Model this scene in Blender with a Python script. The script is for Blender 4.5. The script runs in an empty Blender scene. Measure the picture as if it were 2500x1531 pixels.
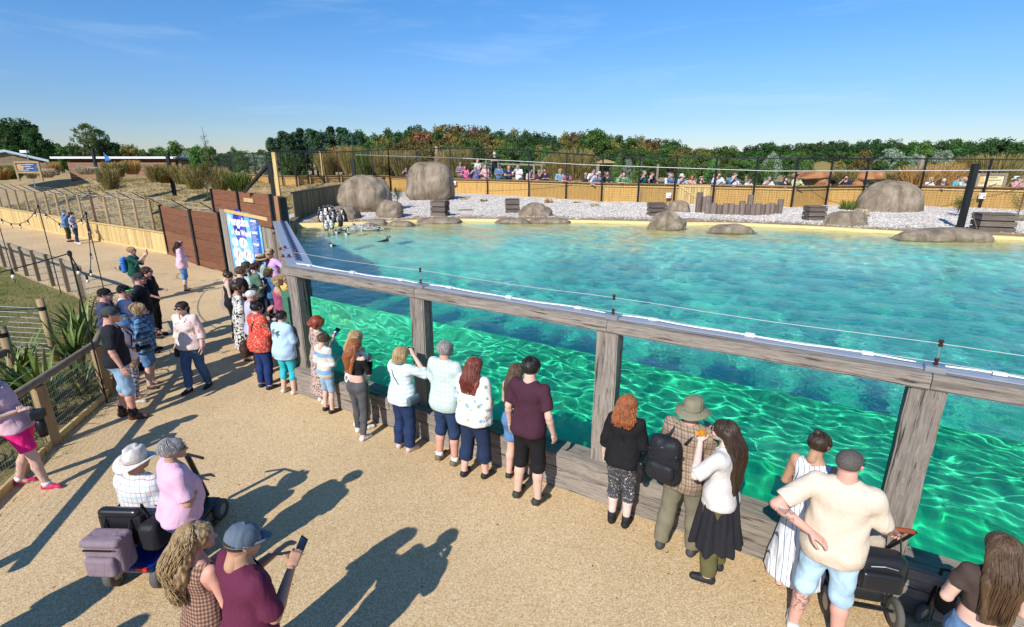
import bpy, bmesh, math, random
import numpy as np
from mathutils import Vector, Matrix, noise
R = math.radians
sc = bpy.context.scene
COL = sc.collection
rng = random.Random(7)
nrg = np.random.RandomState(7)

# ---------------------------------------------------------------- camera, sky, sun, exposure
CAMH, PITCH, FPX = 4.0, 16.6, 1237.0
camd = bpy.data.cameras.new('camera'); cam = bpy.data.objects.new('camera', camd); COL.objects.link(cam)
cam.location = (0, 0, CAMH); cam.rotation_euler = (R(90 - PITCH), 0, 0)
camd.sensor_width = 36; camd.lens = 36 * FPX / 2500; camd.clip_start = .05; camd.clip_end = 4000
sc.camera = cam
SUN_AZ, SUN_EL = 28.0, 37.0          # light travels towards this bearing (clockwise from +Y)
world = bpy.data.worlds.new('World'); sc.world = world; world.use_nodes = True
wn = world.node_tree; bg = wn.nodes['Background']
sky = wn.nodes.new('ShaderNodeTexSky'); sky.sky_type = 'NISHITA'; sky.sun_disc = False
sky.sun_elevation = R(SUN_EL); sky.sun_rotation = R(180 + SUN_AZ)
sky.air_density = 1.0; sky.dust_density = .0; sky.ozone_density = 4.5; sky.altitude = 50
hs = wn.nodes.new('ShaderNodeHueSaturation'); hs.inputs['Saturation'].default_value = 1.22; hs.inputs['Value'].default_value = 1.0
wn.links.new(sky.outputs[0], hs.inputs['Color'])
# clear dry air: the band near the horizon is kept from washing out, the same all the way round
tg = wn.nodes.new('ShaderNodeTexCoord'); sx_ = wn.nodes.new('ShaderNodeSeparateXYZ'); er = wn.nodes.new('ShaderNodeValToRGB'); mul = wn.nodes.new('ShaderNodeMix'); mul.data_type = 'RGBA'; mul.blend_type = 'MULTIPLY'; mul.inputs[0].default_value = 1
wn.links.new(tg.outputs['Generated'], sx_.inputs[0]); wn.links.new(sx_.outputs[2], er.inputs[0])
for i_, (p_, c_) in enumerate([(0, (.46, .45, .54)), (.07, (.52, .53, .62)), (.15, (.67, .67, .76)), (.28, (.72, .79, .85)), (.6, (.9, .95, 1))]):
    e_ = er.color_ramp.elements[i_] if i_ < 2 else er.color_ramp.elements.new(p_); e_.position = p_; e_.color = (*c_, 1)
wn.links.new(hs.outputs[0], mul.inputs[6]); wn.links.new(er.outputs[0], mul.inputs[7])
# thin high cirrus, as direction-space noise
tc = wn.nodes.new('ShaderNodeTexCoord'); mp = wn.nodes.new('ShaderNodeMapping'); mp.inputs['Scale'].default_value = (1.2, 2.2, 9)
mp.inputs['Rotation'].default_value = (R(6), R(4), R(12))
nz = wn.nodes.new('ShaderNodeTexNoise'); nz.inputs['Scale'].default_value = 2.1; nz.inputs['Detail'].default_value = 9; nz.inputs['Roughness'].default_value = .62
nz.inputs['Distortion'].default_value = .6
rp = wn.nodes.new('ShaderNodeValToRGB'); rp.color_ramp.elements[0].position = .54; rp.color_ramp.elements[1].position = .86
rp.color_ramp.elements[1].color = (.22, .22, .22, 1)
mx = wn.nodes.new('ShaderNodeMix'); mx.data_type = 'RGBA'; mx.inputs[7].default_value = (4.6, 5.3, 6.0, 1)
wn.links.new(tc.outputs['Generated'], mp.inputs[0]); wn.links.new(mp.outputs[0], nz.inputs[0]); wn.links.new(nz.outputs[0], rp.inputs[0])
wn.links.new(rp.outputs[0], mx.inputs[0]); wn.links.new(mul.outputs[2], mx.inputs[6]); wn.links.new(mx.outputs[2], bg.inputs[0])
bg.inputs[1].default_value = .15
sund = bpy.data.lights.new('sun', 'SUN'); sun = bpy.data.objects.new('sun', sund); COL.objects.link(sun)
sund.energy = 4.6; sund.angle = R(.53); sund.color = (1.0, .95, .87)
_a, _e = R(SUN_AZ), R(SUN_EL)
SDIR = Vector((math.sin(_a) * math.cos(_e), math.cos(_a) * math.cos(_e), -math.sin(_e)))
sun.rotation_euler = SDIR.to_track_quat('-Z', 'Y').to_euler(); sun.location = (-20, -20, 30)
sund.cycles.is_caustics_light = True
vs = sc.view_settings; vs.view_transform = 'Standard'; vs.look = 'None'; vs.gamma = 1; vs.use_curve_mapping = False; vs.exposure = .28
cy = sc.cycles
cy.use_denoising = True; cy.caustics_refractive = True; cy.caustics_reflective = False
cy.max_bounces = 10; cy.diffuse_bounces = 4; cy.glossy_bounces = 3; cy.transmission_bounces = 8; cy.transparent_max_bounces = 16
cy.sample_clamp_indirect = 6.0

# ---------------------------------------------------------------- geometry of the place
_cp, _sp = math.cos(R(PITCH)), math.sin(R(PITCH))
def G(px, py, z=0.0):
    """where the sight line of a picture point meets the level z"""
    a = (px - 1250) / FPX; b = (765.5 - py) / FPX
    d = (a, _cp + b * _sp, -_sp + b * _cp); t = (z - CAMH) / d[2]
    return d[0] * t, d[1] * t
def ZAT(px, py, Y):
    a = (px - 1250) / FPX; b = (765.5 - py) / FPX
    return CAMH + (-_sp + b * _cp) * Y / (_cp + b * _sp)
def XAT(px, py, Y):
    b = (765.5 - py) / FPX
    return (px - 1250) / FPX * Y / (_cp + b * _sp)
WA = np.array([-2.44, 7.59]); WB = np.array([3.81, 3.73]); WD = (WB - WA) / np.linalg.norm(WB - WA)
WN = np.array([-WD[1], WD[0]]);  WN = WN if WN[1] > 0 else -WN
def W(s, d, z=0.0):
    p = WA + WD * s + WN * d; return (float(p[0]), float(p[1]), z)
WATER_Z, DECK_Z = 1.78, 1.87

# ---------------------------------------------------------------- object helpers
def tag(o, label=None, cat=None, group=None, kind=None):
    if label: o['label'] = label
    if cat: o['category'] = cat
    if group: o['group'] = group
    if kind: o['kind'] = kind
    return o
def empty(name, loc=(0, 0, 0), rz=0.0, label=None, cat=None, group=None):
    o = bpy.data.objects.new(name, None); COL.objects.link(o); o.location = loc; o.rotation_euler = (0, 0, rz)
    o.empty_display_size = .1
    return tag(o, label, cat, group)
class MB:
    """collects shapes, links them as ONE mesh object"""
    def __init__(s): s.v = []; s.f = []; s.m = []; s.n = 0
    def add(s, v, f, mi=0):
        v = np.asarray(v, float).reshape(-1, 3)
        s.v.append(v); b = s.n
        s.f += [tuple(int(i) + b for i in q) for q in f]; s.m += [mi] * len(f); s.n += len(v)
        return s
    def box(s, c, size, rz=0, ry=0, rx=0, mi=0, M=None):
        hx, hy, hz = size[0] / 2, size[1] / 2, size[2] / 2
        v = np.array([(x, y, z) for z in (-hz, hz) for x, y in ((-hx, -hy), (hx, -hy), (hx, hy), (-hx, hy))])
        if rx or ry or rz:
            Q = np.array(Matrix.Rotation(rz, 3, 'Z') @ Matrix.Rotation(ry, 3, 'Y') @ Matrix.Rotation(rx, 3, 'X')); v = v @ Q.T
        v = v + np.array(c)
        return s.add(v, [(3, 2, 1, 0), (4, 5, 6, 7), (0, 1, 5, 4), (1, 2, 6, 5), (2, 3, 7, 6), (3, 0, 4, 7)], mi)
    def bar(s, a, b, w, h, mi=0, up=(0, 0, 1)):
        """rectangular bar from a to b, width w sideways, height h along up"""
        a = Vector(a); b = Vector(b); d = (b - a).normalized(); u = Vector(up)
        if abs(d.dot(u)) > .97: u = Vector((0, 1, 0))
        x = d.cross(u).normalized() * (w / 2); y = x.cross(d).normalized() * (h / 2)
        v = [p + sx * x + sy * y for p in (a, b) for sx, sy in ((-1, -1), (1, -1), (1, 1), (-1, 1))]
        return s.add([tuple(q) for q in v], [(3, 2, 1, 0), (4, 5, 6, 7), (0, 1, 5, 4), (1, 2, 6, 5), (2, 3, 7, 6), (3, 0, 4, 7)], mi)
    def tube(s, pts, r, n=6, mi=0, caps=True):
        pts = [Vector(p) for p in pts]; k = len(pts); rr = r if hasattr(r, '__len__') else [r] * k
        v = []; prev = None
        for i, p in enumerate(pts):
            d = (pts[min(i + 1, k - 1)] - pts[max(i - 1, 0)])
            d = d.normalized() if d.length > 1e-9 else Vector((0, 0, 1))
            if prev is None:
                x = d.orthogonal().normalized()
            else:
                x = (prev - d * prev.dot(d)); x = x.normalized() if x.length > 1e-6 else d.orthogonal().normalized()
            prev = x; y = d.cross(x)
            for j in range(n):
                t = 2 * math.pi * j / n; v.append(tuple(p + (x * math.cos(t) + y * math.sin(t)) * rr[i]))
        f = [(i * n + j, i * n + (j + 1) % n, (i + 1) * n + (j + 1) % n, (i + 1) * n + j) for i in range(k - 1) for j in range(n)]
        if caps: f += [tuple(range(n - 1, -1, -1)), tuple((k - 1) * n + j for j in range(n))]
        return s.add(v, f, mi)
    def lathe(s, prof, n=24, c=(0, 0, 0), sx=1, sy=1, mi=0, M=None):
        v = [(r * math.cos(2 * math.pi * j / n) * sx, r * math.sin(2 * math.pi * j / n) * sy, z) for r, z in prof for j in range(n)]
        k = len(prof)
        v = np.array(v)
        if M is not None: v = v @ np.array(M.to_3x3()).T
        v = v + np.array(c)
        f = [(i * n + j, i * n + (j + 1) % n, (i + 1) * n + (j + 1) % n, (i + 1) * n + j) for i in range(k - 1) for j in range(n)]
        return s.add(v, f, mi)
    def mesh(s, name, mats, smooth=False):
        me = bpy.data.meshes.new(name)
        V = np.concatenate(s.v) if s.v else np.zeros((0, 3))
        me.from_pydata(V.tolist(), [], s.f)
        for m in (mats if isinstance(mats, (list, tuple)) else [mats]): me.materials.append(m)
        if any(s.m): me.polygons.foreach_set('material_index', s.m)
        if smooth: me.polygons.foreach_set('use_smooth', [True] * len(me.polygons))
        me.update(); return me
    def build(s, name, mats, parent=None, smooth=False, loc=None, rz=None):
        return link(name, s.mesh(name, mats, smooth), parent, loc, rz)
def link(name, me, parent=None, loc=None, rz=None):
    o = bpy.data.objects.new(name, me); COL.objects.link(o)
    if parent: o.parent = parent
    if loc is not None: o.location = loc
    if rz is not None: o.rotation_euler = (0, 0, rz)
    return o
def npmesh(name, V, Q, mats, smooth=True):
    me = bpy.data.meshes.new(name); V = np.asarray(V, np.float32); Q = np.asarray(Q, np.int32)
    me.vertices.add(len(V)); me.vertices.foreach_set('co', V.ravel())
    k = Q.shape[1] if len(Q) else 4
    me.loops.add(Q.size); me.loops.foreach_set('vertex_index', Q.ravel())
    me.polygons.add(len(Q)); me.polygons.foreach_set('loop_start', np.arange(0, Q.size, k, dtype=np.int32))
    me.polygons.foreach_set('loop_total', np.full(len(Q), k, np.int32))
    me.polygons.foreach_set('use_smooth', np.full(len(Q), smooth))
    for m in (mats if isinstance(mats, (list, tuple)) else [mats]): me.materials.append(m)
    me.update(calc_edges=True); me.validate(); return me
def copy_tree(o, parent=None):
    c = o.copy(); COL.objects.link(c); c.parent = parent
    for ch in list(o.children): copy_tree(ch, c)
    return c
def poly(name, pts, z, mat, kind='structure', parent=None):
    bm = bmesh.new(); f = bm.faces.new([bm.verts.new((p[0], p[1], z)) for p in pts])
    if f.normal.z < 0: bmesh.ops.reverse_faces(bm, faces=[f])
    bm.normal_update()
    if f.normal.z < 0: bmesh.ops.reverse_faces(bm, faces=[f])
    bmesh.ops.triangulate(bm, faces=bm.faces[:])
    me = bpy.data.meshes.new(name); bm.to_mesh(me); bm.free(); me.materials.append(mat)
    o = link(name, me, parent)
    if kind: o['kind'] = kind
    return o

# ---------------------------------------------------------------- materials
class NT:
    def __init__(s, name, rough=.7, spec=.3):
        s.m = bpy.data.materials.new(name); s.m.use_nodes = True; s.t = s.m.node_tree
        s.b = s.t.nodes['Principled BSDF']; s.b.inputs['Roughness'].default_value = rough; s.b.inputs['Specular IOR Level'].default_value = spec
    def n(s, kind, **kw):
        q = s.t.nodes.new('ShaderNode' + kind)
        for k, v in kw.items():
            if k.startswith('i_'): q.inputs[k[2:].replace('_', ' ')].default_value = v
            else: setattr(q, k, v)
        return q
    def l(s, a, b): s.t.links.new(a, b)
    def coord(s, which='Object', scale=(1, 1, 1), rot=(0, 0, 0)):
        c = s.n('TexCoord'); m = s.n('Mapping'); m.inputs['Scale'].default_value = scale; m.inputs['Rotation'].default_value = rot
        s.l(c.outputs[which], m.inputs[0]); return m.outputs[0]
    def geo(s, scale=(1, 1, 1)):
        c = s.n('NewGeometry'); m = s.n('Mapping'); m.inputs['Scale'].default_value = scale
        s.l(c.outputs['Position'], m.inputs[0]); return m.outputs[0]
    def noise(s, vec, scale, detail=4, rough=.55, dist=0):
        q = s.n('TexNoise'); q.inputs['Scale'].default_value = scale; q.inputs['Detail'].default_value = detail
        q.inputs['Roughness'].default_value = rough; q.inputs['Distortion'].default_value = dist
        if vec is not None: s.l(vec, q.inputs[0])
        return q.outputs[0]
    def vor(s, vec, scale, feature='F1', out='Distance', rnd=1.0):
        q = s.n('TexVoronoi'); q.feature = feature; q.inputs['Scale'].default_value = scale; q.inputs['Randomness'].default_value = rnd
        if vec is not None: s.l(vec, q.inputs[0])
        return q.outputs[out]
    def ramp(s, fac, stops, interp='LINEAR'):
        q = s.n('ValToRGB'); q.color_ramp.interpolation = interp; e = q.color_ramp.elements
        while len(e) < len(stops): e.new(.5)
        for i, (p, c) in enumerate(stops):
            e[i].position = p; e[i].color = (*c, 1) if hasattr(c, '__len__') else (c, c, c, 1)
        s.l(fac, q.inputs[0]); return q.outputs[0]
    def mix(s, fac, a, b, mode='MIX'):
        q = s.n('Mix'); q.data_type = 'RGBA'; q.blend_type = mode
        for sock, v in ((0, fac), (6, a), (7, b)):
            if hasattr(v, 'is_linked') or hasattr(v, 'links'): s.l(v, q.inputs[sock])
            elif sock == 0: q.inputs[0].default_value = v
            else: q.inputs[sock].default_value = (*v, 1)
        return q.outputs[2]
    def math(s, op, a, b=0.0, c=None):
        q = s.n('Math'); q.operation = op
        for i, v in enumerate((a, b) if c is None else (a, b, c)):
            if hasattr(v, 'links'): s.l(v, q.inputs[i])
            else: q.inputs[i].default_value = v
        return q.outputs[0]
    def sep(s, vec):
        q = s.n('SeparateXYZ'); s.l(vec, q.inputs[0]); return q.outputs
    def color(s, c):
        if hasattr(c, 'links'): s.l(c, s.b.inputs['Base Color'])
        else: s.b.inputs['Base Color'].default_value = (*c, 1)
        return s
    def bump(s, h, strength=.3, dist=.02):
        q = s.n('Bump'); q.inputs['Strength'].default_value = strength; q.inputs['Distance'].default_value = dist
        s.l(h, q.inputs['Height']); s.l(q.outputs[0], s.b.inputs['Normal']); return s
    def objrand(s):
        return s.n('ObjectInfo').outputs['Random']
_mc = {}
def plain(name, c, rough=.6, spec=.3, metal=0):
    k = (name, c, rough)
    if k not in _mc:
        t = NT(name, rough, spec); t.color(c); t.b.inputs['Metallic'].default_value = metal; _mc[k] = t.m
    return _mc[k]
def wood_mat(name, dark, light, axis='Z', rough=.75, knots=True, grainscale=1.0, rand=.25, crack=False):
    """timber: long grain along the axis, with tone differences from piece to piece"""
    t = NT(name, rough, .25)
    st = {'X': (1.2, 14, 14), 'Y': (14, 1.2, 14), 'Z': (14, 14, 1.2)}[axis]
    v = t.coord('Object', tuple(q * grainscale for q in st))
    r = t.objrand()
    off = t.n('VectorMath', operation='ADD'); cmb = t.n('CombineXYZ'); m10 = t.math('MULTIPLY', r, 37.0)
    for i in range(3): t.l(m10, cmb.inputs[i])
    t.l(v, off.inputs[0]); t.l(cmb.outputs[0], off.inputs[1]); v = off.outputs[0]
    g = t.noise(v, 2.2, 6, .65, .8)
    c = t.ramp(g, [(.28, dark), (.72, light)])
    if knots:
        k = t.noise(v, .55, 2, .5); c = t.mix(t.ramp(k, [(.62, 0), (.75, .55)]), c, tuple(q * .45 for q in dark))
    lo = t.ramp(r, [(0, (1 - rand,) * 3), (1, (1 + rand * .55,) * 3)])
    c = t.mix(1.0, c, lo, 'MULTIPLY')
    h = g
    if crack:
        vc = t.coord('Object', {'X': (.9, 22, 22), 'Y': (22, .9, 22), 'Z': (22, 22, .9)}[axis])
        ck = t.noise(vc, 1.6, 5, .7, .5); cr = t.ramp(ck, [(.36, 0), (.43, 1)])
        c = t.mix(cr, tuple(q * .28 for q in dark), c); h = t.mix(.5, g, cr)
    t.color(c).bump(h, .5, .006)
    return t.m
# ---------------------------------------------------------------- site materials
def m_path():
    t = NT('resin_bound_gravel', .85, .2); p = t.geo()
    cell = t.n('TexVoronoi'); cell.inputs['Scale'].default_value = 105; t.l(p, cell.inputs[0])
    sp = t.sep(cell.outputs['Color'])
    c = t.ramp(sp[0], [(0, (.34, .22, .11)), (.15, (.49, .335, .165)), (.5, (.60, .425, .225)), (.8, (.66, .49, .28)), (1, (.76, .62, .42))])
    big = t.noise(p, .35, 5, .6); c = t.mix(1, c, t.ramp(big, [(.3, (.86, .85, .83)), (.7, (1.1, 1.1, 1.1))]), 'MULTIPLY')
    st = t.noise(p, 2.3, 5, .7); c = t.mix(t.ramp(st, [(.66, 0), (.80, .4)]), c, (.24, .16, .09))
    c2 = t.vor(t.geo((1.3, .8, 1)), .42, 'DISTANCE_TO_EDGE'); nn = t.noise(p, 1.7, 4)
    cr = t.math('ADD', c2, t.math('MULTIPLY', nn, .02))
    c = t.mix(t.ramp(cr, [(.010, .0), (.0135, 0)]), c, (.3, .2, .1))
    t.color(c); t.bump(cell.outputs['Distance'], .35, .004); return t.m
def m_lawn():
    t = NT('dry_lawn', .9, .1); p = t.geo()
    a = t.noise(p, .45, 6, .62); b = t.noise(p, 26, 4, .7)
    c = t.ramp(a, [(.3, (.13, .135, .045)), (.45, (.24, .20, .08)), (.58, (.34, .255, .12)), (.75, (.38, .26, .14))])
    c = t.mix(1, c, t.ramp(b, [(.25, (.5,) * 3), (.75, (1.3,) * 3)]), 'MULTIPLY')
    t.color(c); t.bump(b, .8, .05); return t.m
def m_mound():
    t = NT('parched_grass', .95, .1); p = t.geo()
    a = t.noise(p, .16, 6, .65, .5); b = t.noise(p, 5, 6, .7); e = t.noise(p, 1.1, 5, .7)
    c = t.ramp(a, [(.3, (.28, .21, .095)), (.45, (.42, .30, .15)), (.6, (.48, .34, .18)), (.75, (.37, .26, .15))])
    c = t.mix(t.ramp(e, [(.5, 0), (.7, .65)]), c, (.15, .145, .05))
    c = t.mix(1, c, t.ramp(b, [(.25, (.62,) * 3), (.75, (1.25,) * 3)]), 'MULTIPLY')
    t.color(c); t.bump(b, .9, .12); return t.m
def m_bank():
    t = NT('white_gravel', .9, .15); p = t.geo()
    cell = t.n('TexVoronoi'); cell.inputs['Scale'].default_value = 17; t.l(p, cell.inputs[0]); s3 = t.sep(cell.outputs['Color'])
    white = t.ramp(s3[0], [(0, (.36, .31, .26)), (.3, (.55, .49, .42)), (1, (.72, .67, .60))])
    fine = t.noise(p, 40, 3, .8); tan = t.ramp(fine, [(.3, (.22, .14, .075)), (.7, (.46, .33, .20))])
    at = t.n('Attribute'); at.attribute_name = 'shore'
    nn = t.noise(p, 2.2, 6, .75); f = t.math('ADD', at.outputs['Fac'], t.math('MULTIPLY', t.math('SUBTRACT', nn, .5), 1.5))
    c = t.mix(t.ramp(f, [(.40, 0), (.60, 1)]), tan, white)
    t.color(c); t.bump(cell.outputs['Distance'], .9, .03); return t.m
def m_floor():
    """painted pool basin: pale sea green below, yellow at the shallow far side"""
    t = NT('pool_basin_water_tint', .6, .2); p = t.geo()
    at = t.n('Attribute'); at.attribute_name = 'shore'; nn = t.noise(p, .5, 5, .6, .5)
    f = t.math('ADD', at.outputs['Fac'], t.math('MULTIPLY', t.math('SUBTRACT', nn, .5), 1.5))
    c = t.ramp(f, [(.0, (.92, .74, .28)), (.12, (.86, .80, .34)), (.27, (.60, .88, .48)), (.42, (.38, .92, .64)), (.74, (.22, .90, .60)), (1, (.13, .84, .52))])  # greens by depth stand in for light absorbed by the water
    b = t.noise(p, 1.1, 4, .6); c = t.mix(1, c, t.ramp(b, [(.3, (.80,) * 3), (.7, (1.1,) * 3)]), 'MULTIPLY')
    t.color(c); return t.m
def m_water(tint=(.95, 1, .985), rip=True):
    m = bpy.data.materials.new('clear_water'); m.use_nodes = True; t = m.node_tree; t.nodes.clear()
    g = t.nodes.new('ShaderNodeBsdfGlass'); g.inputs['Roughness'].default_value = 0; g.inputs['IOR'].default_value = 1.33
    g.inputs['Color'].default_value = (*tint, 1)
    o = t.nodes.new('ShaderNodeOutputMaterial'); t.links.new(g.outputs[0], o.inputs[0])
    if rip:
        ge = t.nodes.new('ShaderNodeNewGeometry'); nz_ = t.nodes.new('ShaderNodeTexNoise'); nz_.inputs['Scale'].default_value = 9; nz_.inputs['Detail'].default_value = 4; nz_.inputs['Distortion'].default_value = .8; bu = t.nodes.new('ShaderNodeBump'); bu.inputs['Strength'].default_value = .40; bu.inputs['Distance'].default_value = .03
        t.links.new(ge.outputs['Position'], nz_.inputs[0]); t.links.new(nz_.outputs[0], bu.inputs['Height']); t.links.new(bu.outputs[0], g.inputs['Normal'])
    return m
def m_rock():
    t = NT('sculpted_rock', .85, .15); p = t.coord('Object')
    a = t.noise(p, .9, 7, .62, .6); b = t.noise(t.coord('Object', (1, 1, .25)), 2.6, 6, .7, .4); f = t.noise(p, 30, 4, .7)
    c = t.ramp(a, [(.28, (.15, .115, .085)), (.45, (.30, .235, .165)), (.6, (.41, .33, .235)), (.78, (.33, .30, .26))])
    c = t.mix(t.ramp(b, [(.35, .75), (.55, 0)]), c, (.12, .085, .06))
    c = t.mix(1, c, t.ramp(f, [(.2, (.8,) * 3), (.8, (1.12,) * 3)]), 'MULTIPLY')
    ck = t.vor(t.coord('Object', (1, 1, 1.6)), .55, 'DISTANCE_TO_EDGE')
    dr = t.noise(t.coord('Object', (5, 5, .7)), 1.4, 4, .6); c = t.mix(t.ramp(dr, [(.68, 0), (.74, .45)]), c, (.62, .60, .55))
    t.color(c); t.bump(t.mix(.35, a, f), .9, .10); return t.m
M_PATH, M_LAWN, M_MOUND, M_BANK, M_FLOOR, M_WATER, M_ROCK = m_path(), m_lawn(), m_mound(), m_bank(), m_floor(), m_water(), m_rock()
M_WFRONT = m_water((.34, .96, .73), False)      # thick tinted acrylic with water behind
M_GREYWOOD = wood_mat('weathered_concrete_timber', (.15, .125, .105), (.36, .315, .265), 'X', crack=True, rand=.16, grainscale=1.7)
M_GREYPOST = wood_mat('weathered_timber_upright', (.15, .125, .105), (.36, .315, .265), 'Z', crack=True, rand=.16, grainscale=1.7)
M_BOARDGREY = wood_mat('grey_weathered_board', (.17, .145, .12), (.37, .32, .26), 'Z', rand=.3)
M_PALE = wood_mat('new_pine_board', (.50, .33, .12), (.72, .54, .26), 'Z', rand=.28)
M_PALEX = wood_mat('new_pine_rail', (.50, .34, .13), (.70, .52, .26), 'X', rand=.2)
M_GOLD = wood_mat('golden_pine_board', (.42, .23, .06), (.66, .42, .14), 'Z', rand=.25)
M_GREENWOOD = wood_mat('treated_green_board', (.16, .125, .055), (.30, .255, .13), 'Z', rand=.35)
M_BROWN = wood_mat('brown_stained_plank', (.13, .050, .025), (.26, .115, .062), 'X', rand=.22)
M_POSTW = wood_mat('pine_post', (.28, .18, .085), (.50, .36, .19), 'Z', rand=.2)
M_RAILW = wood_mat('round_rail_wood', (.16, .11, .065), (.36, .28, .19), 'Y', rand=.15)
M_OLDPOST = wood_mat('old_post', (.13, .095, .06), (.30, .23, .15), 'Z', rand=.25)
M_OLDRAIL = wood_mat('old_rail', (.20, .16, .12), (.40, .34, .26), 'X', rand=.2)
M_CRATE = wood_mat('dark_crate_wood', (.08, .062, .05), (.21, .17, .135), 'X', rand=.25)
M_STUMP = wood_mat('dark_stump_wood', (.12, .085, .07), (.28, .22, .18), 'Z', rand=.25)
M_BLACK = plain('black_powder_coat', (.012, .012, .014), .45, .4)
M_BLACKP = wood_mat('black_square_post_wood', (.010, .012, .012), (.030, .033, .032), 'Z', rough=.6, knots=False)
M_STEEL = plain('galvanised_steel', (.42, .45, .48), .4, .5, .7)
M_WIRE = plain('steel_wire', (.55, .56, .55), .45, .5, .3)
M_PLATE = plain('brushed_capping_metal', (.34, .38, .45), .5, .5, .3)
M_WHITE = plain('white_paint', (.78, .78, .76), .5)
M_YEL = plain('yellow_pool_paint', (.66, .50, .22), .65)
M_WIREB = plain('black_mesh_wire', (.018, .018, .02), .6)

# ---------------------------------------------------------------- terrain
def sstep(a, b, x):
    t = np.clip((x - a) / (b - a), 0, 1); return t * t * (3 - 2 * t)
# the line of walls on the left (pale wall, brown wall, poster wall), going far -> near
WALLLINE = [(-60, 54.5), (-35.2, 35.1), (-29.4, 31.6), (-22.7, 27.4), (-18.7, 24.9), (-15.6, 22.9), (-12.7, 20.3), (-10.6, 18.7)]
PANEL_R = (-7.15, 15.3)                     # near end of the poster wall
CORNER = W(-1.62, .1)                       # where side wall meets the window frame
def wallx_y(x):                             # y of the wall line at x (x < -10.6)
    xs = [p[0] for p in WALLLINE]; ys = [p[1] for p in WALLLINE]; return np.interp(x, xs, ys)
def terrain_z(X, Y):
    yl = np.interp(X, [-400, -60, -35.2, -29.4, -22.7, -18.7, -15.6, -12.7, -10.6, -7.15, 0, 30], [230, 54.5, 35.1, 31.6, 27.4, 24.9, 22.9, 20.3, 18.7, 15.3, 30, 30])
    d = (Y - yl) * .8
    mound = 2.55 * sstep(.3, 15, d) * sstep(-9.0, -12.5, X) + .22 * np.sin(X * .33 + 1) * np.cos(Y * .27) * sstep(2, 9, d)
    mound *= (1 - .55 * sstep(20, 48, d))
    right = 1.60 * sstep(-13.5, -9.5, X) * sstep(22, 24, Y + np.where(X > -9, 0, 3))
    right = right * (1 - .35 * sstep(45, 120, Y))
    z = np.where(X < -11.5, mound - .06, np.maximum(mound * sstep(-9, -11.5, X), right) - .06)
    z = z + np.where(Y < yl - .2, -.25, 0) * (X < -8) - 4 * 0
    far = sstep(60, 300, np.hypot(X, Y)); z = z * (1 - .6 * far)
    return z
def grid_mesh(name, xs, ys, zf, mat, keep=None, attr=None, smooth=True):
    X, Y = np.meshgrid(xs, ys); Z = zf(X, Y); V = np.stack([X, Y, Z], -1).reshape(-1, 3)
    idx = np.arange(X.size).reshape(X.shape)
    Q = np.stack([idx[:-1, :-1], idx[:-1, 1:], idx[1:, 1:], idx[1:, :-1]], -1).reshape(-1, 4)
    if keep is not None:
        C = V[Q].mean(1); Q = Q[keep(C[:, 0], C[:, 1])]
    me = npmesh(name, V, Q, mat, smooth)
    if attr is not None:
        a = me.attributes.new('shore', 'FLOAT', 'POINT'); a.data.foreach_set('value', attr(X, Y).ravel().astype(np.float32))
    return me
xs = np.unique(np.concatenate([np.linspace(-1500, -120, 24), np.linspace(-120, -45, 50), np.linspace(-45, 45, 190), np.linspace(45, 120, 30), np.linspace(120, 1500, 24)]))
ys = np.unique(np.concatenate([np.linspace(-60, 14, 12), np.linspace(14, 75, 150), np.linspace(75, 200, 50), np.linspace(200, 2500, 24)]))
def in_pool_zone(x, y):      # cut a hole for the pool, its deck and the path sheet
    yl = np.interp(x, [-60, -10.6, -7.15, -4, 4, 40], [54.5, 18.7, 15.3, 9, 4, -20])
    return (x > -7.5) & (x < 42) & (y > -30) & (y < 24)
gme = grid_mesh('ground', xs, ys, terrain_z, M_MOUND, keep=lambda x, y: ~in_pool_zone(x, y))
tag(link('ground', gme), kind='structure')
# path: one sheet from the left edge to the window frame
PATHPTS = [W(16, .12)[:2], W(-1.62, .12)[:2], (-7.15, 15.15), (-10.6, 18.6)] + [(x, y - .05) for x, y in WALLLINE[::-1][1:]] + [(-60, 20), (-60, -12), (24, -12)]
poly('path', PATHPTS, 0.0, M_PATH)
LAWN = [(-5.7, 3.4), (-6.28, 5.2), (-6.72, 6.55), (-7.15, 8.25), (-9.6, 11.6), (-12.45, 14.35), (-14.6, 15.95), (-17.1, 17.6), (-18.8, 18.8), (-26, 23.8), (-45, 36), (-59.5, 44), (-59.5, -11), (-5.5, -11)]
def inside(px, py, P):
    r = np.zeros(px.shape, bool); n = len(P)
    for i in range(n):
        x1, y1 = P[i]; x2, y2 = P[(i + 1) % n]
        c = ((y1 > py) != (y2 > py)) & (px < (x2 - x1) * (py - y1) / (y2 - y1 + 1e-12) + x1); r ^= c
    return r
poly('lawn', LAWN, .012, M_LAWN)
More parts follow.
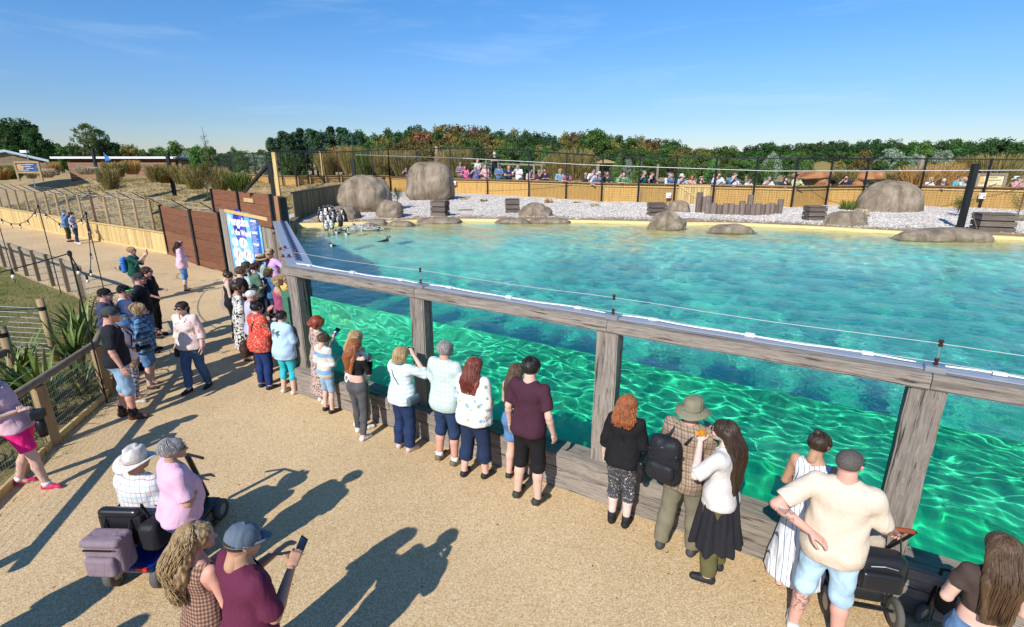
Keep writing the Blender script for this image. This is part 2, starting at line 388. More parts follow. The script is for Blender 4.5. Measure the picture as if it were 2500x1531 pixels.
# pool: shore line of the far side
SHX = np.array([-9.5, -7.6, -5.9, -4.9, -3.9, -1.95, 0, 2.4, 5.4, 8.3, 10.6, 12.5, 14.5, 17.5, 24, 42])
SHY = np.array([18.3, 18.6, 18.9, 19.3, 19.7, 20.1, 20.0, 19.7, 19.1, 18.7, 17.7, 16.4, 15.4, 14.0, 11.5, 6.0])
def shore(x): return np.interp(x, SHX, SHY)
def bank_z(X, Y):
    d = Y - shore(X); base = DECK_Z + .03 * np.sin(X * 1.7) * np.sin(Y * 1.3)
    z = base + .012 * np.clip(d, 0, 9) + .012 * np.sin(X * 5.1 + Y * 3.3) * np.sin(Y * 4.7)
    wet = sstep(-5.2, -7.0, X); z = z - .10 * wet * sstep(2.0, 0, d)
    return np.where(d < 0, DECK_Z - .02, z)
FENCE_PX = [(955, 466, 366), (1022, 470, 364), (1103, 476, 362.5), (1190, 478.5, 364), (1290, 484, 369), (1380, 489.5, 375), (1466, 496, 381), (1554, 499, 383.5), (1641, 501.5, 385), (1735, 504, 385.5),
            (1831, 507, 387), (1926, 510.5, 387.5), (2009, 507, 388), (2095, 506.5, 388), (2230, 508, 388), (2382, 514, 389.5), (2520, 519, 391), (2680, 528, 393)]
FPOST = [(*G(x, yb, DECK_Z), ZAT(x, yt, G(x, yb, DECK_Z)[1])) for x, yb, yt in FENCE_PX]
def behind_fence(px, py, off):
    for Y in np.arange(20, 46, .05):
        if Y > fence_y(XAT(px, py, Y)) + off: return float(Y)
    return 45.0
def fence_y(x): return np.interp(x, [p[0] for p in FPOST], [p[1] for p in FPOST])
bxs = np.linspace(-9.4, 41, 330); bys = np.linspace(5.5, 37, 330)
bme = grid_mesh('gravel_bank', bxs, bys, bank_z, M_BANK, keep=lambda x, y: (y > shore(x) + .05) & (y < fence_y(x) + 1.2) & ((x > -8.55) | (y > 19.9)),
                attr=lambda X, Y: np.clip((Y - shore(X)) / 3.2, 0, 1.3) + .12)
tag(link('gravel_bank', bme), kind='structure')
# ground strip beyond the fence for the far visitors
poly('far_walkway', [(x, y + .15) for x, y, _ in [(p[0], p[1], 0) for p in FPOST]] + [(60, 26), (60, 62), (-10, 62)], 1.72, M_PATH)
SIDE0 = np.array(W(-1.5, .25)[:2]); SIDE1 = np.array([-8.35, 19.8])
def side_right(x, y):
    d = SIDE1 - SIDE0; return (x - SIDE0[0]) * d[1] - (y - SIDE0[1]) * d[0] > -.12
# basin
def floor_z(X, Y):
    d = shore(X) - Y
    z = np.interp(d, [-.3, 0, .12, 1.5, 4.0, 6.5, 30], [1.62, 1.58, 1.50, 1.22, .75, .03, .03])
    return z
fme = grid_mesh('pool_floor', np.linspace(-9.6, 41, 240), np.linspace(-12, 20.6, 180), floor_z, M_FLOOR,
                keep=lambda x, y: ((x - WA[0]) * WN[0] + (y - WA[1]) * WN[1] > .1) & (y < shore(x) + .35) & side_right(x + .1, y),
                attr=lambda X, Y: np.clip((shore(X) - Y) / 9.5, 0, 1))
fo = tag(link('pool_floor', fme), kind='structure'); fo.cycles.is_caustics_receiver = True
# water surface with real waves; its front face stands against the glass
def wave_h(x, y):
    z = np.zeros_like(x); r = np.random.RandomState(3)
    for i in range(30):
        lam = .24 * 1.105 ** i; k = 2 * math.pi / lam; th = r.normal(.9, 1.15); ph = r.uniform(0, 6.28)
        amp = .0028 * lam ** 1.0 * (.55 + .9 * r.rand()) * (1 if lam < .9 else (.9 / lam) ** 1.3)
        x2 = x + .25 * np.sin(y * .8 + i); y2 = y + .25 * np.sin(x * .7 + 2 * i)
        z += amp * np.sin(k * (x2 * math.cos(th) + y2 * math.sin(th)) + ph)
    return z
sp_ = np.concatenate([np.linspace(-9.5, 13, 640), np.linspace(13.1, 45, 110)]); dp_ = np.concatenate([np.linspace(.21, 8, 300), np.linspace(8.05, 24, 260)])
S_, D_ = np.meshgrid(sp_, dp_)
X_ = WA[0] + WD[0] * S_ + WN[0] * D_; Y_ = WA[1] + WD[1] * S_ + WN[1] * D_
calm = 1 - .55 * sstep(2.0, -1.5, X_) * sstep(9, 13, Y_)
Z_ = WATER_Z + wave_h(X_, Y_) * calm * sstep(.2, .5, D_)
V_ = np.stack([X_, Y_, Z_], -1).reshape(-1, 3); I_ = np.arange(S_.size).reshape(S_.shape)
Q_ = np.stack([I_[:-1, :-1], I_[:-1, 1:], I_[1:, 1:], I_[1:, :-1]], -1).reshape(-1, 4); C_ = V_[Q_].mean(1)
Q_ = Q_[side_right(C_[:, 0], C_[:, 1]) & (C_[:, 1] < shore(C_[:, 0]) + .5)]
nb = len(V_); fs = np.linspace(-2.2, 14, 430); fz = np.linspace(-.3, WATER_Z, 60); FS, FZ = np.meshgrid(fs, fz)
und = np.zeros_like(FS); r_ = np.random.RandomState(11)
for i in range(20):      # waviness added to the flat acrylic so it throws caustic webs
    lam = .12 * 1.13 ** i; th = r_.uniform(0, 3.14); und += .0013 * lam * np.sin(2 * math.pi / lam * (FS * math.cos(th) + FZ * math.sin(th)) + r_.uniform(0, 6.28) + .6 * np.sin(FZ * 3 + i))
und *= sstep(0, .15, WATER_Z - FZ) * 1.6
FX = WA[0] + WD[0] * FS + WN[0] * (.212 + und); FY = WA[1] + WD[1] * FS + WN[1] * (.212 + und)
FV = np.stack([FX, FY, FZ], -1).reshape(-1, 3).tolist(); FI = np.arange(FS.size).reshape(FS.shape) + nb
FQ = np.stack([FI[:-1, :-1], FI[:-1, 1:], FI[1:, 1:], FI[1:, :-1]], -1).reshape(-1, 4).tolist()
k0 = len(FV) + nb; FV += [W(14, .212, -.3), W(45, .212, -.3), W(45, .212, WATER_Z), W(14, .212, WATER_Z)]; FQ += [(k0, k0 + 1, k0 + 2, k0 + 3)]
wme = npmesh('water', np.concatenate([V_, np.array(FV)]), np.concatenate([Q_, np.array(FQ)]), [M_WATER, M_WFRONT], True)
wme.polygons.foreach_set('material_index', np.concatenate([np.zeros(len(Q_)), np.ones(len(FQ))]).astype(np.int32))
wo = tag(link('water', wme), kind='structure'); wo.cycles.is_caustics_caster = True
# yellow painted kerb round the far shore
kx = np.arange(-7.9, 41, .35); ky = shore(kx)
mb = MB(); n = len(kx); v = []
for x, y in zip(kx, ky): v += [(x, y - .02, 1.45), (x, y - .01, WATER_Z + .085), (x, y + .03, WATER_Z + .10), (x, y + .28, WATER_Z + .105), (x, y + .30, 1.45)]
mb.add(v, [(i * 5 + j, (i + 1) * 5 + j, (i + 1) * 5 + j + 1, i * 5 + j + 1) for i in range(n - 1) for j in range(4)])
kb = mb.build('pool_kerb', M_YEL, smooth=True); tag(kb, kind='structure'); kb.cycles.is_caustics_receiver = True

# ---------------------------------------------------------------- window frame of the pool
# built in its own frame: +X along the wall, +Y into the water
wf = empty('viewing_window_frame', (WA[0], WA[1], 0), math.atan2(WD[1], WD[0]), 'long weathered grey timber frame holding the glass wall of the pool', 'window frame')
POSTS = [-1.53, 1.27, 4.13, 7.0, 9.9]
def rough_bar(size, seed, cuts=14, amp=.006, axis=0):
    """a beam with worn, slightly uneven edges, centred on the origin"""
    bm = bmesh.new(); bmesh.ops.create_cube(bm, size=1)
    for v_ in bm.verts: v_.co = Vector((v_.co.x * size[0], v_.co.y * size[1], v_.co.z * size[2]))
    es = [e for e in bm.edges if abs((e.verts[0].co - e.verts[1].co)[axis]) > size[axis] * .9]
    bmesh.ops.subdivide_edges(bm, edges=es, cuts=cuts)
    bmesh.ops.bevel(bm, geom=[e for e in bm.edges if abs((e.verts[0].co - e.verts[1].co)[axis]) > 1e-4], offset=.014, segments=2, affect='EDGES')
    for v_ in bm.verts:
        n_ = noise.noise_vector(v_.co * 3.1 + Vector((seed * 3.7, seed, 0))); n2 = noise.noise_vector(v_.co * 11 + Vector((seed, 0, seed * 2.1)))
        w_ = n_ * amp + n2 * amp * .5; w_[axis] *= .2; v_.co += w_
    me = bpy.data.meshes.new('beam'); bm.to_mesh(me); bm.free(); return me
for i, s in enumerate(POSTS):
    me = rough_bar((.26, .20, 1.75), i + 1, 18, .007, 2); me.materials.append(M_GREYPOST); link('post', me, wf, (s, .10, .52 + .875 - .045))
for a, b in [(-1.72, 1.27), (1.27, 4.13), (4.13, 7.0), (7.0, 9.9), (9.9, 16)]:
    me = rough_bar((b - a - .006, .26, .135), a + 20, 26, .005, 0); me.materials.append(M_GREYWOOD); link('top_beam', me, wf, ((a + b) / 2, .10, 2.235))
    k = MB().box((0, 0, 0), (b - a - .06, .13, .012)); k.build('capping_strip', M_PLATE, wf, loc=((a + b) / 2, .155, 2.312))
    k = MB().tube([((q - .5) * (b - a) * .93, .02 * math.sin(q * 17) , .004 * math.sin(q * 9)) for q in np.linspace(0, 1, 14)], .009, 5); k.build('cable', M_WHITE, wf, loc=((a + b) / 2, .20, 2.328))
    for q in np.linspace(a + .45, b - .45, 3): MB().box((0, 0, 0), (.09, .05, .03)).build('cable_clip', M_WHITE, wf, loc=(q, .20, 2.335))
for a, b in [(-1.72, .7), (.7, 3.3), (3.3, 5.4), (5.4, 8.1), (8.1, 12), (12, 16)]:
    me = rough_bar((b - a - .008, .34, .20), a + 40, 22, .008, 0); me.materials.append(M_GREYWOOD); link('sill_board', me, wf, ((a + b) / 2, .05, .40))
for a, b in [(-1.72, 1.9), (1.9, 4.6), (4.6, 7.4), (7.4, 10.6), (10.6, 16)]:
    me = rough_bar((b - a - .008, .32, .30), a + 60, 22, .008, 0); me.materials.append(M_GREYWOOD); link('kick_board', me, wf, ((a + b) / 2, .055, .148))
def m_pane():
    m = bpy.data.materials.new('pane_glass'); m.use_nodes = True; t = m.node_tree; t.nodes.clear()
    tr = t.nodes.new('ShaderNodeBsdfTransparent'); tr.inputs[0].default_value = (.95, .99, .98, 1); gl = t.nodes.new('ShaderNodeBsdfGlossy'); gl.inputs['Roughness'].default_value = 0
    fr = t.nodes.new('ShaderNodeFresnel'); fr.inputs[0].default_value = 1.3; mi = t.nodes.new('ShaderNodeMixShader'); o = t.nodes.new('ShaderNodeOutputMaterial')
    t.links.new(fr.outputs[0], mi.inputs[0]); t.links.new(tr.outputs[0], mi.inputs[1]); t.links.new(gl.outputs[0], mi.inputs[2]); t.links.new(mi.outputs[0], o.inputs[0]); return m
M_PANE = m_pane()
for a, b in zip([-1.40] + [p + .13 for p in POSTS[1:]], [p - .13 for p in POSTS[1:]] + [16]):
    # only the dry strip above the water line needs its own sheet; below it the glass and the water share one face
    MB().add([(a, 0, WATER_Z + .003), (b, 0, WATER_Z + .003), (b, 0, 2.17), (a, 0, 2.17)], [(0, 1, 2, 3)]).build('glass_pane', M_PANE, wf, loc=(0, .165, 0))
# electric strand holders on the beam
def insulator():
    t = empty('electric_strand_holder', (0, 0, 0), 0, 'x', 'insulator', 'strand holders along the window beam')
    MB().box((0, 0, .025), (.14, .11, .05)).build('base', M_STEEL, t)
    MB().tube([(0, 0, .05), (0, 0, .26)], .005, 6).build('rod', M_STEEL, t)
    for z in (.085, .25): MB().lathe([(0, -.03), (.016, -.028), (.02, -.01), (.012, 0), (.02, .012), (.016, .03), (0, .032)], 8, (0, 0, z)).build('insulator_knob', plain('dark_brown_ceramic', (.05, .018, .012), .3), t)
    return t
ins = insulator(); lab = ['small steel rod with two dark knobs on the beam above the second post', 'small rod with dark knobs on the beam above the third post', 'rod with dark knobs on the beam above the big right post']
for i, s in enumerate(POSTS[1:4]):
    o = ins if i == 0 else copy_tree(ins); o.location = W(s + .02, .10, 2.303); o.rotation_euler = (0, 0, math.atan2(WD[1], WD[0])); o['label'] = lab[i]
for z, nm in ((2.385, 'lower'), (2.55, 'upper')):
    q = MB().tube([W(s, .10, z - .02 * math.sin((s + 1.5) * 1.1) ** 2) for s in np.linspace(-1.5, 16, 30)], .0035, 4).build('strand_wire', M_WIRE)
    tag(q, f'thin {nm} electric wire strung just above the long window beam', 'wire', 'electric wires above the window beam')
# ---------------------------------------------------------------- walls and fences
def along(pts, step):
    """points every step along a polyline, with the heading"""
    P = [Vector((p[0], p[1], 0)) for p in pts]; out = []; carry = 0.0
    for a, b in zip(P, P[1:]):
        L = (b - a).length; d = (b - a) / L; t = carry
        while t < L:
            out.append((a + d * t, math.atan2(d.y, d.x))); t += step
        carry = t - L
    return out
def interp_line(pts, x, k):
    return float(np.interp(x, [p[0] for p in pts], [p[k] for p in pts]))
_cube = {}
def piece(name, parent, size, loc, rz, mat, rx=0, ry=0, bev=.0):
    """one board: shares its mesh with boards of the same size and material"""
    k = (name, tuple(round(q, 3) for q in size), mat.name)
    if k not in _cube: _cube[k] = MB().box((0, 0, 0), size).mesh(name, mat)
    o = link(name, _cube[k], parent); o.location = loc; o.rotation_euler = (rx, ry, rz); return o
# side wall of the pool with flat metal top, running away from the window corner
S0 = Vector((*W(-1.62, .05)[:2], 0)); S1 = Vector((-7.12, 15.25, 0)); sd = (S1 - S0); sl = sd.length; sa = math.atan2(sd.y, sd.x)
sw = empty('pool_side_wall', S0, sa, 'grey board pool side wall topped with pale metal and round insulators, behind the crowd', 'wall')
MB().box((sl / 2, -.17, 1.12), (sl, .30, 2.24)).build('wall_core', M_GREYWOOD, sw)
MB().box((sl / 2, -.18, 2.29), (sl - .02, .38, .07)).build('metal_top', M_PLATE, sw)
mbz = MB(); pts = []
for q in range(60):
    x = .3 + q * (sl - .5) / 60; pts.append((x, -.18 + (.05 if q % 2 else -.05) - .06 * x / sl, 2.352))
mbz.tube(pts, .012, 4).build('zigzag_wire', plain('dark_blue_cable', (.03, .05, .12), .5), sw)
for x, y in ((.8, -.05), (.8, .10 - .25), (1.7, -.05), (1.9, -.14), (4.3, -.02), (5.6, -.02), (1.2, -.3)):
    MB().lathe([(0, 0), (.032, 0), (.036, .014), (.014, .024), (.03, .034), (.02, .05), (0, .054)], 10, (x, y + .1, 2.34)).build('insulator_knob', plain('red_brown_ceramic', (.16, .02, .02), .3), sw)
MB().box((sl * .5 + .4, -.330, 1.1), (sl - .8, .012, 2.2)).build('pool_liner', plain('teal_pool_liner', (.02, .22, .20), .6), sw)
# poster wall: upright grey boards
L0 = Vector((-10.6, 18.7, 0)); L1 = Vector((*G(697, 529, 2.39), 0)); pd = L1 - L0; pl = pd.length; pa = math.atan2(pd.y, pd.x)
pw = empty('poster_wall', L0, pa, 'tall wall of upright grey boards carrying the big blue penguin poster', 'wall')
n = 30; bw = pl / n
for i in range(n): piece('board', pw, (bw - .012, .05 + .008 * (i % 3), 2.39), (bw * (i + .5), 0, 1.195), 0, M_BOARDGREY)
MB().box((pl / 2, .06, 1.15), (pl, .05, 2.2)).build('backing', M_OLDPOST, pw)
k = MB().bar((pl * .12, -.06, 2.36), (pl * 1.0, -.10, 2.22), .05, .11); k.build('loose_batten', M_PALEX, pw)
MB().box((pl + .04, 0, 1.25), (.10, .14, 2.5)).build('end_post', M_WHITE, pw)
# the poster
ps = empty('poster', (0, 0, 0), 0, 'tall blue poster about penguins of the world on the grey board wall', 'poster')
ps.location = L0; ps.rotation_euler = (0, 0, pa)
def m_poster():
    t = NT('poster_print_blue', .35, .4); v = t.coord('Object'); z = t.sep(v)[2]
    c = t.ramp(t.math('DIVIDE', z, 2.5), [(.0, (.05, .20, .62)), (.35, (.10, .38, .85)), (.75, (.16, .55, .95)), (1, (.05, .30, .80))])
    nn = t.noise(v, 3.0, 5, .6); c = t.mix(t.ramp(nn, [(.45, 0), (.7, .5)]), c, (.55, .82, .98)); t.color(c); return t.m
px0, px1 = .58, pl * .655; pwid = px1 - px0; pz0, pz1 = .10, 2.33
MB().box(((px0 + px1) / 2, -.055, (pz0 + pz1) / 2), (pwid, .012, pz1 - pz0)).build('print_sheet', m_poster(), ps)
def flat(name, pts, mat, y, parent):
    bm = bmesh.new(); bm.faces.new([bm.verts.new((p[0], y, p[1])) for p in pts]); me = bpy.data.meshes.new(name); bm.to_mesh(me); bm.free(); me.materials.append(mat); return link(name, me, parent)
flat('side_column', [(px1 - pwid * .30, pz0), (px1 - pwid * .05, pz0), (px1 - pwid * .05, pz1 - .12), (px1 - pwid * .30, pz1 - .12)], plain('poster_navy', (.02, .10, .42)), -.0635, ps)
gx, gz, gr = px0 + pwid * .38, 1.88, pwid * .20
t_ = NT('globe_print', .4); t_.color(t_.ramp(t_.noise(t_.coord('Object'), 2.6, 3, .5), [(.46, (.03, .03, .30)), (.54, (.10, .10, .55))]))
flat('globe', [(gx + gr * math.cos(a), gz + gr * 1.25 * math.sin(a)) for a in np.linspace(0, 2 * math.pi, 36)[:-1]], t_.m, -.0645, ps)
def blob(cx, cz, rx, rz, seed):
    r = np.random.RandomState(seed); return [(cx + rx * (1 + .09 * math.sin(3 * a + seed) + .05 * math.sin(7 * a)) * math.cos(a), cz + rz * (1 + .08 * math.sin(2 * a + seed)) * math.sin(a)) for a in np.linspace(0, 2 * math.pi, 28)[:-1]]
PWH = plain('poster_white', (.80, .80, .85)); PBK = plain('poster_black', (.02, .02, .03)); PPK = plain('poster_pink', (.75, .35, .35))
for i, (cx, cz, rx, rz) in enumerate([(.16, 1.28, .10, .16), (.42, 1.30, .12, .20), (.20, .88, .15, .24), (.52, .90, .15, .22), (.24, .50, .18, .2), (.55, .52, .13, .17), (.18, .22, .12, .10), (.48, .22, .13, .10)]):
    x = px0 + cx * pwid; flat('picture_patch', blob(x, cz, rx * pwid, rz, i), PWH, -.0655, ps)
    for j in range(1 if i < 2 else 3):
        q = x + (j - 1) * .07 * pwid if i > 1 else x; lean = .04 * (1 if (i + j) % 2 else -1)
        flat('penguin_mark', [(q - .012, cz - rz * .55), (q + .02, cz - rz * .55), (q + .035 + lean, cz + rz * .1), (q + .012 + lean, cz + rz * .6), (q - .012 + lean, cz + rz * .5)], PBK, -.0665, ps)
    flat('caption_line', [(x - rx * pwid * .7, cz + rz * .82), (x + rx * pwid * .7, cz + rz * .82), (x + rx * pwid * .7, cz + rz * .9), (x - rx * pwid * .7, cz + rz * .9)], PPK, -.0668, ps)
r = np.random.RandomState(4)
for i in range(46):
    z = pz1 - .2 - i * .044; big = i % 9 in (0, 1); w_ = pwid * (.17 if big else .10 + .09 * r.rand()); x = px1 - pwid * .28
    flat('text_line', [(x, z), (x + w_, z), (x + w_, z + (.03 if big else .010)), (x, z + (.03 if big else .010))], PWH, -.0655, ps)
def lettering(txt, size, loc, mat, parent, rot=(R(90), 0, 0), ext=.002, bold=0.0, name='lettering', align='CENTER'):
    c = bpy.data.curves.new(name, 'FONT'); c.body = txt; c.size = size; c.extrude = ext; c.align_x = align; c.offset = bold; c.resolution_u = 3
    c.materials.append(mat); t = bpy.data.objects.new(name, c); me = bpy.data.meshes.new_from_object(t); bpy.data.objects.remove(t); o = link(name, me, parent); o.location = loc; o.rotation_euler = rot; return o
lettering('Penguins', .42, (px0 + pwid * .36, -.069, 1.90), PWH, ps, bold=.018); lettering('of the World', .27, (px0 + pwid * .40, -.069, 1.56), PWH, ps, bold=.012)
# brown stacked-plank wall to the left of the poster
def plank_wall(a, b, h, label, rows, posts, z0=0.0, poststick=.08):
    a = Vector((*a, 0)); b = Vector((*b, 0)); d = b - a; L = d.length; an = math.atan2(d.y, d.x)
    w = empty('plank_wall', (a.x, a.y, z0), an, label, 'wall'); n = len(posts); rh = h / rows
    for p in posts: MB().box((0, 0, 0), (.10, .12, h + poststick)).build('steel_post', M_BLACK, w, loc=(p * L, -.02, (h + poststick) / 2 - .03))
    for i in range(n - 1):
        x0, x1 = posts[i] * L + .052, posts[i + 1] * L - .052
        for k in range(rows): piece('plank', w, (x1 - x0, .045 + .006 * (k % 2), rh - .008), ((x0 + x1) / 2, 0.003 * (k % 3), rh * (k + .5)), 0, M_BROWN)
    return w
bw1 = plank_wall((-15.6, 22.9), (-12.7, 20.3), 2.16, 'brown stained plank wall, the half that starts at the pale board wall', 8, [0, 1.0])
bw2 = plank_wall((-12.64, 20.25), (-10.62, 18.78), 2.20, 'brown stained plank wall section touching the grey poster wall', 8, [0, .94])
# upper brown wall behind the poster
ub0, ub1 = Vector((-11.2, 19.45)), Vector((-7.3, 15.95))
ub = plank_wall(tuple(ub0), tuple(ub1), 1.05, 'upper tier of reddish brown planks showing above the poster wall', 3, [0, .47, .96], z0=2.0, poststick=.05)
MB().box((0, 0, 0), (.75, .03, .13)).build('repair_board', M_PALEX, ub, loc=(3.35, -.045, .80))
# brace frame and end post
bf = empty('steel_brace', (PANEL_R[0] + .02, PANEL_R[1] + .25, 0), 0, 'black steel triangle brace rising above the upper brown wall', 'brace')
dv = (ub0 - ub1).normalized()
MB().bar((0, 0, 1.9), (0, 0, 4.0), .09, .09, up=(0, 1, 0)).build('upright', M_BLACK, bf); MB().bar((dv.x * 2.15, dv.y * 2.15, 3.08), (0, 0, 3.98), .08, .08).build('diagonal', M_BLACK, bf)
ep = empty('end_timber', (PANEL_R[0] + .25, PANEL_R[1] + .05, 0), pa, 'brown timber upright with a black edge at the corner of the pool', 'post')
MB().box((0, 0, 2.3), (.22, .2, 1.5)).build('timber', wood_mat('orange_brown_timber', (.22, .10, .04), (.42, .23, .11), 'Z'), ep); MB().box((.15, .02, 2.3), (.07, .22, 1.42)).build('black_edge', M_BLACK, ep)
# green timber wall beside the penguin beach
gw0, gw1 = Vector((-8.3, 19.6, 0)), Vector((-9.6, 39.5, 0)); gd = gw1 - gw0; gl = gd.length
gw = empty('green_board_wall', (gw0.x, gw0.y, DECK_Z - .25), math.atan2(gd.y, gd.x), 'wall of greenish upright boards beside the penguin beach', 'wall')
n = 110; bwid = gl / n
for i in range(n): piece('board', gw, (bwid - .006, .035 + .006 * (i % 2), 1.30), (bwid * (i + .5), 0, .60), 0, M_GREENWOOD)
MB().box((gl / 2, 0, 1.28), (gl, .12, .06)).build('cap_rail', M_BLACK, gw); MB().box((gl / 2, .04, .0), (gl, .04, .5)).build('backing', M_OLDPOST, gw)
# wall closing the pool between its side wall and the green wall
cw = MB().bar((PANEL_R[0] + .1, PANEL_R[1], 1.0), (-8.3, 19.7, 1.0), .25, 2.0).build('pool_end_wall', M_OLDPOST); tag(cw, 'dark timber pool edge below the end post', 'wall')
# pale pine wall along the path with netted posts above
PW = WALLLINE[:6]
pwl = empty('pale_board_wall', (0, 0, 0), 0, 'low wall of new pale pine boards along the far side of the path', 'wall')
seq = along(PW[::-1], .125); cnt = 0
topz = lambda x: float(np.interp(x, [-36, -29, -22.7, -18.7, -15.6], [1.12, 1.0, .93, .93, .93]))
groups = {}
for i, (p, an) in enumerate(seq):
    if p.x < -36.5: break
    if cnt < 298:
        piece('board', pwl, (.117, .022 + .004 * (i % 2), round(topz(p.x), 1) + (.02 if i % 3 else 0)), (p.x, p.y, topz(p.x) / 2), an, M_PALE); cnt += 1
cont = MB()
for a, b in zip(PW[::-1], PW[::-1][1:]):
    za, zb = topz(a[0]), topz(b[0]); MB().bar((a[0], a[1], za + .03), (b[0], b[1], zb + .03), .13, .045).build('top_board', M_PALEX, pwl)
    MB().bar((a[0], a[1] + .05, za / 2), (b[0], b[1] + .05, zb / 2), .03, .5).build('backing_rail', M_OLDPOST, pwl)
    MB().bar((a[0] + .03, a[1] - .06, .05), (b[0] + .03, b[1] - .06, .05), .03, .10).build('gravel_board', M_PALEX, pwl)
# everything past the boards that can be told apart
MB().bar((-36.4, 36.05, .56), (-60, 54.5, .56), .03, 1.12).build('far_boards', M_PALE, pwl)
netf = empty('netted_fence', (0, 0, 0), 0, 'round post fence with netting and slanted black arms above the pale board wall', 'fence')
npost = along([(p[0] + .12, p[1] + .22) for p in PW[::-1]], 1.62); tips = []
for i, (p, an) in enumerate(npost):
    if i == 0 or p.x < -48: continue
    th = 2.35 + (.25 if i == 5 else 0); m_ = M_BROWN if i == 5 else M_POSTW
    MB().tube([(0, 0, -.1), (0, 0, th)], .062, 10).build('post', m_, netf, loc=(p.x, p.y, 0))
    v = Vector((-.50, -.28, .42)); MB().bar((0, 0, 0), tuple(v), .035, .035).build('slanted_arm', M_BLACK, netf, loc=(p.x, p.y, 2.28)); tips.append((p.x, p.y))
wm = MB()
for z in np.arange(1.05, 2.35, .085): wm.tube([(x, y, z) for x, y in tips], .0028, 3, caps=False)
for (x0, y0), (x1, y1) in zip(tips, tips[1:]):
    for q in np.arange(0, 1, .085): wm.tube([(x0 + (x1 - x0) * q, y0 + (y1 - y0) * q, 1.0), (x0 + (x1 - x0) * q, y0 + (y1 - y0) * q, 2.33)], .0022, 3, caps=False)
tag(wm.build('netting', M_WIRE, netf), kind='stuff')
cwm = MB()
for q in (.25, .55, .85): cwm.tube([(x - .50 * q, y - .28 * q, 2.28 + .42 * q) for x, y in tips], .005, 4, caps=False)
cwm.tube([(x, y, 2.33) for x, y in tips], .012, 5, caps=False)
cwm.build('strand_wires', M_WIRE, netf)
arms = empty('arm_row', (0, 0, 0), 0, 'three slanted black arms with wires on top of the brown plank wall', 'fence')
for p in ((-15.5, 22.85), (-12.68, 20.3), (-10.75, 18.9)): MB().bar((0, 0, 0), (-.50, -.28, .42), .035, .035).build('slanted_arm', M_BLACK, arms, loc=(p[0], p[1], 2.2))
q = MB()
for t_ in (.0, .35, .8): q.tube([(p[0] - .5 * t_, p[1] - .28 * t_, 2.22 + .42 * t_) for p in ((-15.6, 22.9), (-12.68, 20.3), (-10.7, 18.85))], .008, 4)
q.build('strand_wires', M_WIRE, arms)
# left lawn fence: square posts, one rail, wires
LF = [(-12.2, 13.95), (-12.8, 14.74), (-14.55, 16.05), (-15.56, 16.7), (-17.14, 17.75), (-18.75, 18.9), (-22.2, 21.2), (-26, 23.8), (-31, 27.2), (-36, 30.5)]
lf = empty('lawn_fence', (0, 0, 0), 0, 'weathered post and rail fence with wires between lawn and path, upper left', 'fence')
lp = along(LF, 1.42)
for p, an in lp: MB().box((0, 0, 0), (.10, .10, 1.12)).build('post', M_OLDPOST, lf, loc=(p.x, p.y, .53), rz=an)
for a, b in zip(LF, LF[1:]): 
    MB().bar((a[0] - .03, a[1] + .08, 1.0), (b[0] - .03, b[1] + .08, 1.0), .05, .12).build('top_rail', M_OLDRAIL, lf)
wm = MB()
for z in np.arange(.08, .95, .11): wm.tube([(p[0], p[1] + .07, z) for p in LF], .0035, 3, caps=False)
for p, an in along(LF, .16): wm.tube([(p.x, p.y + .07, .05), (p.x, p.y + .07, .95)], .0025, 3, caps=False)
tag(wm.build('stock_netting', M_WIRE, lf), kind='stuff')
# near rail fence beside the path, with kerb board and wire mesh
NF = [(-5.75, 3.0), (-6.23, 5.0), (-6.52, 5.9), (-6.76, 6.62), (-7.18, 8.2), (-8.25, 9.9), (-9.6, 11.6)]
nf_ = empty('near_rail_fence', (0, 0, 0), 0, 'near fence of a round timber rail on square posts with fine wire mesh', 'fence')
for x, y, h, kind in ((-5.85, 3.3, 1.1, 0), (-6.76, 6.62, .98, 0), (-7.28, 8.33, .95, 0), (-8.25, 9.9, .95, 0), (-9.6, 11.6, .95, 0)):
    MB().box((0, 0, 0), (.13, .13, h)).build('post', M_POSTW, nf_, loc=(x, y, h / 2 - .03), rz=R(-15))
for a, b in zip(NF[1:], NF[2:]):
    MB().bar((a[0], a[1], .05), (b[0], b[1], .05), .04, .13).build('kerb_board', M_PALEX, nf_)
rp_ = [(-5.75, 3.0, 1.07), (-6.3, 5.0, 1.05), (-6.76, 6.62, 1.01), (-7.28, 8.33, .97), (-8.25, 9.9, .98), (-9.6, 11.6, .98)]
MB().tube(rp_, .058, 12).build('round_rail', M_RAILW, nf_, smooth=True)
wm = MB()
ff = [(p[0], p[1]) for p in rp_]
for z in np.arange(.10, 1.0, .10): wm.tube([(x - .03, y, z) for x, y in ff], .0018, 3, caps=False)
for p, an in along(ff, .05): wm.tube([(p.x - .03, p.y, .05), (p.x - .03, p.y, 1.0)], .0015, 3, caps=False)
tag(wm.build('wire_mesh', M_WIRE, nf_), kind='stuff')
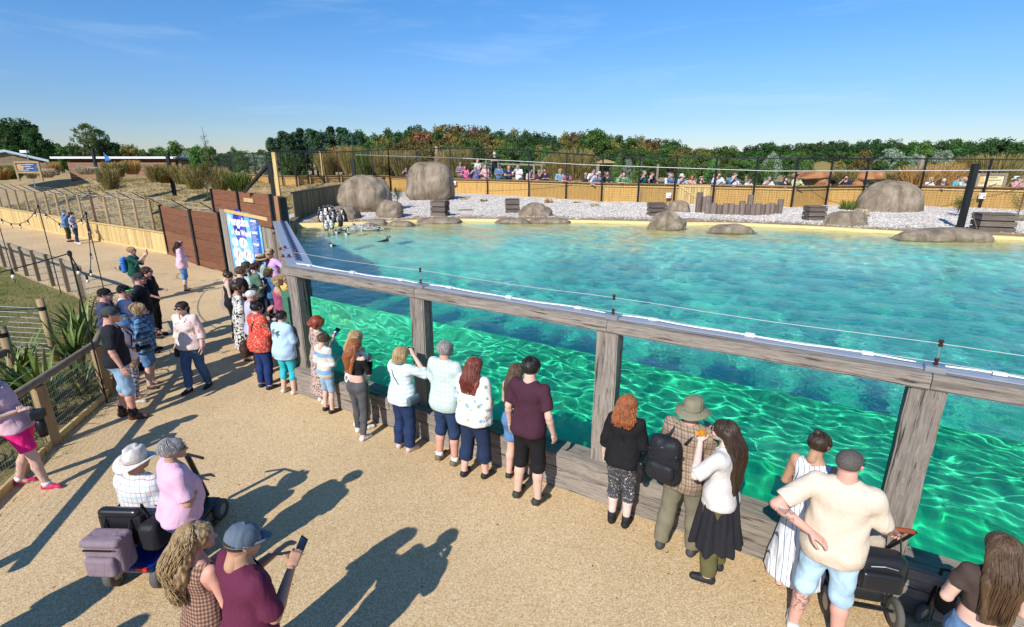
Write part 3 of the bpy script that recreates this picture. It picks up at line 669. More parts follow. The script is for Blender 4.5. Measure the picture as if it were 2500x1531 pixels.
# second fence on the lawn (round rail, tall posts with dark bands and netting)
l2 = empty('lawn_inner_fence', (0, 0, 0), 0, 'inner fence on the lawn with two thick round posts, black bands and loose netting', 'fence')
p1 = G(118, 865, 0.0); p2 = G(112, 925, 0); 
MB().tube([(0, 0, 0), (0, 0, 1.35)], .065, 12).build('post', M_POSTW, l2, loc=(-9.55, 9.9, 0), smooth=True)
MB().tube([(0, 0, 0), (.0, 0, 1.3)], .065, 12).build('post', M_POSTW, l2, loc=(-8.75, 8.25, 0), smooth=True)
for x, y in ((-9.55, 9.9), (-8.75, 8.25)): MB().lathe([(.068, 1.12), (.068, 1.2)], 14).build('black_band', M_BLACK, l2, loc=(x, y, 0))
MB().tube([(-8.75, 8.25, .86), (-8.3, 6.2, .9), (-7.9, 4.2, .92)], .06, 12).build('round_rail', M_RAILW, l2, smooth=True)
wm = MB()
wm.tube([(-9.55, 9.9, 1.16), (-12.5, 9.3, 1.15), (-16, 8.6, 1.2)], .018, 6); wm.tube([(-8.75, 8.25, 1.14), (-11.2, 8.6, 1.0), (-16, 9.4, 1.1)], .02, 6)
wm.build('edge_rope', plain('dark_rope', (.03, .035, .05), .7), l2)
wm = MB(); P0, P1_ = (-9.55, 9.9), (-17, 11.0)
for z in np.arange(.06, 1.2, .11): wm.tube([(P0[0], P0[1], z), (P1_[0], P1_[1], z)], .004, 3, caps=False)
for q in np.linspace(0, 1, 60): wm.tube([(P0[0] + (P1_[0] - P0[0]) * q, P0[1] + (P1_[1] - P0[1]) * q, 0), (P0[0] + (P1_[0] - P0[0]) * q, P0[1] + (P1_[1] - P0[1]) * q, 1.18)], .003, 3, caps=False)
tag(wm.build('netting', M_WIRE, l2), kind='stuff')
# festoon poles and the bulb string
poles = [(*G(38, 690), 2.3, 'left edge'), (*G(150, 720), 2.75, 'second'), (-12.1, 14.6, 2.62, 'third'), (*G(262, 985), 2.62, 'front')]
plab = ['thin black light pole at the left picture edge by the lawn fence', 'thin black light pole in the lawn fence holding one end of a bulb string', 'thin black light pole near the man with the blue rucksack', 'thin black pole in the flax plants where the bulb string peaks']
for (x, y, h, _), lb in zip(poles, plab):
    t = empty('light_pole', (x, y, 0), 0, lb, 'light pole', 'thin poles of the festoon lights'); MB().tube([(0, 0, -.05), (0, 0, h)], .013, 8).build('pole', M_BLACK, t); MB().lathe([(0, h + .05), (.03, h + .03), (.03, h - .03), (.018, h - .05)], 8).build('pole_cap', M_BLACK, t)
def festoon(a, b, sag, n, label):
    t = empty('festoon_lights', (0, 0, 0), 0, label, 'string lights', 'festoon strings with round bulbs')
    a, b = Vector(a), Vector(b); P = [a.lerp(b, q) - Vector((0, 0, sag * 4 * q * (1 - q))) for q in np.linspace(0, 1, 24)]
    MB().tube([tuple(p) for p in P], .010, 5).build('cable', M_BLACK, t)
    for i in range(n):
        q = (i + .5) / n; p = a.lerp(b, q) - Vector((0, 0, sag * 4 * q * (1 - q)))
        MB().lathe([(.016, 0), (.021, -.015), (.021, -.07), (.015, -.08)], 10).build('lamp_holder', M_BLACK, t, loc=tuple(p), smooth=True)
        MB().lathe([(.013, -.08), (.027, -.10), (.030, -.12), (.021, -.14), (0, -.15)], 10).build('bulb', plain('cream_bulb', (.75, .70, .52), .3), t, loc=tuple(p), smooth=True)
Pz = lambda i: (poles[i][0], poles[i][1], poles[i][2])
festoon(Pz(3), Pz(2), .95, 5, 'bulb string sagging deepest, from the flax pole to the pole near the blue rucksack')
festoon(Pz(3), (-14.5, 5.5, 2.5), .55, 5, 'bulb string running down left from the flax pole across the lawn')
festoon(Pz(1), Pz(2), .45, 4, 'bulb string in front of the couple with the camera')
festoon(Pz(0), Pz(1), .40, 5, 'bulb string along the pale wall at the far left')
# ---------------------------------------------------------------- fence round the far side of the pool
def timber_panel(x0, y0, x1, y1, z, h, parent, mat):
    an = math.atan2(y1 - y0, x1 - x0); L = math.hypot(x1 - x0, y1 - y0); nb_ = max(3, int(L / .145)); m = MB(); w_ = L / nb_
    for i in range(nb_): m.box((w_ * (i + .5), .008 * (i % 2), h / 2), (w_ - .006, .02, h))
    o = m.build('board_panel', mat, parent, loc=(x0, y0, z), rz=an); o['kind'] = 'stuff'; return o
def blk_fence(posts, z0, th, label, spread=.0, mesh=True, cap=True, mat=M_GOLD):
    f = empty('black_mesh_fence', (0, 0, 0), 0, label, 'fence')
    for i, (x, y, zt) in enumerate(posts):
        MB().box((0, 0, 0), (.07, .07, zt - z0 + .1)).build('steel_post', M_BLACK, f, loc=(x, y - .16, (zt + z0) / 2))
        MB().box((0, 0, 0), (.11, .09, th + .05)).build('timber_post', M_POSTW, f, loc=(x + .1, y - .05, z0 + th / 2))
        MB().bar((0, 0, 0), (.38, -.3, .30), .035, .035).build('slanted_arm', M_BLACK, f, loc=(x, y, z0 + th - .12))
    for (x0, y0, a), (x1, y1, b) in zip(posts, posts[1:]):
        timber_panel(x0, y0, x1, y1, z0, th, f, mat)
        MB().bar((x0, y0 - .16, a), (x1, y1 - .16, b), .05, .06).build('top_rail', M_BLACK, f)
        MB().bar((x0, y0 - .03, z0 + th + .02), (x1, y1 - .03, z0 + th + .02), .20, .045).build('leaning_rail', wood_mat('leaning_rail_wood', (.28, .15, .06), (.48, .30, .13), 'X') if 'lr' not in _cube else _cube['lr'], f)
        MB().bar((x0, y0 - .05, z0 + th - .13), (x1, y1 - .05, z0 + th - .13), .03, .05).build('batten', M_PALEX, f)
    if mesh:
        wm = MB()
        for (x0, y0, a), (x1, y1, b) in zip(posts, posts[1:]):
            y0 -= .17; y1 -= .17; L = math.hypot(x1 - x0, y1 - y0); nv = int(L / .11)
            for j in range(nv):
                q = j / nv; x, y = x0 + (x1 - x0) * q, y0 + (y1 - y0) * q; zt = a + (b - a) * q
                wm.add([(x - .0022, y, z0), (x + .0022, y, z0), (x + .0022, y, zt), (x - .0022, y, zt)], [(0, 1, 2, 3)])
            for z in np.arange(z0 + .05, max(a, b), .11):
                wm.add([(x0, y0, z - .0022), (x1, y1, z - .0022), (x1, y1, z + .0022), (x0, y0, z + .0022)], [(0, 1, 2, 3)])
        tag(wm.build('wire_mesh', M_WIREB, f), kind='stuff')
    return f
_cube['lr'] = wood_mat('leaning_rail_timber', (.28, .15, .06), (.48, .30, .13), 'X')
blk_fence([p for p in FPOST], DECK_Z - .08, 1.12, 'tall black mesh fence with golden board panels along the far side of the pool')
w_ = MB().tube([(*G(868, 378, 4.35)[:2], 4.35)] + [(x, y - .9, z) for x, y, z in [(-3, 33, 4.25), (4, 28.6, 3.88), (12, 25.3, 3.62), (18.6, 23.6, 3.66), (24.5, 22.6, 3.72), (30, 21.5, 3.8)]], .012, 5).build('tension_wire', M_WHITE)
tag(w_, 'pale wire stretched in front of the far fence at head height', 'wire')
# perimeter frame of big timber posts with dark rail at the left end
pf = empty('timber_enclosure', (0, 0, 0), 0, 'row of big square timber posts joined by a dark rail left of the tall rock', 'frame')
fpt = [G(681, 474, 1.95), G(793, 458, 1.9), G(912, 447, 1.9), G(957, 441, 1.9)]; ftz = [ZAT(667, 372, fpt[0][1]), ZAT(787, 369, fpt[1][1]), ZAT(905, 366.5, fpt[2][1]), ZAT(955, 366, fpt[3][1])]
for (x, y), z in zip(fpt, ftz): MB().box((0, 0, 0), (.22, .22, z - 1.8)).build('timber_post', M_PALE, pf, loc=(x, y, (z + 1.8) / 2))
for i in range(3): MB().bar((*fpt[i], ftz[i] + .05), (*fpt[i + 1], ftz[i + 1] + .05), .16, .10).build('dark_rail', M_BLACK, pf)
bpst = G(866, 438, 1.95); o = MB().box((0, 0, 0), (.22, .22, 2.6)).build('black_post', M_BLACKP); o.location = (bpst[0], 34, 3.2 - .3); o.location.x = XAT(862, 400, 34); tag(o, 'thick black square post standing between timber posts by the big rocks', 'post')
# second black mesh fence with gold boards further left
FP2 = []
for x, yb, yt in [(532, 446, 377), (548, 447, 376.5), (576, 450, 376), (604, 454, 375.5), (632, 458, 375), (662, 461, 374), (695, 463, 374), (728, 464, 374), (757, 463, 373), (795, 462, 372), (832, 461, 371), (870, 460, 370), (915, 462, 368), (955, 466, 366)]:
    x_, y_ = G(x, yb, 2.0); FP2.append((x_, y_, ZAT(x, yt, y_)))
FP2[-1] = FPOST[0]
blk_fence(FP2, 1.92, 1.08, 'long black mesh fence with gold board panels beyond the brown planks, left of the rocks')
# tall black poles
for (x, yb, yt, z, w, lb) in [(425, 467, 375, 2.05, .2, 'leaning black pole on the dry mound, nearer of the two'), (241, 436, 362, 2.55, .2, 'black pole on the dry mound, further one on the left'), (2343, 558, 400, DECK_Z, .155, 'thick black square pole beside the pool at the right')]:
    X, Y = G(x, yb, z); o = MB().box((0, 0, 0), (w, w, ZAT(x, yt, Y) - z + .3)).build('black_pole', M_BLACKP); o.location = (X, Y, (ZAT(x, yt, Y) + z - .3) / 2); tag(o, lb, 'pole')
    if x == 2343: FPOLE = (X, Y)
# low gate with diagonal brace in the far fence
ga, gb = FPOST[9], FPOST[10]
# ---------------------------------------------------------------- rocks
def rock(name, label, c, size, z0, seed, flat=0.0, cat='rock', top=.0, sub=5, water=False, group=None, amp=.13, square=2.6):
    bm = bmesh.new(); bmesh.ops.create_icosphere(bm, subdivisions=sub, radius=1)
    sx, sy, sz = size
    for v in bm.verts:
        p = v.co.normalized(); e = square
        k = (abs(p.x) ** e + abs(p.y) ** e + abs(p.z) ** e) ** (-1 / e); q = p * k
        n1 = noise.noise(q * 1.1 + Vector((seed * 7.3, 0, seed))); n2 = noise.noise(q * 2.6 + Vector((0, seed * 3.1, 0))); n3 = noise.noise(q * 7 + Vector((seed, 0, 0)))
        q = q * (1 + amp * n1 + amp * .45 * n2 + amp * .12 * n3); q.x *= 1 + .12 * (0.2 - q.z) ; q.y *= 1 + .10 * (0.2 - q.z)
        v.co = Vector((q.x * sx, q.y * sy, q.z * sz))
    me = bpy.data.meshes.new(name); bm.to_mesh(me); bm.free(); me.materials.append(M_ROCK)
    me.polygons.foreach_set('use_smooth', [True] * len(me.polygons))
    o = link(name, me, None, (c[0], c[1], z0 + sz * (1 - flat) * .0)); tag(o, label, cat, group)
    if water: o.cycles.is_caustics_receiver = True
    return o
def rk(x0, x1, yb, yt, seed, label, z=DECK_Z, deep=.85, cat='rock', water=False, sink=.25, amp=.13, square=2.6, group=None, dy=0):
    X, Y = G((x0 + x1) / 2, yb, z); w = (G(x1, yb, z)[0] - G(x0, yb, z)[0]) / 2; Yc = Y + w * deep + dy
    s_ = Yc / Y; zt = ZAT((x0 + x1) / 2, yt, Yc); h = zt - z; sz = h / (2 - sink * 2) if sink < .8 else h / (1 - 0.0)
    cz = zt - sz
    return rock('rock' if h > .28 else 'flat_rock', label, (XAT((x0 + x1) / 2, yb, Yc), Yc), (w * s_ * 1.0, w * deep, sz), cz, seed, cat=cat, water=water, amp=amp, square=square, group=group)
rk(835, 953, 521, 427, 1, 'big leaning grey brown boulder in front of the green board wall', sink=.12, amp=.16, deep=.8)
rk(997, 1107, 495, 396, 2, 'tallest grey boulder with a flat rounded top beside the far fence', sink=.04, amp=.09, square=3.2, deep=.8)
rk(923, 985, 532, 489, 3, 'round grey rock on the gravel below the two tall boulders', sink=.2)
rk(806, 878, 537, 503, 4, 'low brown rock right behind the group of penguins', sink=.3, deep=1.0)
rk(1266, 1348, 531, 497, 5, 'peaked sandy rock behind the flat slabs at the pool middle', sink=.42, amp=.22, square=2.1)
rk(1585, 1668, 561, 516, 6, 'peaked rock standing in the water edge by the second crate', z=WATER_Z, sink=.4, amp=.24, square=2.1, water=True)
rk(1626, 1680, 521, 489, 7, 'pale round rock behind the crate, next to the stump palisade', sink=.25)
rk(2096, 2234, 524, 440, 8, 'huge smooth dome of a boulder at the right of the pool', sink=.30, amp=.06, square=2.3, deep=.8)
rk(2018, 2106, 552, 514, 9, 'small grey rock with grass behind, left of the dome boulder', sink=.42, amp=.16)
rk(1208, 1292, 546, 533, 10, 'flat slab at the far pool edge, left one under the peaked rock', z=WATER_Z, sink=.5, deep=.6, water=True)
rk(1290, 1392, 545, 531, 11, 'long flat slab at the far pool edge, right one under the peaked rock', z=WATER_Z, sink=.5, deep=.5, water=True)
rk(1018, 1126, 546, 530, 12, 'flat brown slab on the shore in front of the first crate', z=WATER_Z, sink=.5, deep=.6, water=True)
rk(945, 1012, 552, 539, 13, 'flat brown slab between the splash and the first crate', z=WATER_Z, sink=.5, deep=.6, water=True)
rk(866, 925, 562, 546, 14, 'flat wet slab behind the splashing penguin', z=WATER_Z, sink=.5, deep=.8, water=True)
rk(893, 948, 549, 535, 24, 'small flat wet slab below the round rock', z=WATER_Z, sink=.5, deep=.8)
rk(1728, 1842, 569, 547, 15, 'dark low slab lying in the water at the middle right', z=WATER_Z, sink=.6, deep=.45, water=True)
rk(2190, 2418, 590, 556, 16, 'long pale slab at the pool edge below the black square pole', z=WATER_Z, sink=.45, deep=.38, water=True, amp=.10)
rk(1655, 1720, 547, 533, 17, 'thin flat slab right of the rock in the water', z=WATER_Z, sink=.5, deep=.5)
rk(2485, 2570, 548, 522, 18, 'small rock cut by the right picture edge behind the crate', sink=.3)
rk(1115, 1160, 517, 511, 19, 'thin pale stepping stone in the white gravel, left', sink=.5)
rk(2210, 2290, 527, 521, 20, 'thin pale stepping stone in the gravel right of the dome boulder', sink=.5)
rk(760, 838, 545, 524, 21, 'dark wet slab in the shade by the penguins', z=WATER_Z, sink=.5, deep=.9, water=True)
# ---------------------------------------------------------------- loose white pebbles on the bank
pb = MB(); r = np.random.RandomState(5); V, Q = [], []
oct_v = np.array([(1, 0, 0), (0, 1, 0), (-1, 0, 0), (0, -1, 0), (0, 0, .7), (0, 0, -.7)]); oct_f = np.array([(0, 1, 4), (1, 2, 4), (2, 3, 4), (3, 0, 4)])
N = 26000; X = r.uniform(-8, 24, N); dd = r.beta(1.2, 1.4, N); ys_ = np.array([shore(x) for x in X]); ye = np.array([fence_y(x) for x in X]); Y = ys_ + .35 + dd * np.clip(ye - ys_ - .5, .1, 12)
keep = (r.rand(N) < np.clip((Y - ys_) / 2.0, .12, 1)) & ((X > -8.0)); X, Y = X[keep], Y[keep]; Zp = bank_z(X, Y)
for i in range(len(X)):
    s = r.uniform(.022, .05); a = r.uniform(0, 6.28); ca, sa_ = math.cos(a) * s, math.sin(a) * s
    v = oct_v * np.array([1, r.uniform(.6, 1), 1]); V.append(np.stack([v[:, 0] * ca - v[:, 1] * sa_ + X[i], v[:, 0] * sa_ + v[:, 1] * ca + Y[i], v[:, 2] * s + Zp[i] + .004], 1)); Q.append(oct_f + 6 * i)
tp = NT('white_pebble', .8, .2); cc = tp.n('NewGeometry'); tp.color(tp.ramp(cc.outputs['Random Per Island'], [(0, (.33, .28, .23)), (.25, (.50, .45, .39)), (1, (.68, .63, .57))]))
tag(link('pebbles', npmesh('pebbles', np.concatenate(V), np.concatenate(Q), tp.m, False)), kind='stuff')
# ---------------------------------------------------------------- crates, stumps
def crate(label, px0_, px1_, yb, yt, rz, seed, deep=.8):
    X, Y = G((px0_ + px1_) / 2, yb, DECK_Z); w = (G(px1_, yb, DECK_Z)[0] - G(px0_, yb, DECK_Z)[0]) * .82; h = ZAT(px0_, yt, Y + .15) - DECK_Z; d = w * deep
    t = empty('wooden_crate', (X, Y + d / 2, DECK_Z), rz, label, 'crate', 'dark slatted crates on the gravel'); n = 3; sh = h / n
    for k in range(n):
        z = sh * (k + .5)
        for s in (-1, 1):
            MB().box((0, 0, 0), (w, .035, sh - .035), rx=R(2 * s * (k % 2))).build('slat', M_CRATE, t, loc=(0, s * d / 2, z))
            MB().box((0, 0, 0), (.035, d - .04, sh - .035)).build('slat', M_CRATE, t, loc=(s * (w / 2 - .02), 0, z))
    for k in range(4): MB().box((0, 0, 0), (w + .02, d / 4 - .012, .03)).build('lid_board', M_CRATE, t, loc=(0, -d / 2 + d / 4 * (k + .5), h + .015))
    for s in (-1, 1): MB().bar((s * (w / 2 + .012), -d / 2, .02), (s * (w / 2 + .012), d / 2, h - .02), .02, .05).build('cross_brace', M_CRATE, t)
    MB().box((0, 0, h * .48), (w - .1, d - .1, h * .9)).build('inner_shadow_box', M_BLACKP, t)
    return t
crate('dark slatted crate right of the tallest boulder', 1050, 1096, 530, 492, R(-14), 1)
crate('slatted crate left of the peaked rock in mid gravel', 1231, 1271, 522, 487, R(4), 2)
crate('slatted crate next to the pale rock and the rock in the water', 1583, 1629, 529, 497, R(6), 3)
crate('slatted crate right of the stump palisade', 1970, 2020, 541, 505, R(-4), 4)
crate('largest dark crate at the right picture edge', 2398, 2485, 570, 524, R(-20), 5, .7)
st = empty('stump_palisade', (*G(1808, 524, DECK_Z), DECK_Z), 0, 'low curved palisade of upright dark stumps in the gravel', 'palisade')
_, Yp = G(1808, 527, DECK_Z); x0_, x1_ = G(1716, 524, DECK_Z)[0], G(1902, 524, DECK_Z)[0]; ns = 15
for i in range(ns):
    x = x0_ + (x1_ - x0_) * (i + .5) / ns; hh = .48 + .04 * math.sin(i * 2.3); hh = .80 if i in (0,) else (.66 if i in (14, ) else hh); yy = Yp - .9 * (1 - ((i - 7) / 7.5) ** 2) * .5
    MB().tube([(0, 0, -.05), (0, 0, hh)], .118, 9).build('stump', M_STUMP, st, loc=(x - st.location.x, yy - st.location.y + .4, 0))
for i, (dx, hh) in enumerate(((0.05, .88), (x1_ - x0_ - .95, .78), (x1_ - x0_ - 1.3, .52), (.32, .70))):
    MB().tube([(0, 0, -.05), (0, 0, hh)], .13, 9).build('stump', M_STUMP, st, loc=(x0_ + dx - st.location.x, .75, 0))
# gate with diagonal brace
def lerp(a, b, q): return a + (b - a) * q
gt = empty('timber_gate', (0, 0, 0), 0, 'pale timber gate with a diagonal brace in the far board fence', 'gate')
(xa, ya, _), (xb, yb_, _) = FPOST[8], FPOST[9]; xa, ya, xb, yb_ = lerp(xa, xb, .12), lerp(ya, yb_, .12) - .1, lerp(xa, xb, .93), lerp(ya, yb_, .93) - .1
L = math.hypot(xb - xa, yb_ - ya); an = math.atan2(yb_ - ya, xb - xa); gt.location = (xa, ya, DECK_Z); gt.rotation_euler = (0, 0, an)
for i in range(10): MB().box((0, 0, 0), (L / 10 - .01, .025, 1.02)).build('gate_board', M_PALE, gt, loc=(L * (i + .5) / 10, 0, .53))
MB().bar((.05, -.03, .98), (L - .05, -.03, .1), .03, .11).build('diagonal_brace', M_PALEX, gt)
for z in (.08, .98): MB().bar((0, -.028, z), (L, -.028, z), .03, .10).build('cross_rail', M_PALEX, gt)
for (px, py, lb) in ((1109, 447, 'small white control box with a red button on the far fence beside the tall boulder'), (1632, 477, 'small pale control box on the far fence behind the second crate'), (2398, 478, 'pale control box on the fence right of the black square pole')):
    Yb = behind_fence(px, py, -.25); X = XAT(px, py, Yb); Zb = ZAT(px, py, Yb)
    t = empty('control_box', (X, Yb, Zb), 0, lb, 'control box', 'control boxes on the far fence'); MB().box((0, 0, 0), (.24, .1, .26)).build('case', M_WHITE, t); MB().box((.05, -.055, -.05), (.07, .02, .07)).build('button', plain('red_plastic', (.55, .03, .03), .4), t)
    MB().box((0, .12, 0), (.05, .2, .05)).build('bracket', M_BLACK, t)

# ---------------------------------------------------------------- plants
def leaf_mat(name, dark, light, rnd=.35, trans=.42):
    t = NT(name, .6, .25); n = t.n('NewGeometry'); a = t.ramp(n.outputs['Random Per Island'], [(0, dark), (1, light)])
    o = t.objrand(); c = t.mix(1, a, t.ramp(o, [(0, (1 - rnd,) * 3), (1, (1 + rnd,) * 3)]), 'MULTIPLY')
    hs_ = t.n('HueSaturation'); t.l(t.math('ADD', t.math('MULTIPLY', t.math('SUBTRACT', o, .5), .05), .5), hs_.inputs['Hue']); t.l(c, hs_.inputs['Color']); t.color(hs_.outputs[0])
    if trans:
        tr = t.n('BsdfTranslucent'); t.l(hs_.outputs[0], tr.inputs[0]); mi = t.n('MixShader'); mi.inputs[0].default_value = trans
        out = [q for q in t.t.nodes if q.type == 'OUTPUT_MATERIAL'][0]; t.l(t.b.outputs[0], mi.inputs[1]); t.l(tr.outputs[0], mi.inputs[2]); t.l(mi.outputs[0], out.inputs[0])
    return t.m
LEAF = {
 'oak': leaf_mat('oak_leaf', (0.043, 0.098, 0.023), (0.146, 0.254, 0.055)),
 'darkoak': leaf_mat('dark_oak_leaf', (0.023, 0.062, 0.019), (0.088, 0.166, 0.043), .25),
 'autumn': leaf_mat('browning_leaf', (0.108, 0.117, 0.031), (0.351, 0.254, 0.078), .4),
 'rust': leaf_mat('rusty_leaf', (0.195, 0.108, 0.043), (0.507, 0.264, 0.108), .25),
 'pine': leaf_mat('pine_needle', (0.016, 0.055, 0.027), (0.062, 0.127, 0.055), .2, .1),
 'poplar': leaf_mat('poplar_leaf', (0.068, 0.150, 0.030), (0.195, 0.330, 0.075), .25),
 'willow': leaf_mat('silver_willow_leaf', (0.180, 0.255, 0.150), (0.450, 0.540, 0.375), .2),
 'birch': leaf_mat('birch_leaf', (0.075, 0.128, 0.033), (0.225, 0.285, 0.090), .2)}
M_BARK = wood_mat('tree_bark', (.05, .04, .03), (.16, .13, .10), 'Z', rand=.2)
def leafcloud(seed, kind, nclump, nleaf, ls):
    r = np.random.RandomState(seed); cs = []
    for i in range(nclump):
        a = r.uniform(0, 2 * math.pi)
        if kind == 'round': u = r.uniform(-.75, 1); rad = math.sqrt(max(0, 1 - u * u)) ; q = r.uniform(.55, .95) ; cs.append((rad * q * math.cos(a), rad * q * math.sin(a), u * q, r.uniform(.2, .36)))
        elif kind == 'tall': u = r.uniform(-1, 1); rad = math.sqrt(max(0, 1 - abs(u) ** 2.2)) * .42; q = r.uniform(.4, 1); cs.append((rad * q * math.cos(a), rad * q * math.sin(a), u * 1.0, r.uniform(.12, .22)))
        elif kind == 'cone': u = r.uniform(0, 1); rad = (1 - u) ** .8 * .62 * r.uniform(.3, 1); cs.append((rad * math.cos(a), rad * math.sin(a), u * 2 - 1, r.uniform(.13, .24)))
        elif kind == 'open': u = r.uniform(-.8, 1); rad = math.sqrt(max(0, 1 - u * u)) * r.uniform(.4, 1); cs.append((rad * math.cos(a), rad * math.sin(a), u * .95, r.uniform(.10, .2)))
        else: u = r.uniform(-.2, 1); rad = math.sqrt(max(0, 1 - u * u)) * r.uniform(.2, .95); cs.append((rad * math.cos(a), rad * math.sin(a), u, r.uniform(.2, .33)))
    cs = np.array(cs); ci = r.randint(0, nclump, nclump * nleaf); d = r.normal(size=(len(ci), 3)); d /= np.linalg.norm(d, axis=1)[:, None]
    P = cs[ci, :3] + d * cs[ci, 3:4] * (r.uniform(.45, 1.05, (len(ci), 1))) * np.array([1, 1, .72])
    nrm = d + r.normal(size=d.shape) * .7; nrm /= np.linalg.norm(nrm, axis=1)[:, None]
    t1 = np.cross(nrm, r.normal(size=d.shape)); t1 /= np.linalg.norm(t1, axis=1)[:, None]; t2 = np.cross(nrm, t1); s = ls * r.uniform(.6, 1.3, (len(ci), 1))
    V = np.stack([P - t1 * s, P - t2 * s * .6, P + t1 * s, P + t2 * s * .6], 1).reshape(-1, 3); return V, np.arange(len(V)).reshape(-1, 4)
CROWN = {}
for k, (kd, ncl, nlf, ls) in {'round0': ('round', 70, 60, .055), 'round1': ('round', 58, 66, .058), 'round2': ('round', 84, 52, .052), 'tall0': ('tall', 60, 40, .035), 'tall1': ('tall', 46, 46, .04), 'cone0': ('cone', 80, 46, .045), 'cone1': ('cone', 64, 50, .05), 'open0': ('open', 90, 40, .036), 'bush0': ('bush', 44, 60, .055), 'bush1': ('bush', 36, 64, .06)}.items():
    CROWN[k] = leafcloud(sum(map(ord, k)), kd, ncl, int(nlf * 1.25), ls * 1.12)
_cm = {}
def crown_mesh(shape, leaf):
    k = (shape, leaf)
    if k not in _cm: _cm[k] = npmesh('crown', *CROWN[shape], LEAF[leaf], False)
    return _cm[k]
def trunk_mesh(h, r0, seed, limbs=4):
    m = MB(); r = random.Random(seed); m.tube([(0, 0, -.4), (.02 * h, 0, h * .35), (0, .02 * h, h * .7), (0, 0, h)], [r0, r0 * .8, r0 * .55, r0 * .2], 8)
    for i in range(limbs):
        a = r.uniform(0, 6.28); z = h * r.uniform(.35, .7); l = h * r.uniform(.25, .4); m.tube([(0, 0, z), (math.cos(a) * l * .5, math.sin(a) * l * .5, z + l * .4), (math.cos(a) * l, math.sin(a) * l, z + l * .7)], [r0 * .4, r0 * .28, r0 * .1], 6)
    return m.mesh('trunk', M_BARK)
_tm = {}
def tree(px, ytop, dist, wpx, shape, leaf, label, zb=None, group=None, cat='tree', name='tree', lowfrac=.25, trunk=True):
    """tree whose crown top is seen at (px, ytop) and whose crown is wpx wide, standing dist away"""
    X = XAT(px, ytop, dist); zt = ZAT(px, ytop, dist); zb = terrain_z(np.array([X]), np.array([dist]))[0] if zb is None else zb
    X = float(X); h = zt - zb; w = wpx / FPX * dist / 2 * .97; t = empty(name, (X, dist, float(zb)), rng.uniform(0, 6.28), label, cat, group)
    ch = h * (1 - lowfrac) / 2 if lowfrac >= 0 else h / 2
    cr = link('crown', crown_mesh(shape, leaf), t, (0, 0, h - ch)); cr.scale = (w, w, ch) if not shape.startswith('tall') else (w / .45, w / .45, ch)
    if shape.startswith('cone'): cr.scale = (w / .6, w / .6, ch)
    if shape.startswith('bush'): cr.scale = (w, w, h); cr.location = (0, 0, 0)
    if trunk:
        k = rng.randint(0, 2)
        if k not in _tm: _tm[k] = trunk_mesh(1.0, .035, k)
        tr = link('trunk', _tm[k], t); tr.scale = (h * .9, h * .9, h * .9)
    return t
SKY_L = [(0, 296), (60, 312), (100, 342), (160, 352), (280, 346), (315, 352), (350, 362), (420, 350), (455, 362), (490, 352), (530, 368), (570, 362), (610, 364), (655, 366)]
SKY_M = [(655, 335), (700, 322), (750, 315), (800, 312), (868, 312), (885, 330), (930, 318), (1000, 311), (1100, 309), (1180, 311), (1250, 315), (1330, 321), (1400, 323), (1455, 320), (1500, 330), (1560, 334), (1640, 341), (1690, 356), (1740, 366)]
SKY_R = [(1700, 366), (1760, 362), (1830, 362), (1885, 345), (1920, 356), (1960, 352), (2010, 345), (2100, 343), (2200, 342), (2280, 342), (2360, 343), (2430, 340), (2500, 345), (2560, 345)]
def yt_(tab, x): return float(np.interp(x, [p[0] for p in tab], [p[1] for p in tab]))
LM = [(960, 'above the leaning boulder'), (1110, 'above the tallest boulder'), (1220, 'above the first visitors'), (1330, 'above the second crate'), (1430, 'above the pampas clumps'), (1530, 'above the thatched pavilion'), (1640, 'above the third crate'), (1750, 'above the timber gate'), (1860, 'above the stump palisade'), (1950, 'above the fourth crate'), (2060, 'above the orange rock bridge'), (2200, 'above the dome boulder'), (2330, 'above the golden pampas'), (2460, 'above the cream signboard'), (9999, 'at the right picture edge')]
def lmk(x): return next(b for a, b in LM if x < a)
ROWS = ['on the skyline', 'in the second row', 'low down', 'lowest in front']
r = random.Random(12); gw_ = 'wood of browning oaks behind the pool'
for x in np.arange(660, 872, 15):
    tree(x + r.uniform(-4, 4), yt_(SKY_M, x) + r.uniform(-2, 8), r.uniform(122, 132), r.uniform(46, 60), r.choice(['cone0', 'cone1', 'round1']), 'pine', ['tall', 'rounded', 'narrow', 'broad'][int(x / 15) % 4] + ' dark pine ' + ('above the first timber post' if x < 720 else 'above the second timber post' if x < 800 else 'at the edge of the browning oaks'), group='dark pines at the left end of the wood', lowfrac=.12)
for row, (off, dist) in enumerate(((0, 150), (14, 138), (30, 126), (46, 114))):
    for x in np.arange(880 if row < 3 else 900, 1745, 31):
        x_ = x + r.uniform(-8, 8); leaf = r.choices(['oak', 'autumn', 'rust', 'darkoak', 'pine'], [4, 5, .9 if 880 < x_ < 1500 else .3, 2.4, .5])[0]
        tree(x_, yt_(SKY_M, x_) + off + r.uniform(-4, 5), dist + r.uniform(-3, 3), r.uniform(54, 84), r.choice(['round0', 'round1', 'round2']), leaf, {'oak': 'green broadleaf tree ', 'autumn': 'olive brown tree ', 'rust': 'rust red tree ', 'darkoak': 'dark green tree ', 'pine': 'blackish pine '}[leaf] + ROWS[row] + ' of the long wood ' + lmk(x_), group=gw_, lowfrac=.05)
tree(1453, 318, 112, 88, 'round0', 'oak', 'bright green oak rising highest in the middle of the long wood', lowfrac=.05)
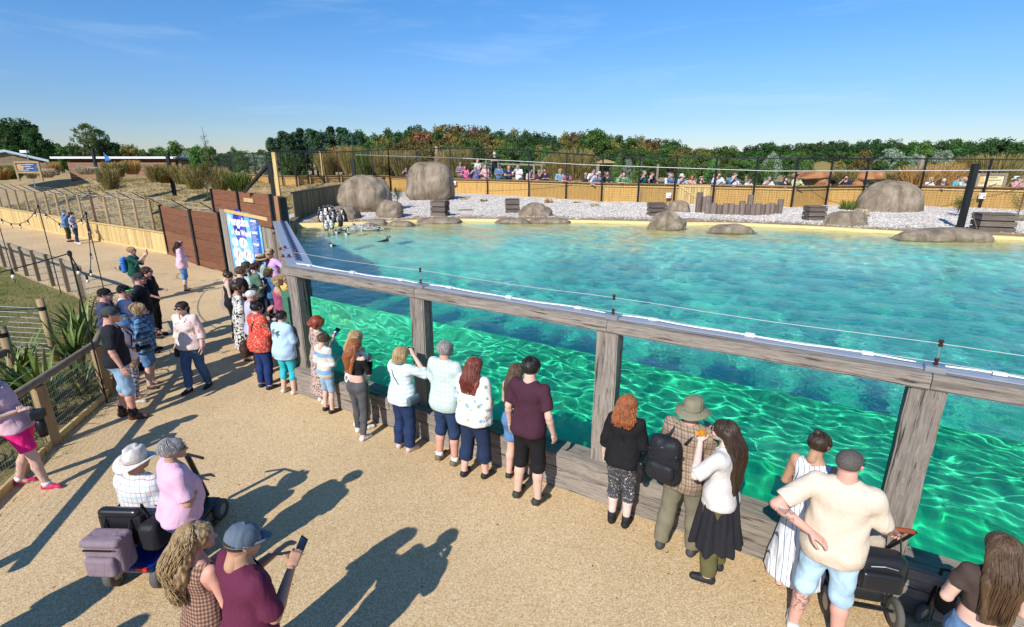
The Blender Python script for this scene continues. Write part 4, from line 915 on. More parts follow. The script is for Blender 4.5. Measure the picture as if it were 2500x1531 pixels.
for row, (off, dist) in enumerate(((0, 175), (12, 160), (24, 146))):
    for x in np.arange(1730, 2570, 38):
        x_ = x + r.uniform(-10, 10); leaf = r.choices(['darkoak', 'oak'], [4, 1.2])[0]
        tree(x_, yt_(SKY_R, x_) + off + r.uniform(-3, 3), dist + r.uniform(-4, 4), r.uniform(52, 84), r.choice(['round0', 'round1', 'round2']), leaf, {'darkoak': 'dark oak ', 'oak': 'mid green tree '}[leaf] + ROWS[row] + ' of the far trees ' + lmk(x_), group='dark tree line on the right horizon', lowfrac=.03)
tree(1884, 343, 140, 44, 'round1', 'darkoak', 'small dark tree sticking out of the right tree line near the pylon', lowfrac=.05)
tree(2440, 338, 120, 110, 'round2', 'darkoak', 'large dark oak near the right picture edge', lowfrac=.03)
for x in np.arange(-20, 690, 26):
    x_ = x + r.uniform(-8, 8); leaf = r.choices(['oak', 'darkoak', 'poplar', 'willow'], [3, 3, 1.2, .7])[0]
    tree(x_, max(yt_(SKY_L, x_), 345) + r.uniform(-1, 10), r.uniform(135, 175), r.uniform(40, 70), r.choice(['round0', 'round1', 'round2']), leaf, {'oak': 'mid green tree in the far left tree line', 'darkoak': 'dark tree in the far left tree line', 'poplar': 'light green tree in the far left tree line', 'willow': 'silvery tree in the far left tree line'}[leaf], group='tree line on the left horizon', lowfrac=.03)
for x, y, w in ((-8, 300, 95), (40, 292, 100), (30, 330, 120), (85, 342, 90), (0, 345, 110), (75, 315, 50)):
    tree(x, y, 82 + rng.uniform(-2, 2), w, r.choice(['round0', 'open0', 'round2']), 'darkoak', {(-8): 'dark oak at the left picture edge', 40: 'tallest dark oak at the far left with the highest crown', 30: 'wide lower dark oak in front at the far left', 85: 'dark oak whose branches reach out right over the grey roof', 0: 'low dark oak right behind the grey shed roof', 75: 'small dark crown sticking out of the left oak group'}[x], group='big oaks at the left edge', lowfrac=.1)
tree(205, 302, 88, 74, 'open0', 'birch', 'tall silver birch with drooping twigs behind the low timber building', lowfrac=.02); tree(238, 316, 89, 70, 'open0', 'darkoak', 'darker birch crown on the right side of the tall birch', lowfrac=.02); tree(255, 338, 90, 60, 'round1', 'darkoak', 'dark round tree low beside the tall birch', lowfrac=.02)
for x, y, w in ((140, 352, 56), (165, 352, 40), (118, 375, 50), (190, 368, 44), (310, 352, 52), (425, 346, 44), (350, 366, 30), (395, 368, 44)):
    tree(x, y, 95, w, r.choice(['round0', 'round1']), r.choice(['oak', 'autumn', 'oak']), f'green tree {"left" if x < 200 else "right"} of the tall birch, behind the low buildings', group='trees round the low timber building', lowfrac=.03)
# young trees and bushes nearer than the wood
for x, y, w, sh, lf, d in [(480, 352, 44, 'round1', 'poplar', 60), (510, 358, 40, 'round0', 'birch', 60), (456, 368, 34, 'round0', 'willow', 62), (568, 360, 18, 'tall0', 'poplar', 60), (580, 376, 16, 'tall1', 'poplar', 58), (600, 382, 18, 'tall0', 'oak', 58), (618, 384, 20, 'tall1', 'willow', 58), (640, 380, 28, 'tall0', 'willow', 57), (660, 385, 20, 'tall1', 'poplar', 57), (700, 374, 50, 'bush0', 'oak', 52), (730, 384, 60, 'bush1', 'darkoak', 52),
                          (1150, 345, 80, 'round0', 'oak', 75), (1245, 352, 70, 'round1', 'oak', 72), (1290, 368, 60, 'bush0', 'darkoak', 60), (1215, 372, 60, 'bush1', 'oak', 60), (1330, 372, 50, 'bush0', 'oak', 60), (1530, 372, 70, 'round0', 'darkoak', 70), (1510, 392, 40, 'bush0', 'poplar', 55), (1590, 375, 60, 'round2', 'oak', 70), (1640, 384, 52, 'round1', 'oak', 68), (1560, 400, 50, 'bush1', 'poplar', 52), (1535, 390, 26, 'round0', 'willow', 54),
                          (1675, 386, 50, 'bush0', 'poplar', 52), (1712, 368, 56, 'round1', 'poplar', 64), (1755, 362, 50, 'tall0', 'poplar', 66), (1780, 358, 60, 'round0', 'oak', 80), (1745, 392, 60, 'bush1', 'poplar', 54), (1800, 388, 56, 'round0', 'poplar', 60), (1835, 380, 50, 'round1', 'poplar', 60), (1890, 372, 46, 'round2', 'willow', 62), (1880, 398, 40, 'bush0', 'poplar', 54), (1930, 372, 56, 'round0', 'oak', 68), (1960, 380, 50, 'bush0', 'oak', 64), (2010, 385, 60, 'bush1', 'oak', 62),
                          (2110, 378, 70, 'bush0', 'autumn', 66), (2180, 364, 60, 'round0', 'willow', 58), (2240, 372, 44, 'round1', 'willow', 58), (2262, 346, 64, 'round2', 'poplar', 60), (2305, 368, 60, 'round0', 'willow', 58), (2150, 398, 70, 'bush1', 'oak', 52), (2200, 400, 50, 'bush0', 'oak', 50), (1850, 408, 50, 'bush1', 'oak', 50), (2050, 398, 60, 'bush1', 'autumn', 56), (1970, 398, 60, 'bush0', 'poplar', 58)]:
    nm = {'poplar': 'bright green', 'willow': 'silvery', 'oak': 'mid green', 'darkoak': 'dark green', 'birch': 'yellowish', 'autumn': 'brownish'}[lf]; ty = {'t': 'slim upright young tree', 'r': 'rounded young tree', 'b': 'bush'}[sh[0]]
    side = 'left of the boulders' if x < 900 else ('behind the fence near the middle' if x < 1660 else ('behind the fence right of the middle' if x < 2030 else 'behind the fence towards the right edge'))
    t = tree(x, y, d, w, sh, lf, f'{nm} {ty} {side}', cat='bush' if sh[0] == 'b' else 'tree', name='bush' if sh[0] == 'b' else 'tree', group=f'{nm} {ty} {side}' , lowfrac=.06, trunk=sh[0] != 'b')

# ---------------------------------------------------------------- grasses
def blade_mat(name, a, b, tip=None):
    t = NT(name, .7, .2); n = t.n('NewGeometry'); c = t.ramp(n.outputs['Random Per Island'], [(0, a), (1, b)]); t.color(c)
    tr = t.n('BsdfTranslucent'); t.l(c, tr.inputs[0]); mi = t.n('MixShader'); mi.inputs[0].default_value = .3
    out = [q for q in t.t.nodes if q.type == 'OUTPUT_MATERIAL'][0]; t.l(t.b.outputs[0], mi.inputs[1]); t.l(tr.outputs[0], mi.inputs[2]); t.l(mi.outputs[0], out.inputs[0]); return t.m
GR = {'straw': blade_mat('straw_blade', (.30, .20, .08), (.62, .47, .24)), 'green': blade_mat('green_blade', (.07, .12, .02), (.26, .30, .08)), 'mix': blade_mat('greenish_straw_blade', (.14, .15, .04), (.46, .34, .13)), 'gold': blade_mat('golden_blade', (.40, .24, .07), (.66, .42, .15)), 'pale': blade_mat('pale_blade', (.46, .38, .24), (.74, .66, .48))}
def blades(n, h, spread, w, seed, droop=.5, radius=.24):
    r = np.random.RandomState(seed); V = []; Q = []; k = 0
    for i in range(n):
        a = r.uniform(0, 6.28); rr = radius * math.sqrt(r.rand()); hh = h * r.uniform(.3, 1.02) ** .7; out = spread * r.uniform(.25, 1); b = r.uniform(0, 6.28); px, py = -math.sin(b), math.cos(b)
        out *= (1.25 - hh / h * .6); dr = droop * r.uniform(.2, 1.2); pts = [(rr * math.cos(a), rr * math.sin(a), 0), ((rr + out * .38) * math.cos(a), (rr + out * .38) * math.sin(a), hh * .5), ((rr + out * .75) * math.cos(a), (rr + out * .75) * math.sin(a), hh * .85), ((rr + out * 1.1) * math.cos(a), (rr + out * 1.1) * math.sin(a), hh * (1 - dr * .55))]
        ww = [w, w * .9, w * .6, w * .12]
        for (x, y, z), q in zip(pts, ww): V += [(x - px * q, y - py * q, z), (x + px * q, y + py * q, z)]
        Q += [(k, k + 1, k + 3, k + 2), (k + 2, k + 3, k + 5, k + 4), (k + 4, k + 5, k + 7, k + 6)]; k += 8
    return np.array(V), np.array(Q)
_gm = {}
def grass(x, y, z, h, w, kind, label, group=None, seed=0, n=320, cat='grass clump', name='grass_clump', bw=.012, droop=.5):
    k = (kind, seed % 3, n, round(bw / h, 3), droop)
    if k not in _gm: V, Q = blades(n, 1.0, .5, bw / h, seed % 3 + 5, droop); _gm[k] = npmesh('grass_clump', V, Q, GR[kind], False)
    o = link(name, _gm[k], None, (float(x), float(y), float(z))); o.scale = (w * 1.1, w * 1.1, h); o.rotation_euler = (0, 0, (seed * 1.7) % 6.28); return tag(o, label, cat, group)
def grass_px(px, yb, yt, wpx, Y, kind, label, seed=0, n=420, bw=.014, **kw):
    z = ZAT(px, yb, Y); return grass(XAT(px, yb, Y), Y, z, ZAT(px, yt, Y) - z, wpx / FPX * Y, kind, label, seed=seed, n=n, bw=bw, **kw)
gl_ = [(272, 462, 405, 44, 33, 'mix', 'greenish grass clump on the dry mound between the two black poles', 1), (285, 432, 392, 50, 40, 'mix', 'grass tuft behind the mound just left of the golden tuft', 2), (325, 426, 388, 36, 41, 'gold', 'golden feathery tuft on the mound top', 3), (385, 445, 398, 42, 36, 'mix', 'straw clump left of the nearer leaning black pole', 4), (405, 447, 395, 40, 37, 'gold', 'golden clump behind the nearer leaning black pole', 5), (445, 450, 397, 44, 36, 'mix', 'bushy clump right of the nearer leaning black pole', 6), (478, 462, 402, 50, 34, 'mix', 'dense dry clump on the mound left of the bare sapling', 7), (540, 470, 400, 46, 30, 'mix', 'olive clump beside the bare sapling', 8), (585, 468, 415, 56, 29, 'green', 'bright green grass clump behind the upper brown wall', 9),
       (78, 436, 410, 26, 44, 'pale', 'pale straw tuft in front of the information board at left', 10), (115, 434, 412, 36, 43, 'pale', 'wide pale straw tuft right of the information board', 11), (135, 428, 392, 26, 46, 'gold', 'upright golden spikes at the left of the mound', 12), (212, 426, 408, 40, 45, 'pale', 'low pale tuft near the further black pole', 13), (25, 438, 402, 60, 42, 'green', 'green reeds at the left edge below the shed', 14), (5, 440, 408, 40, 41, 'gold', 'yellowish reeds at the left picture edge', 15),
       (860, 425, 345, 60, 45, 'mix', 'tall pampas left of the leaning big boulder', 16), (835, 420, 352, 60, 48, 'gold', 'brown plumed pampas behind the timber posts', 17), (800, 430, 360, 50, 47, 'mix', 'pampas clump between two timber posts', 18), (900, 430, 350, 70, 44, 'green', 'green pampas above the leaning boulder', 19), (940, 432, 356, 60, 43, 'mix', 'tall pampas left of the tallest boulder', 20), (985, 430, 358, 60, 42, 'mix', 'pampas just behind the tallest boulder', 21), (1120, 428, 352, 66, 42, 'mix', 'tall drooping pampas behind the first visitors', 22), (1090, 430, 362, 50, 43, 'straw', 'straw coloured pampas right of the tallest boulder', 23),
       (1360, 440, 372, 70, 38, 'mix', 'pampas clump behind the visitors, left of the pavilion', 24), (1405, 440, 352, 90, 37, 'mix', 'biggest drooping pampas clump left of the thatched pavilion', 25), (2060, 450, 410, 50, 34, 'mix', 'low grass by the orange rock bridge', 26), (2235, 462, 398, 80, 32, 'gold', 'golden pampas left of the signboard', 27), (2190, 462, 415, 60, 33, 'mix', 'straw grass between rock bridge and golden pampas', 28), (2290, 462, 392, 90, 33, 'gold', 'dense golden pampas behind the far right visitors', 29), (2420, 458, 364, 110, 34, 'mix', 'very tall pampas right of the signboard', 30), (2370, 450, 372, 80, 35, 'mix', 'tall pampas right behind the signboard', 31), (2335, 455, 388, 70, 36, 'gold', 'golden pampas between pole and signboard', 32)]
for px, yb, yt, w, Y, k, lb, sd_ in gl_: grass_px(px, yb, yt - 4, w * 1.1, Y, k, lb, sd_, n=640)
grass_px(2068, 523, 483, 40, 23.2, 'green', 'upright green grass left of the dome boulder', 33, n=260); grass_px(2100, 535, 505, 36, 20.8, 'pale', 'arching pale grass in front of the dome boulder', 34, n=160)
for (px, yb, yt, w, k, lb) in [(1132, 492, 482, 16, 'gold', 'small yellowish plant right of the tallest boulder'), (1182, 497, 484, 14, 'mix', 'small thin plant in the gravel left of the second crate'), (1340, 500, 482, 18, 'gold', 'yellow flowering plant in the gravel above the peaked rock'), (1410, 500, 490, 16, 'straw', 'small grey dead plant right of the yellow plant'), (1450, 508, 494, 18, 'pale', 'silvery round plant in the gravel at mid pool'), (1588, 496, 486, 10, 'pale', 'tiny silver plant by the far fence')]:
    X, Y = G(px, yb, DECK_Z); grass(X, Y, DECK_Z, ZAT(px, yt, Y) - DECK_Z, w / FPX * Y * 1.3, k, lb, seed=int(px), n=60, bw=.02, cat='plant', name='small_plant')
# low fill of dry grass along the mound: nobody could count it
r = np.random.RandomState(9); bv, bq = blades(26, .16, .12, .008, 3); VV, QQ = [], []
for i in range(2600):
    x = r.uniform(-46, -12); y = float(np.interp(x, [-60, -35.2, -29.4, -22.7, -18.7, -15.6, -12.7], [54.5, 35.1, 31.6, 27.4, 24.9, 22.9, 20.3])) + r.uniform(.5, 17) ; z = float(terrain_z(np.array([x]), np.array([y]))[0]); s = r.uniform(.5, 1.3)
    VV.append(bv * s + np.array([x, y, z])); QQ.append(bq + i * len(bv))
tag(link('dry_turf', npmesh('dry_turf', np.concatenate(VV), np.concatenate(QQ), GR['mix'], False)), kind='stuff')
VV, QQ = [], []; bv, bq = blades(14, .07, .06, .004, 4)
for i in range(9000):
    x = r.uniform(-22, -5.8); y = r.uniform(2.5, 20)
    VV.append((x, y))
VV = np.array(VV); ok = inside(VV[:, 0], VV[:, 1], LAWN); VV = VV[ok]; out = []
for i, (x, y) in enumerate(VV): out.append(bv * r.uniform(.6, 1.6) + np.array([x, y, .01])); QQ.append(bq + i * len(bv))
tag(link('lawn_grass', npmesh('lawn_grass', np.concatenate(out), np.concatenate(QQ), GR['green'], False)), kind='stuff')
# flax plants by the near fence: sword leaves, each a part
t_ = NT('flax_leaf', .45, .4); v = t_.coord('Object'); z_ = t_.sep(v)[2]; o_ = t_.objrand()
t_.color(t_.mix(1, t_.ramp(t_.noise(v, 3, 3), [(.35, (.05, .10, .018)), (.65, (.16, .22, .05))]), t_.ramp(o_, [(0, (.6, .7, .6)), (.85, (1.3, 1.2, 1)), (1, (2.2, 1.4, .7))]), 'MULTIPLY')); M_FLAX = t_.m
def sword(L, w, bend, seed):
    V = []; n = 9; r = random.Random(seed); a = 0; x = 0; z = 0
    for i in range(n + 1):
        q = i / n; ww = w * (1 - q ** 2.2) * (.55 + .9 * min(q * 4, 1)) * .6; ww *= 1.45; V += [(x, -ww, z + ww * .25), (x, 0, z), (x, ww, z + ww * .25)]
        a = R(12) + bend * q ** 1.6; x += math.sin(a) * L / n; z += math.cos(a) * L / n
    Q = []
    for i in range(n): b = i * 3; Q += [(b, b + 1, b + 4, b + 3), (b + 1, b + 2, b + 5, b + 4)]
    return npmesh('leaf', V, Q, M_FLAX, True)
SW = [sword(L, .032, R(b), i) for i, (L, b) in enumerate(((1.15, 40), (1.3, 75), (1.0, 100), (1.25, 20), (.9, 60), (1.1, 125)))]
for x, y, nl, sc_, lb in [(-7.5, 7.4, 54, 1.05, 'broad flax plant pressed against the wire mesh between the square posts'), (-8.9, 8.5, 50, 1.1, 'flax plant beside the inner fence post with the black band'), (-7.6, 9.1, 46, 1.0, 'flax plant right behind the man in brown boots'), (-8.5, 6.9, 50, 1.1, 'big flax plant leaning over the inner rail'), (-9.3, 10.4, 50, 1.05, 'flax plant with tall upright leaves next to the front light pole'), (-7.75, 6.6, 50, 1.0, 'large flax plant behind the wire mesh nearest the camera'), (-8.3, 7.7, 46, .95, 'flax plant by the wire mesh in the middle of the row'), (-8.6, 9.3, 52, 1.05, 'flax plant next to the men in caps'), (-7.2, 5.6, 34, .85, 'flax plant at the left picture edge behind the mesh'), (-10.0, 11.0, 46, 1.0, 'flax plant beyond the men in caps, near the front light pole'), (-7.7, 8.3, 30, .8, 'small flax plant close to the second square post')]:
    t = empty('flax_plant', (x, y, 0), 0, lb, 'flax plant', 'flax plants along the near fence')
    for i in range(nl):
        o = link('leaf', SW[rng.randint(0, 5)], t, (rng.uniform(-.08, .08), rng.uniform(-.08, .08), 0)); o.rotation_euler = (0, 0, rng.uniform(0, 6.28)); s = sc_ * rng.uniform(.65, 1.15); o.scale = (s, s, s)
# twiggy saplings and shrubs
def twigs(x, y, z, h, spread, label, leafy, seed, cat='sapling', stem=.02, n=26, leaf='birch', name='sapling'):
    t = empty(name, (x, y, z), 0, label, cat); m = MB(); r = random.Random(seed); L = []
    m.tube([(0, 0, 0), (.03 * h, 0, h * .5), (0, 0, h)], [stem, stem * .7, stem * .25], 6)
    for i in range(n):
        zz = h * r.uniform(.08, .85); a = r.uniform(0, 6.28); l = spread * r.uniform(.4, 1) * (1.15 - zz / h); e = (math.cos(a) * l, math.sin(a) * l, zz + l * r.uniform(.5, 1.1)); m.tube([(0, 0, zz), (e[0] * .5, e[1] * .5, zz + (e[2] - zz) * .4), e], [stem * .35, stem * .22, stem * .1], 4, caps=False)
        for k in range(leafy): q = r.uniform(.3, 1); L.append((e[0] * q + r.gauss(0, .06), e[1] * q + r.gauss(0, .06), zz + (e[2] - zz) * q + r.gauss(0, .07)))
    m.build('stem', M_BARK, t)
    if L:
        P = np.array(L); d = np.random.RandomState(seed).normal(size=P.shape); d /= np.linalg.norm(d, axis=1)[:, None]; e = np.cross(d, [0, .3, 1]); e /= np.linalg.norm(e, axis=1)[:, None] + 1e-9; s = .022 if spread < 1 else .035
        V = np.stack([P - d * s, P - e * s * .6, P + d * s, P + e * s * .6], 1).reshape(-1, 3); tag(link('foliage', npmesh('foliage', V, np.arange(len(V)).reshape(-1, 4), LEAF[leaf], False), t), kind='stuff')
    return t
def sap(px, yb, yt, Y, sp, lb, lf, sd_, **k): z = ZAT(px, yb, Y); return twigs(XAT(px, yb, Y), Y, z, ZAT(px, yt, Y) - z, sp, lb, lf, sd_, **k)
sap(522, 488, 308, 26, .55, 'thin bare sapling with a long whip above the brown planks', 14, 1, stem=.025, n=34)
sap(508, 478, 400, 27.5, 1.1, 'brownish leafy shrub beside the bare sapling', 46, 2, stem=.02, n=46, leaf='autumn', cat='shrub', name='shrub')
sap(970, 492, 466, 24.6, .6, 'small green shrub between the two tall boulders', 40, 3, n=22, leaf='oak', cat='shrub', name='shrub')
sap(2338, 520, 484, 20.6, .55, 'low yellow green shrub left of the black square pole', 44, 4, n=22, leaf='poplar', cat='shrub', name='shrub')
sap(2484, 528, 462, 20.5, .8, 'thin shrub with orange twigs at the right picture edge', 22, 5, n=26, leaf='poplar', cat='shrub', name='shrub')
twigs(-10.9, 12.8, 0, .75, .8, 'dry dark shrub on the lawn beneath the rail fence', 4, 6, n=60, stem=.012, cat='shrub', name='shrub', leaf='rust'); twigs(-10.2, 11.9, 0, .6, .7, 'dry twiggy bush behind the flax plants', 4, 7, n=50, stem=.012, cat='shrub', name='shrub', leaf='rust')
# ---------------------------------------------------------------- far buildings and other background things
def m_slat(name, a, b):
    t = NT(name, .7, .2); v = t.coord('Object'); z = t.sep(v)[2]; w = t.n('TexWave'); w.bands_direction = 'Z'; w.inputs['Scale'].default_value = 1.6; t.l(v, w.inputs[0])
    t.color(t.mix(t.ramp(w.outputs[0], [(.1, 0), (.4, 1)]), a, b)); return t.m
lb_ = empty('low_timber_building', (0, 0, 0), 0, 'long low timber building with a thin white roof edge beyond the mound', 'building')
yb0 = 60; x0, x1 = XAT(160, 400, yb0), XAT(436, 400, yb0); zr = ZAT(300, 385, yb0)
for k in range(9): MB().box(((x0 + x1) / 2, yb0 + .02 * (k % 2), zr - .62 - .26 * k), (x1 - x0 - .6, .2, .245)).build('wall_board', wood_mat('reddish_cladding', (.13, .065, .04), (.36, .22, .15), 'X') if k == 0 else bpy.data.materials['reddish_cladding'], lb_)
MB().box(((x0 + x1) / 2, yb0 + .4, zr - .3), (x1 - x0 - .7, .3, .5)).build('dark_clerestory', M_BROWN, lb_)
MB().box(((x0 + x1) / 2 - .4, yb0 + .7, zr), (x1 - x0 + 1.4, 2.6, .22)).build('roof', M_WHITE, lb_)
xa_, xb_ = XAT(436, 385, yb0), XAT(560, 400, yb0 + 8)
MB().bar((xa_, yb0 - .8, zr - .02), (xb_, yb0 + 7, zr - .62), .3, .2).build('roof_edge', plain('grey_roof', (.16, .18, .21), .5), lb_)
MB().bar((xa_, yb0, zr - 1.1), (xb_ - .5, yb0 + 8, zr - 1.4), .3, 1.6).build('end_wall', M_OLDPOST, lb_)
sh = empty('grey_shed', (0, 0, 0), 0, 'grey timber shed with a pale pitched roof at the left picture edge', 'shed')
Ys = 52; p0 = (XAT(-70, 385, Ys), ZAT(0, 383, Ys)); p1 = (XAT(12, 372, Ys), ZAT(12, 371, Ys)); p2 = (XAT(120, 396, Ys), ZAT(120, 396, Ys))
m = MB(); v = [(p0[0], Ys, p0[1]), (p1[0], Ys, p1[1]), (p2[0], Ys, p2[1])]; v2 = [(a * (Ys + 9) / Ys, Ys + 9, c) for a, _, c in v]
m.add(v + v2, [(0, 1, 4, 3), (1, 2, 5, 4)]); m.add([(a, b, c + .22) for a, b, c in v + v2], [(0, 3, 4, 1), (1, 4, 5, 2)]); m.add([*v, *[(a, b, c + .22) for a, b, c in v]], [(0, 3, 4, 1), (1, 4, 5, 2)]); m.build('roof', plain('pale_blue_grey_roof', (.33, .42, .50), .5), sh)
for k in range(8):
    z1 = p2[1] - .1 - k * .25 + 1.3; xl = p0[0] + .3; xr = p2[0] - .6 if z1 < p2[1] else lerp(p2[0], p1[0], min(1, (z1 - p2[1]) / (p1[1] - p2[1] + .01))) - .4
    MB().box(((xl + xr) / 2, Ys + .5, z1 - .12), (xr - xl, .12, .24)).build('wall_board', M_OLDPOST, sh)
def board(px0_, px1_, yt, yb, Y, label, frame, face_col, seed, text=None):
    t = empty('information_board', (XAT((px0_ + px1_) / 2, yb, Y), Y, ZAT(px0_, yb, Y)), 0, label, 'sign'); w = (px1_ - px0_) / FPX * Y / .98; h = ZAT(px0_, yt, Y) - ZAT(px0_, yb, Y)
    for s in (-1, 1): MB().box((s * (w / 2 - .07), 0, h / 2 - .3), (.14, .1, h + .6)).build('frame_post', frame, t)
    MB().box((0, 0, h - .06), (w - .28, .09, .12)).build('frame_top', frame, t); MB().box((0, 0, .06), (w - .28, .09, .12)).build('frame_bottom', frame, t)
    n = NT('board_print%d' % seed, .5); vv = n.coord('Object'); n.color(n.ramp(n.vor(vv, 2.2, out='Color'), face_col)); MB().box((0, .01, h / 2), (w - .29, .03, h - .26)).build('print_sheet', n.m, t)
    r = random.Random(seed)
    for k in range(4): MB().box((r.uniform(-.25, .2) * w, -.012, h * (.25 + .16 * k)), (w * r.uniform(.2, .5), .006, h * .03)).build('text_line', M_WHITE if seed == 1 else plain('dark_green_print', (.05, .16, .08)), t)
    return t
board(42, 100, 394, 423, 41, 'dark blue information board with a pale frame at the far left', M_POSTW, [(0, (.03, .06, .16)), (.6, (.04, .09, .22)), (.8, (.55, .30, .10)), (1, (.5, .5, .45))], 1)
board(2378, 2448, 423, 463, 27.5, 'cream information board in a grey timber frame behind the fence at right', M_OLDRAIL, [(0, (.70, .62, .45)), (.5, (.75, .68, .42)), (.8, (.70, .45, .18)), (1, (.60, .50, .45))], 2)
# orange sculpted rock bridge
tr_ = NT('orange_sculpted_rock', .85, .15); vv = tr_.coord('Object'); tr_.color(tr_.ramp(tr_.noise(vv, .8, 7, .6, .5), [(.3, (.20, .075, .03)), (.5, (.44, .20, .085)), (.7, (.56, .32, .17))])); tr_.bump(tr_.noise(vv, 3, 6, .7), .8, .1)
Yr = 40
for x0, x1, yt, yb, lb in [(1946, 2062, 419, 440, 'left block of the orange rock bridge beyond the fence'), (2052, 2190, 418, 440, 'right block of the orange rock bridge beyond the fence'), (1975, 2008, 428, 458, 'left foot of the orange rock bridge'), (2040, 2085, 430, 460, 'right foot of the orange rock bridge with the big opening')]:
    a, b = XAT(x0, yt, Yr), XAT(x1, yt, Yr); zt, zb = ZAT(x0, yt, Yr), ZAT(x0, yb, Yr); o = rock('bridge_rock', lb, ((a + b) / 2, Yr), ((b - a) / 2, 1.5, (zt - zb) / 2), (zt + zb) / 2, x0 * .1, cat='rock', sub=4, square=4, amp=.10); o.data.materials[0] = tr_.m
wpond = poly('pond', [(14, 33), (42, 33), (46, 58), (12, 60)], 1.93, None or plain('pond_water', (.10, .17, .22), .08, .5))
pv = empty('thatched_pavilion', (float(XAT(1477, 400, 58)), 58, 1.2), 0, 'small open pavilion with a thatched pitched roof behind the fence', 'pavilion')
zt = ZAT(1477, 389, 58) - 1.2; ze = ZAT(1477, 396, 58) - 1.2
MB().lathe([(0, zt), (1.3, ze + .05), (1.35, ze - .1)], 4, sx=1, sy=1).build('roof', GR['straw'], pv, rz=R(45))
for sx, sy in ((-1, -1), (1, -1), (1, 1), (-1, 1)): MB().box((sx * .8, sy * .8, ze / 2), (.12, .12, ze)).build('post', M_OLDPOST, pv)
hu = empty('thatched_hut', (float(XAT(2005, 412, 60)), 60, 1.2), 0, 'dry thatched mound hut above the orange rock bridge', 'hut'); hz = ZAT(2005, 393, 60) - 1.2
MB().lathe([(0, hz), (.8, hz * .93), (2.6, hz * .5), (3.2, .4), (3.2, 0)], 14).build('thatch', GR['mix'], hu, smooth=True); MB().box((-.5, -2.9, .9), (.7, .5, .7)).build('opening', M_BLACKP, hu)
for px, Yp_, ht, lb in [(1832, 900, 26, 'tiny lattice pylon on the horizon right of the wood'), (2182, 1200, 20, 'very faint tiny pylon on the horizon above the right tree line')]:
    t = empty('pylon', (float(XAT(px, 380, Yp_)), Yp_, 0), 0, lb, 'pylon'); zt = ZAT(px, 352 if px < 2000 else 342, Yp_); m = MB()
    for s in (-1, 1): m.tube([(s * 4, 0, 0), (s * .8, 0, zt)], .25, 4)
    for z in np.linspace(zt * .5, zt, 6): m.tube([(-2.5, 0, z), (2.5, 0, z)], .2, 4)
    for z in (zt * .8, zt * .9): m.tube([(-7, 0, z), (7, 0, z)], .3, 4)
    m.build('lattice', M_STEEL, t)
# wooden rails and posts behind the far visitors
wr = empty('rail_fence', (0, 0, 0), 0, 'weathered timber rail fence behind the far visitors', 'fence')
for x in (1180, 1220, 1262, 1303, 1322, 1458, 1605): X = XAT(x, 420, 41); MB().box((0, 0, 0), (.14, .14, 1.5)).build('post', M_OLDRAIL, wr, loc=(X, 41, ZAT(x, 400, 41) - .75))
MB().bar((XAT(1150, 400, 41), 41, ZAT(1150, 399, 41)), (XAT(1330, 403, 41), 41, ZAT(1330, 403, 41)), .05, .12).build('top_rail', M_OLDRAIL, wr)
for x, yt, yb, Y, lb in ((1065, 357, 390, 44, 'single pale square post above the tallest boulder'), (2252, 380, 470, 33, 'pale round post among the golden pampas')): o = MB().box((0, 0, 0), (.2, .2, 2.4)).build('timber_post', M_OLDRAIL); o.location = (XAT(x, yt, Y), Y, ZAT(x, yt, Y) - 1.2); tag(o, lb, 'post')
fl = empty('blue_flag', (float(XAT(256, 385, 55)), 55, 1), 0, 'small blue flag above the long white roof edge', 'flag'); zf = ZAT(256, 372, 55) - 1
MB().tube([(0, 0, 0), (0, 0, zf)], .03, 6).build('pole', M_STEEL, fl); v = [(0, 0, zf), (.1, .05, zf - .2), (.55, .1, zf - .75), (.05, 0, zf - .85)]; MB().add(v + [(a, b + .02, c) for a, b, c in v], [(0, 1, 2, 3), (7, 6, 5, 4)]).build('cloth', plain('flag_blue', (.02, .20, .60)), fl)
lm = empty('floodlight_mast', (float(XAT(66, 380, 49)), 49, 1.5), 0, 'small white floodlight on a thin mast above the shed roof', 'lamp'); zf = ZAT(64, 370, 49) - 1.5
MB().tube([(0, 0, 0), (0, 0, zf)], .04, 6).build('mast', M_STEEL, lm); MB().box((-.15, 0, zf), (.6, .3, .22)).build('lamp_head', M_WHITE, lm)

# dry leaves and grit scattered on the path: nobody could count them
r = np.random.RandomState(21); V, Q = [], []
for i in range(900):
    x, y = r.uniform(-9, 3), r.uniform(2.6, 14); s_ = r.uniform(.006, .022); a = r.uniform(0, 6.28)
    if (x - WA[0]) * WN[0] + (y - WA[1]) * WN[1] > -.25 or x < -6.2 + (y - 6) * -.35: continue
    if (x - WA[0]) * WN[0] + (y - WA[1]) * WN[1] < -.9 and r.rand() < .55: continue
    k = len(V) * 4; V.append([(x + s_ * math.cos(a + q) * (1 if j % 2 else .5), y + s_ * math.sin(a + q) * (1 if j % 2 else .5), .004 + (.006 if j == 1 else 0)) for j, q in enumerate((0, 1.57, 3.14, 4.71))]); Q.append((k, k + 1, k + 2, k + 3))
tl = NT('dry_leaf', .8, .1); tl.color(tl.ramp(tl.n('NewGeometry').outputs['Random Per Island'], [(0, (.05, .03, .02)), (1, (.30, .20, .10))])); tag(link('leaf_litter', npmesh('leaf_litter', np.concatenate(V), np.array(Q), tl.m, False)), kind='stuff')
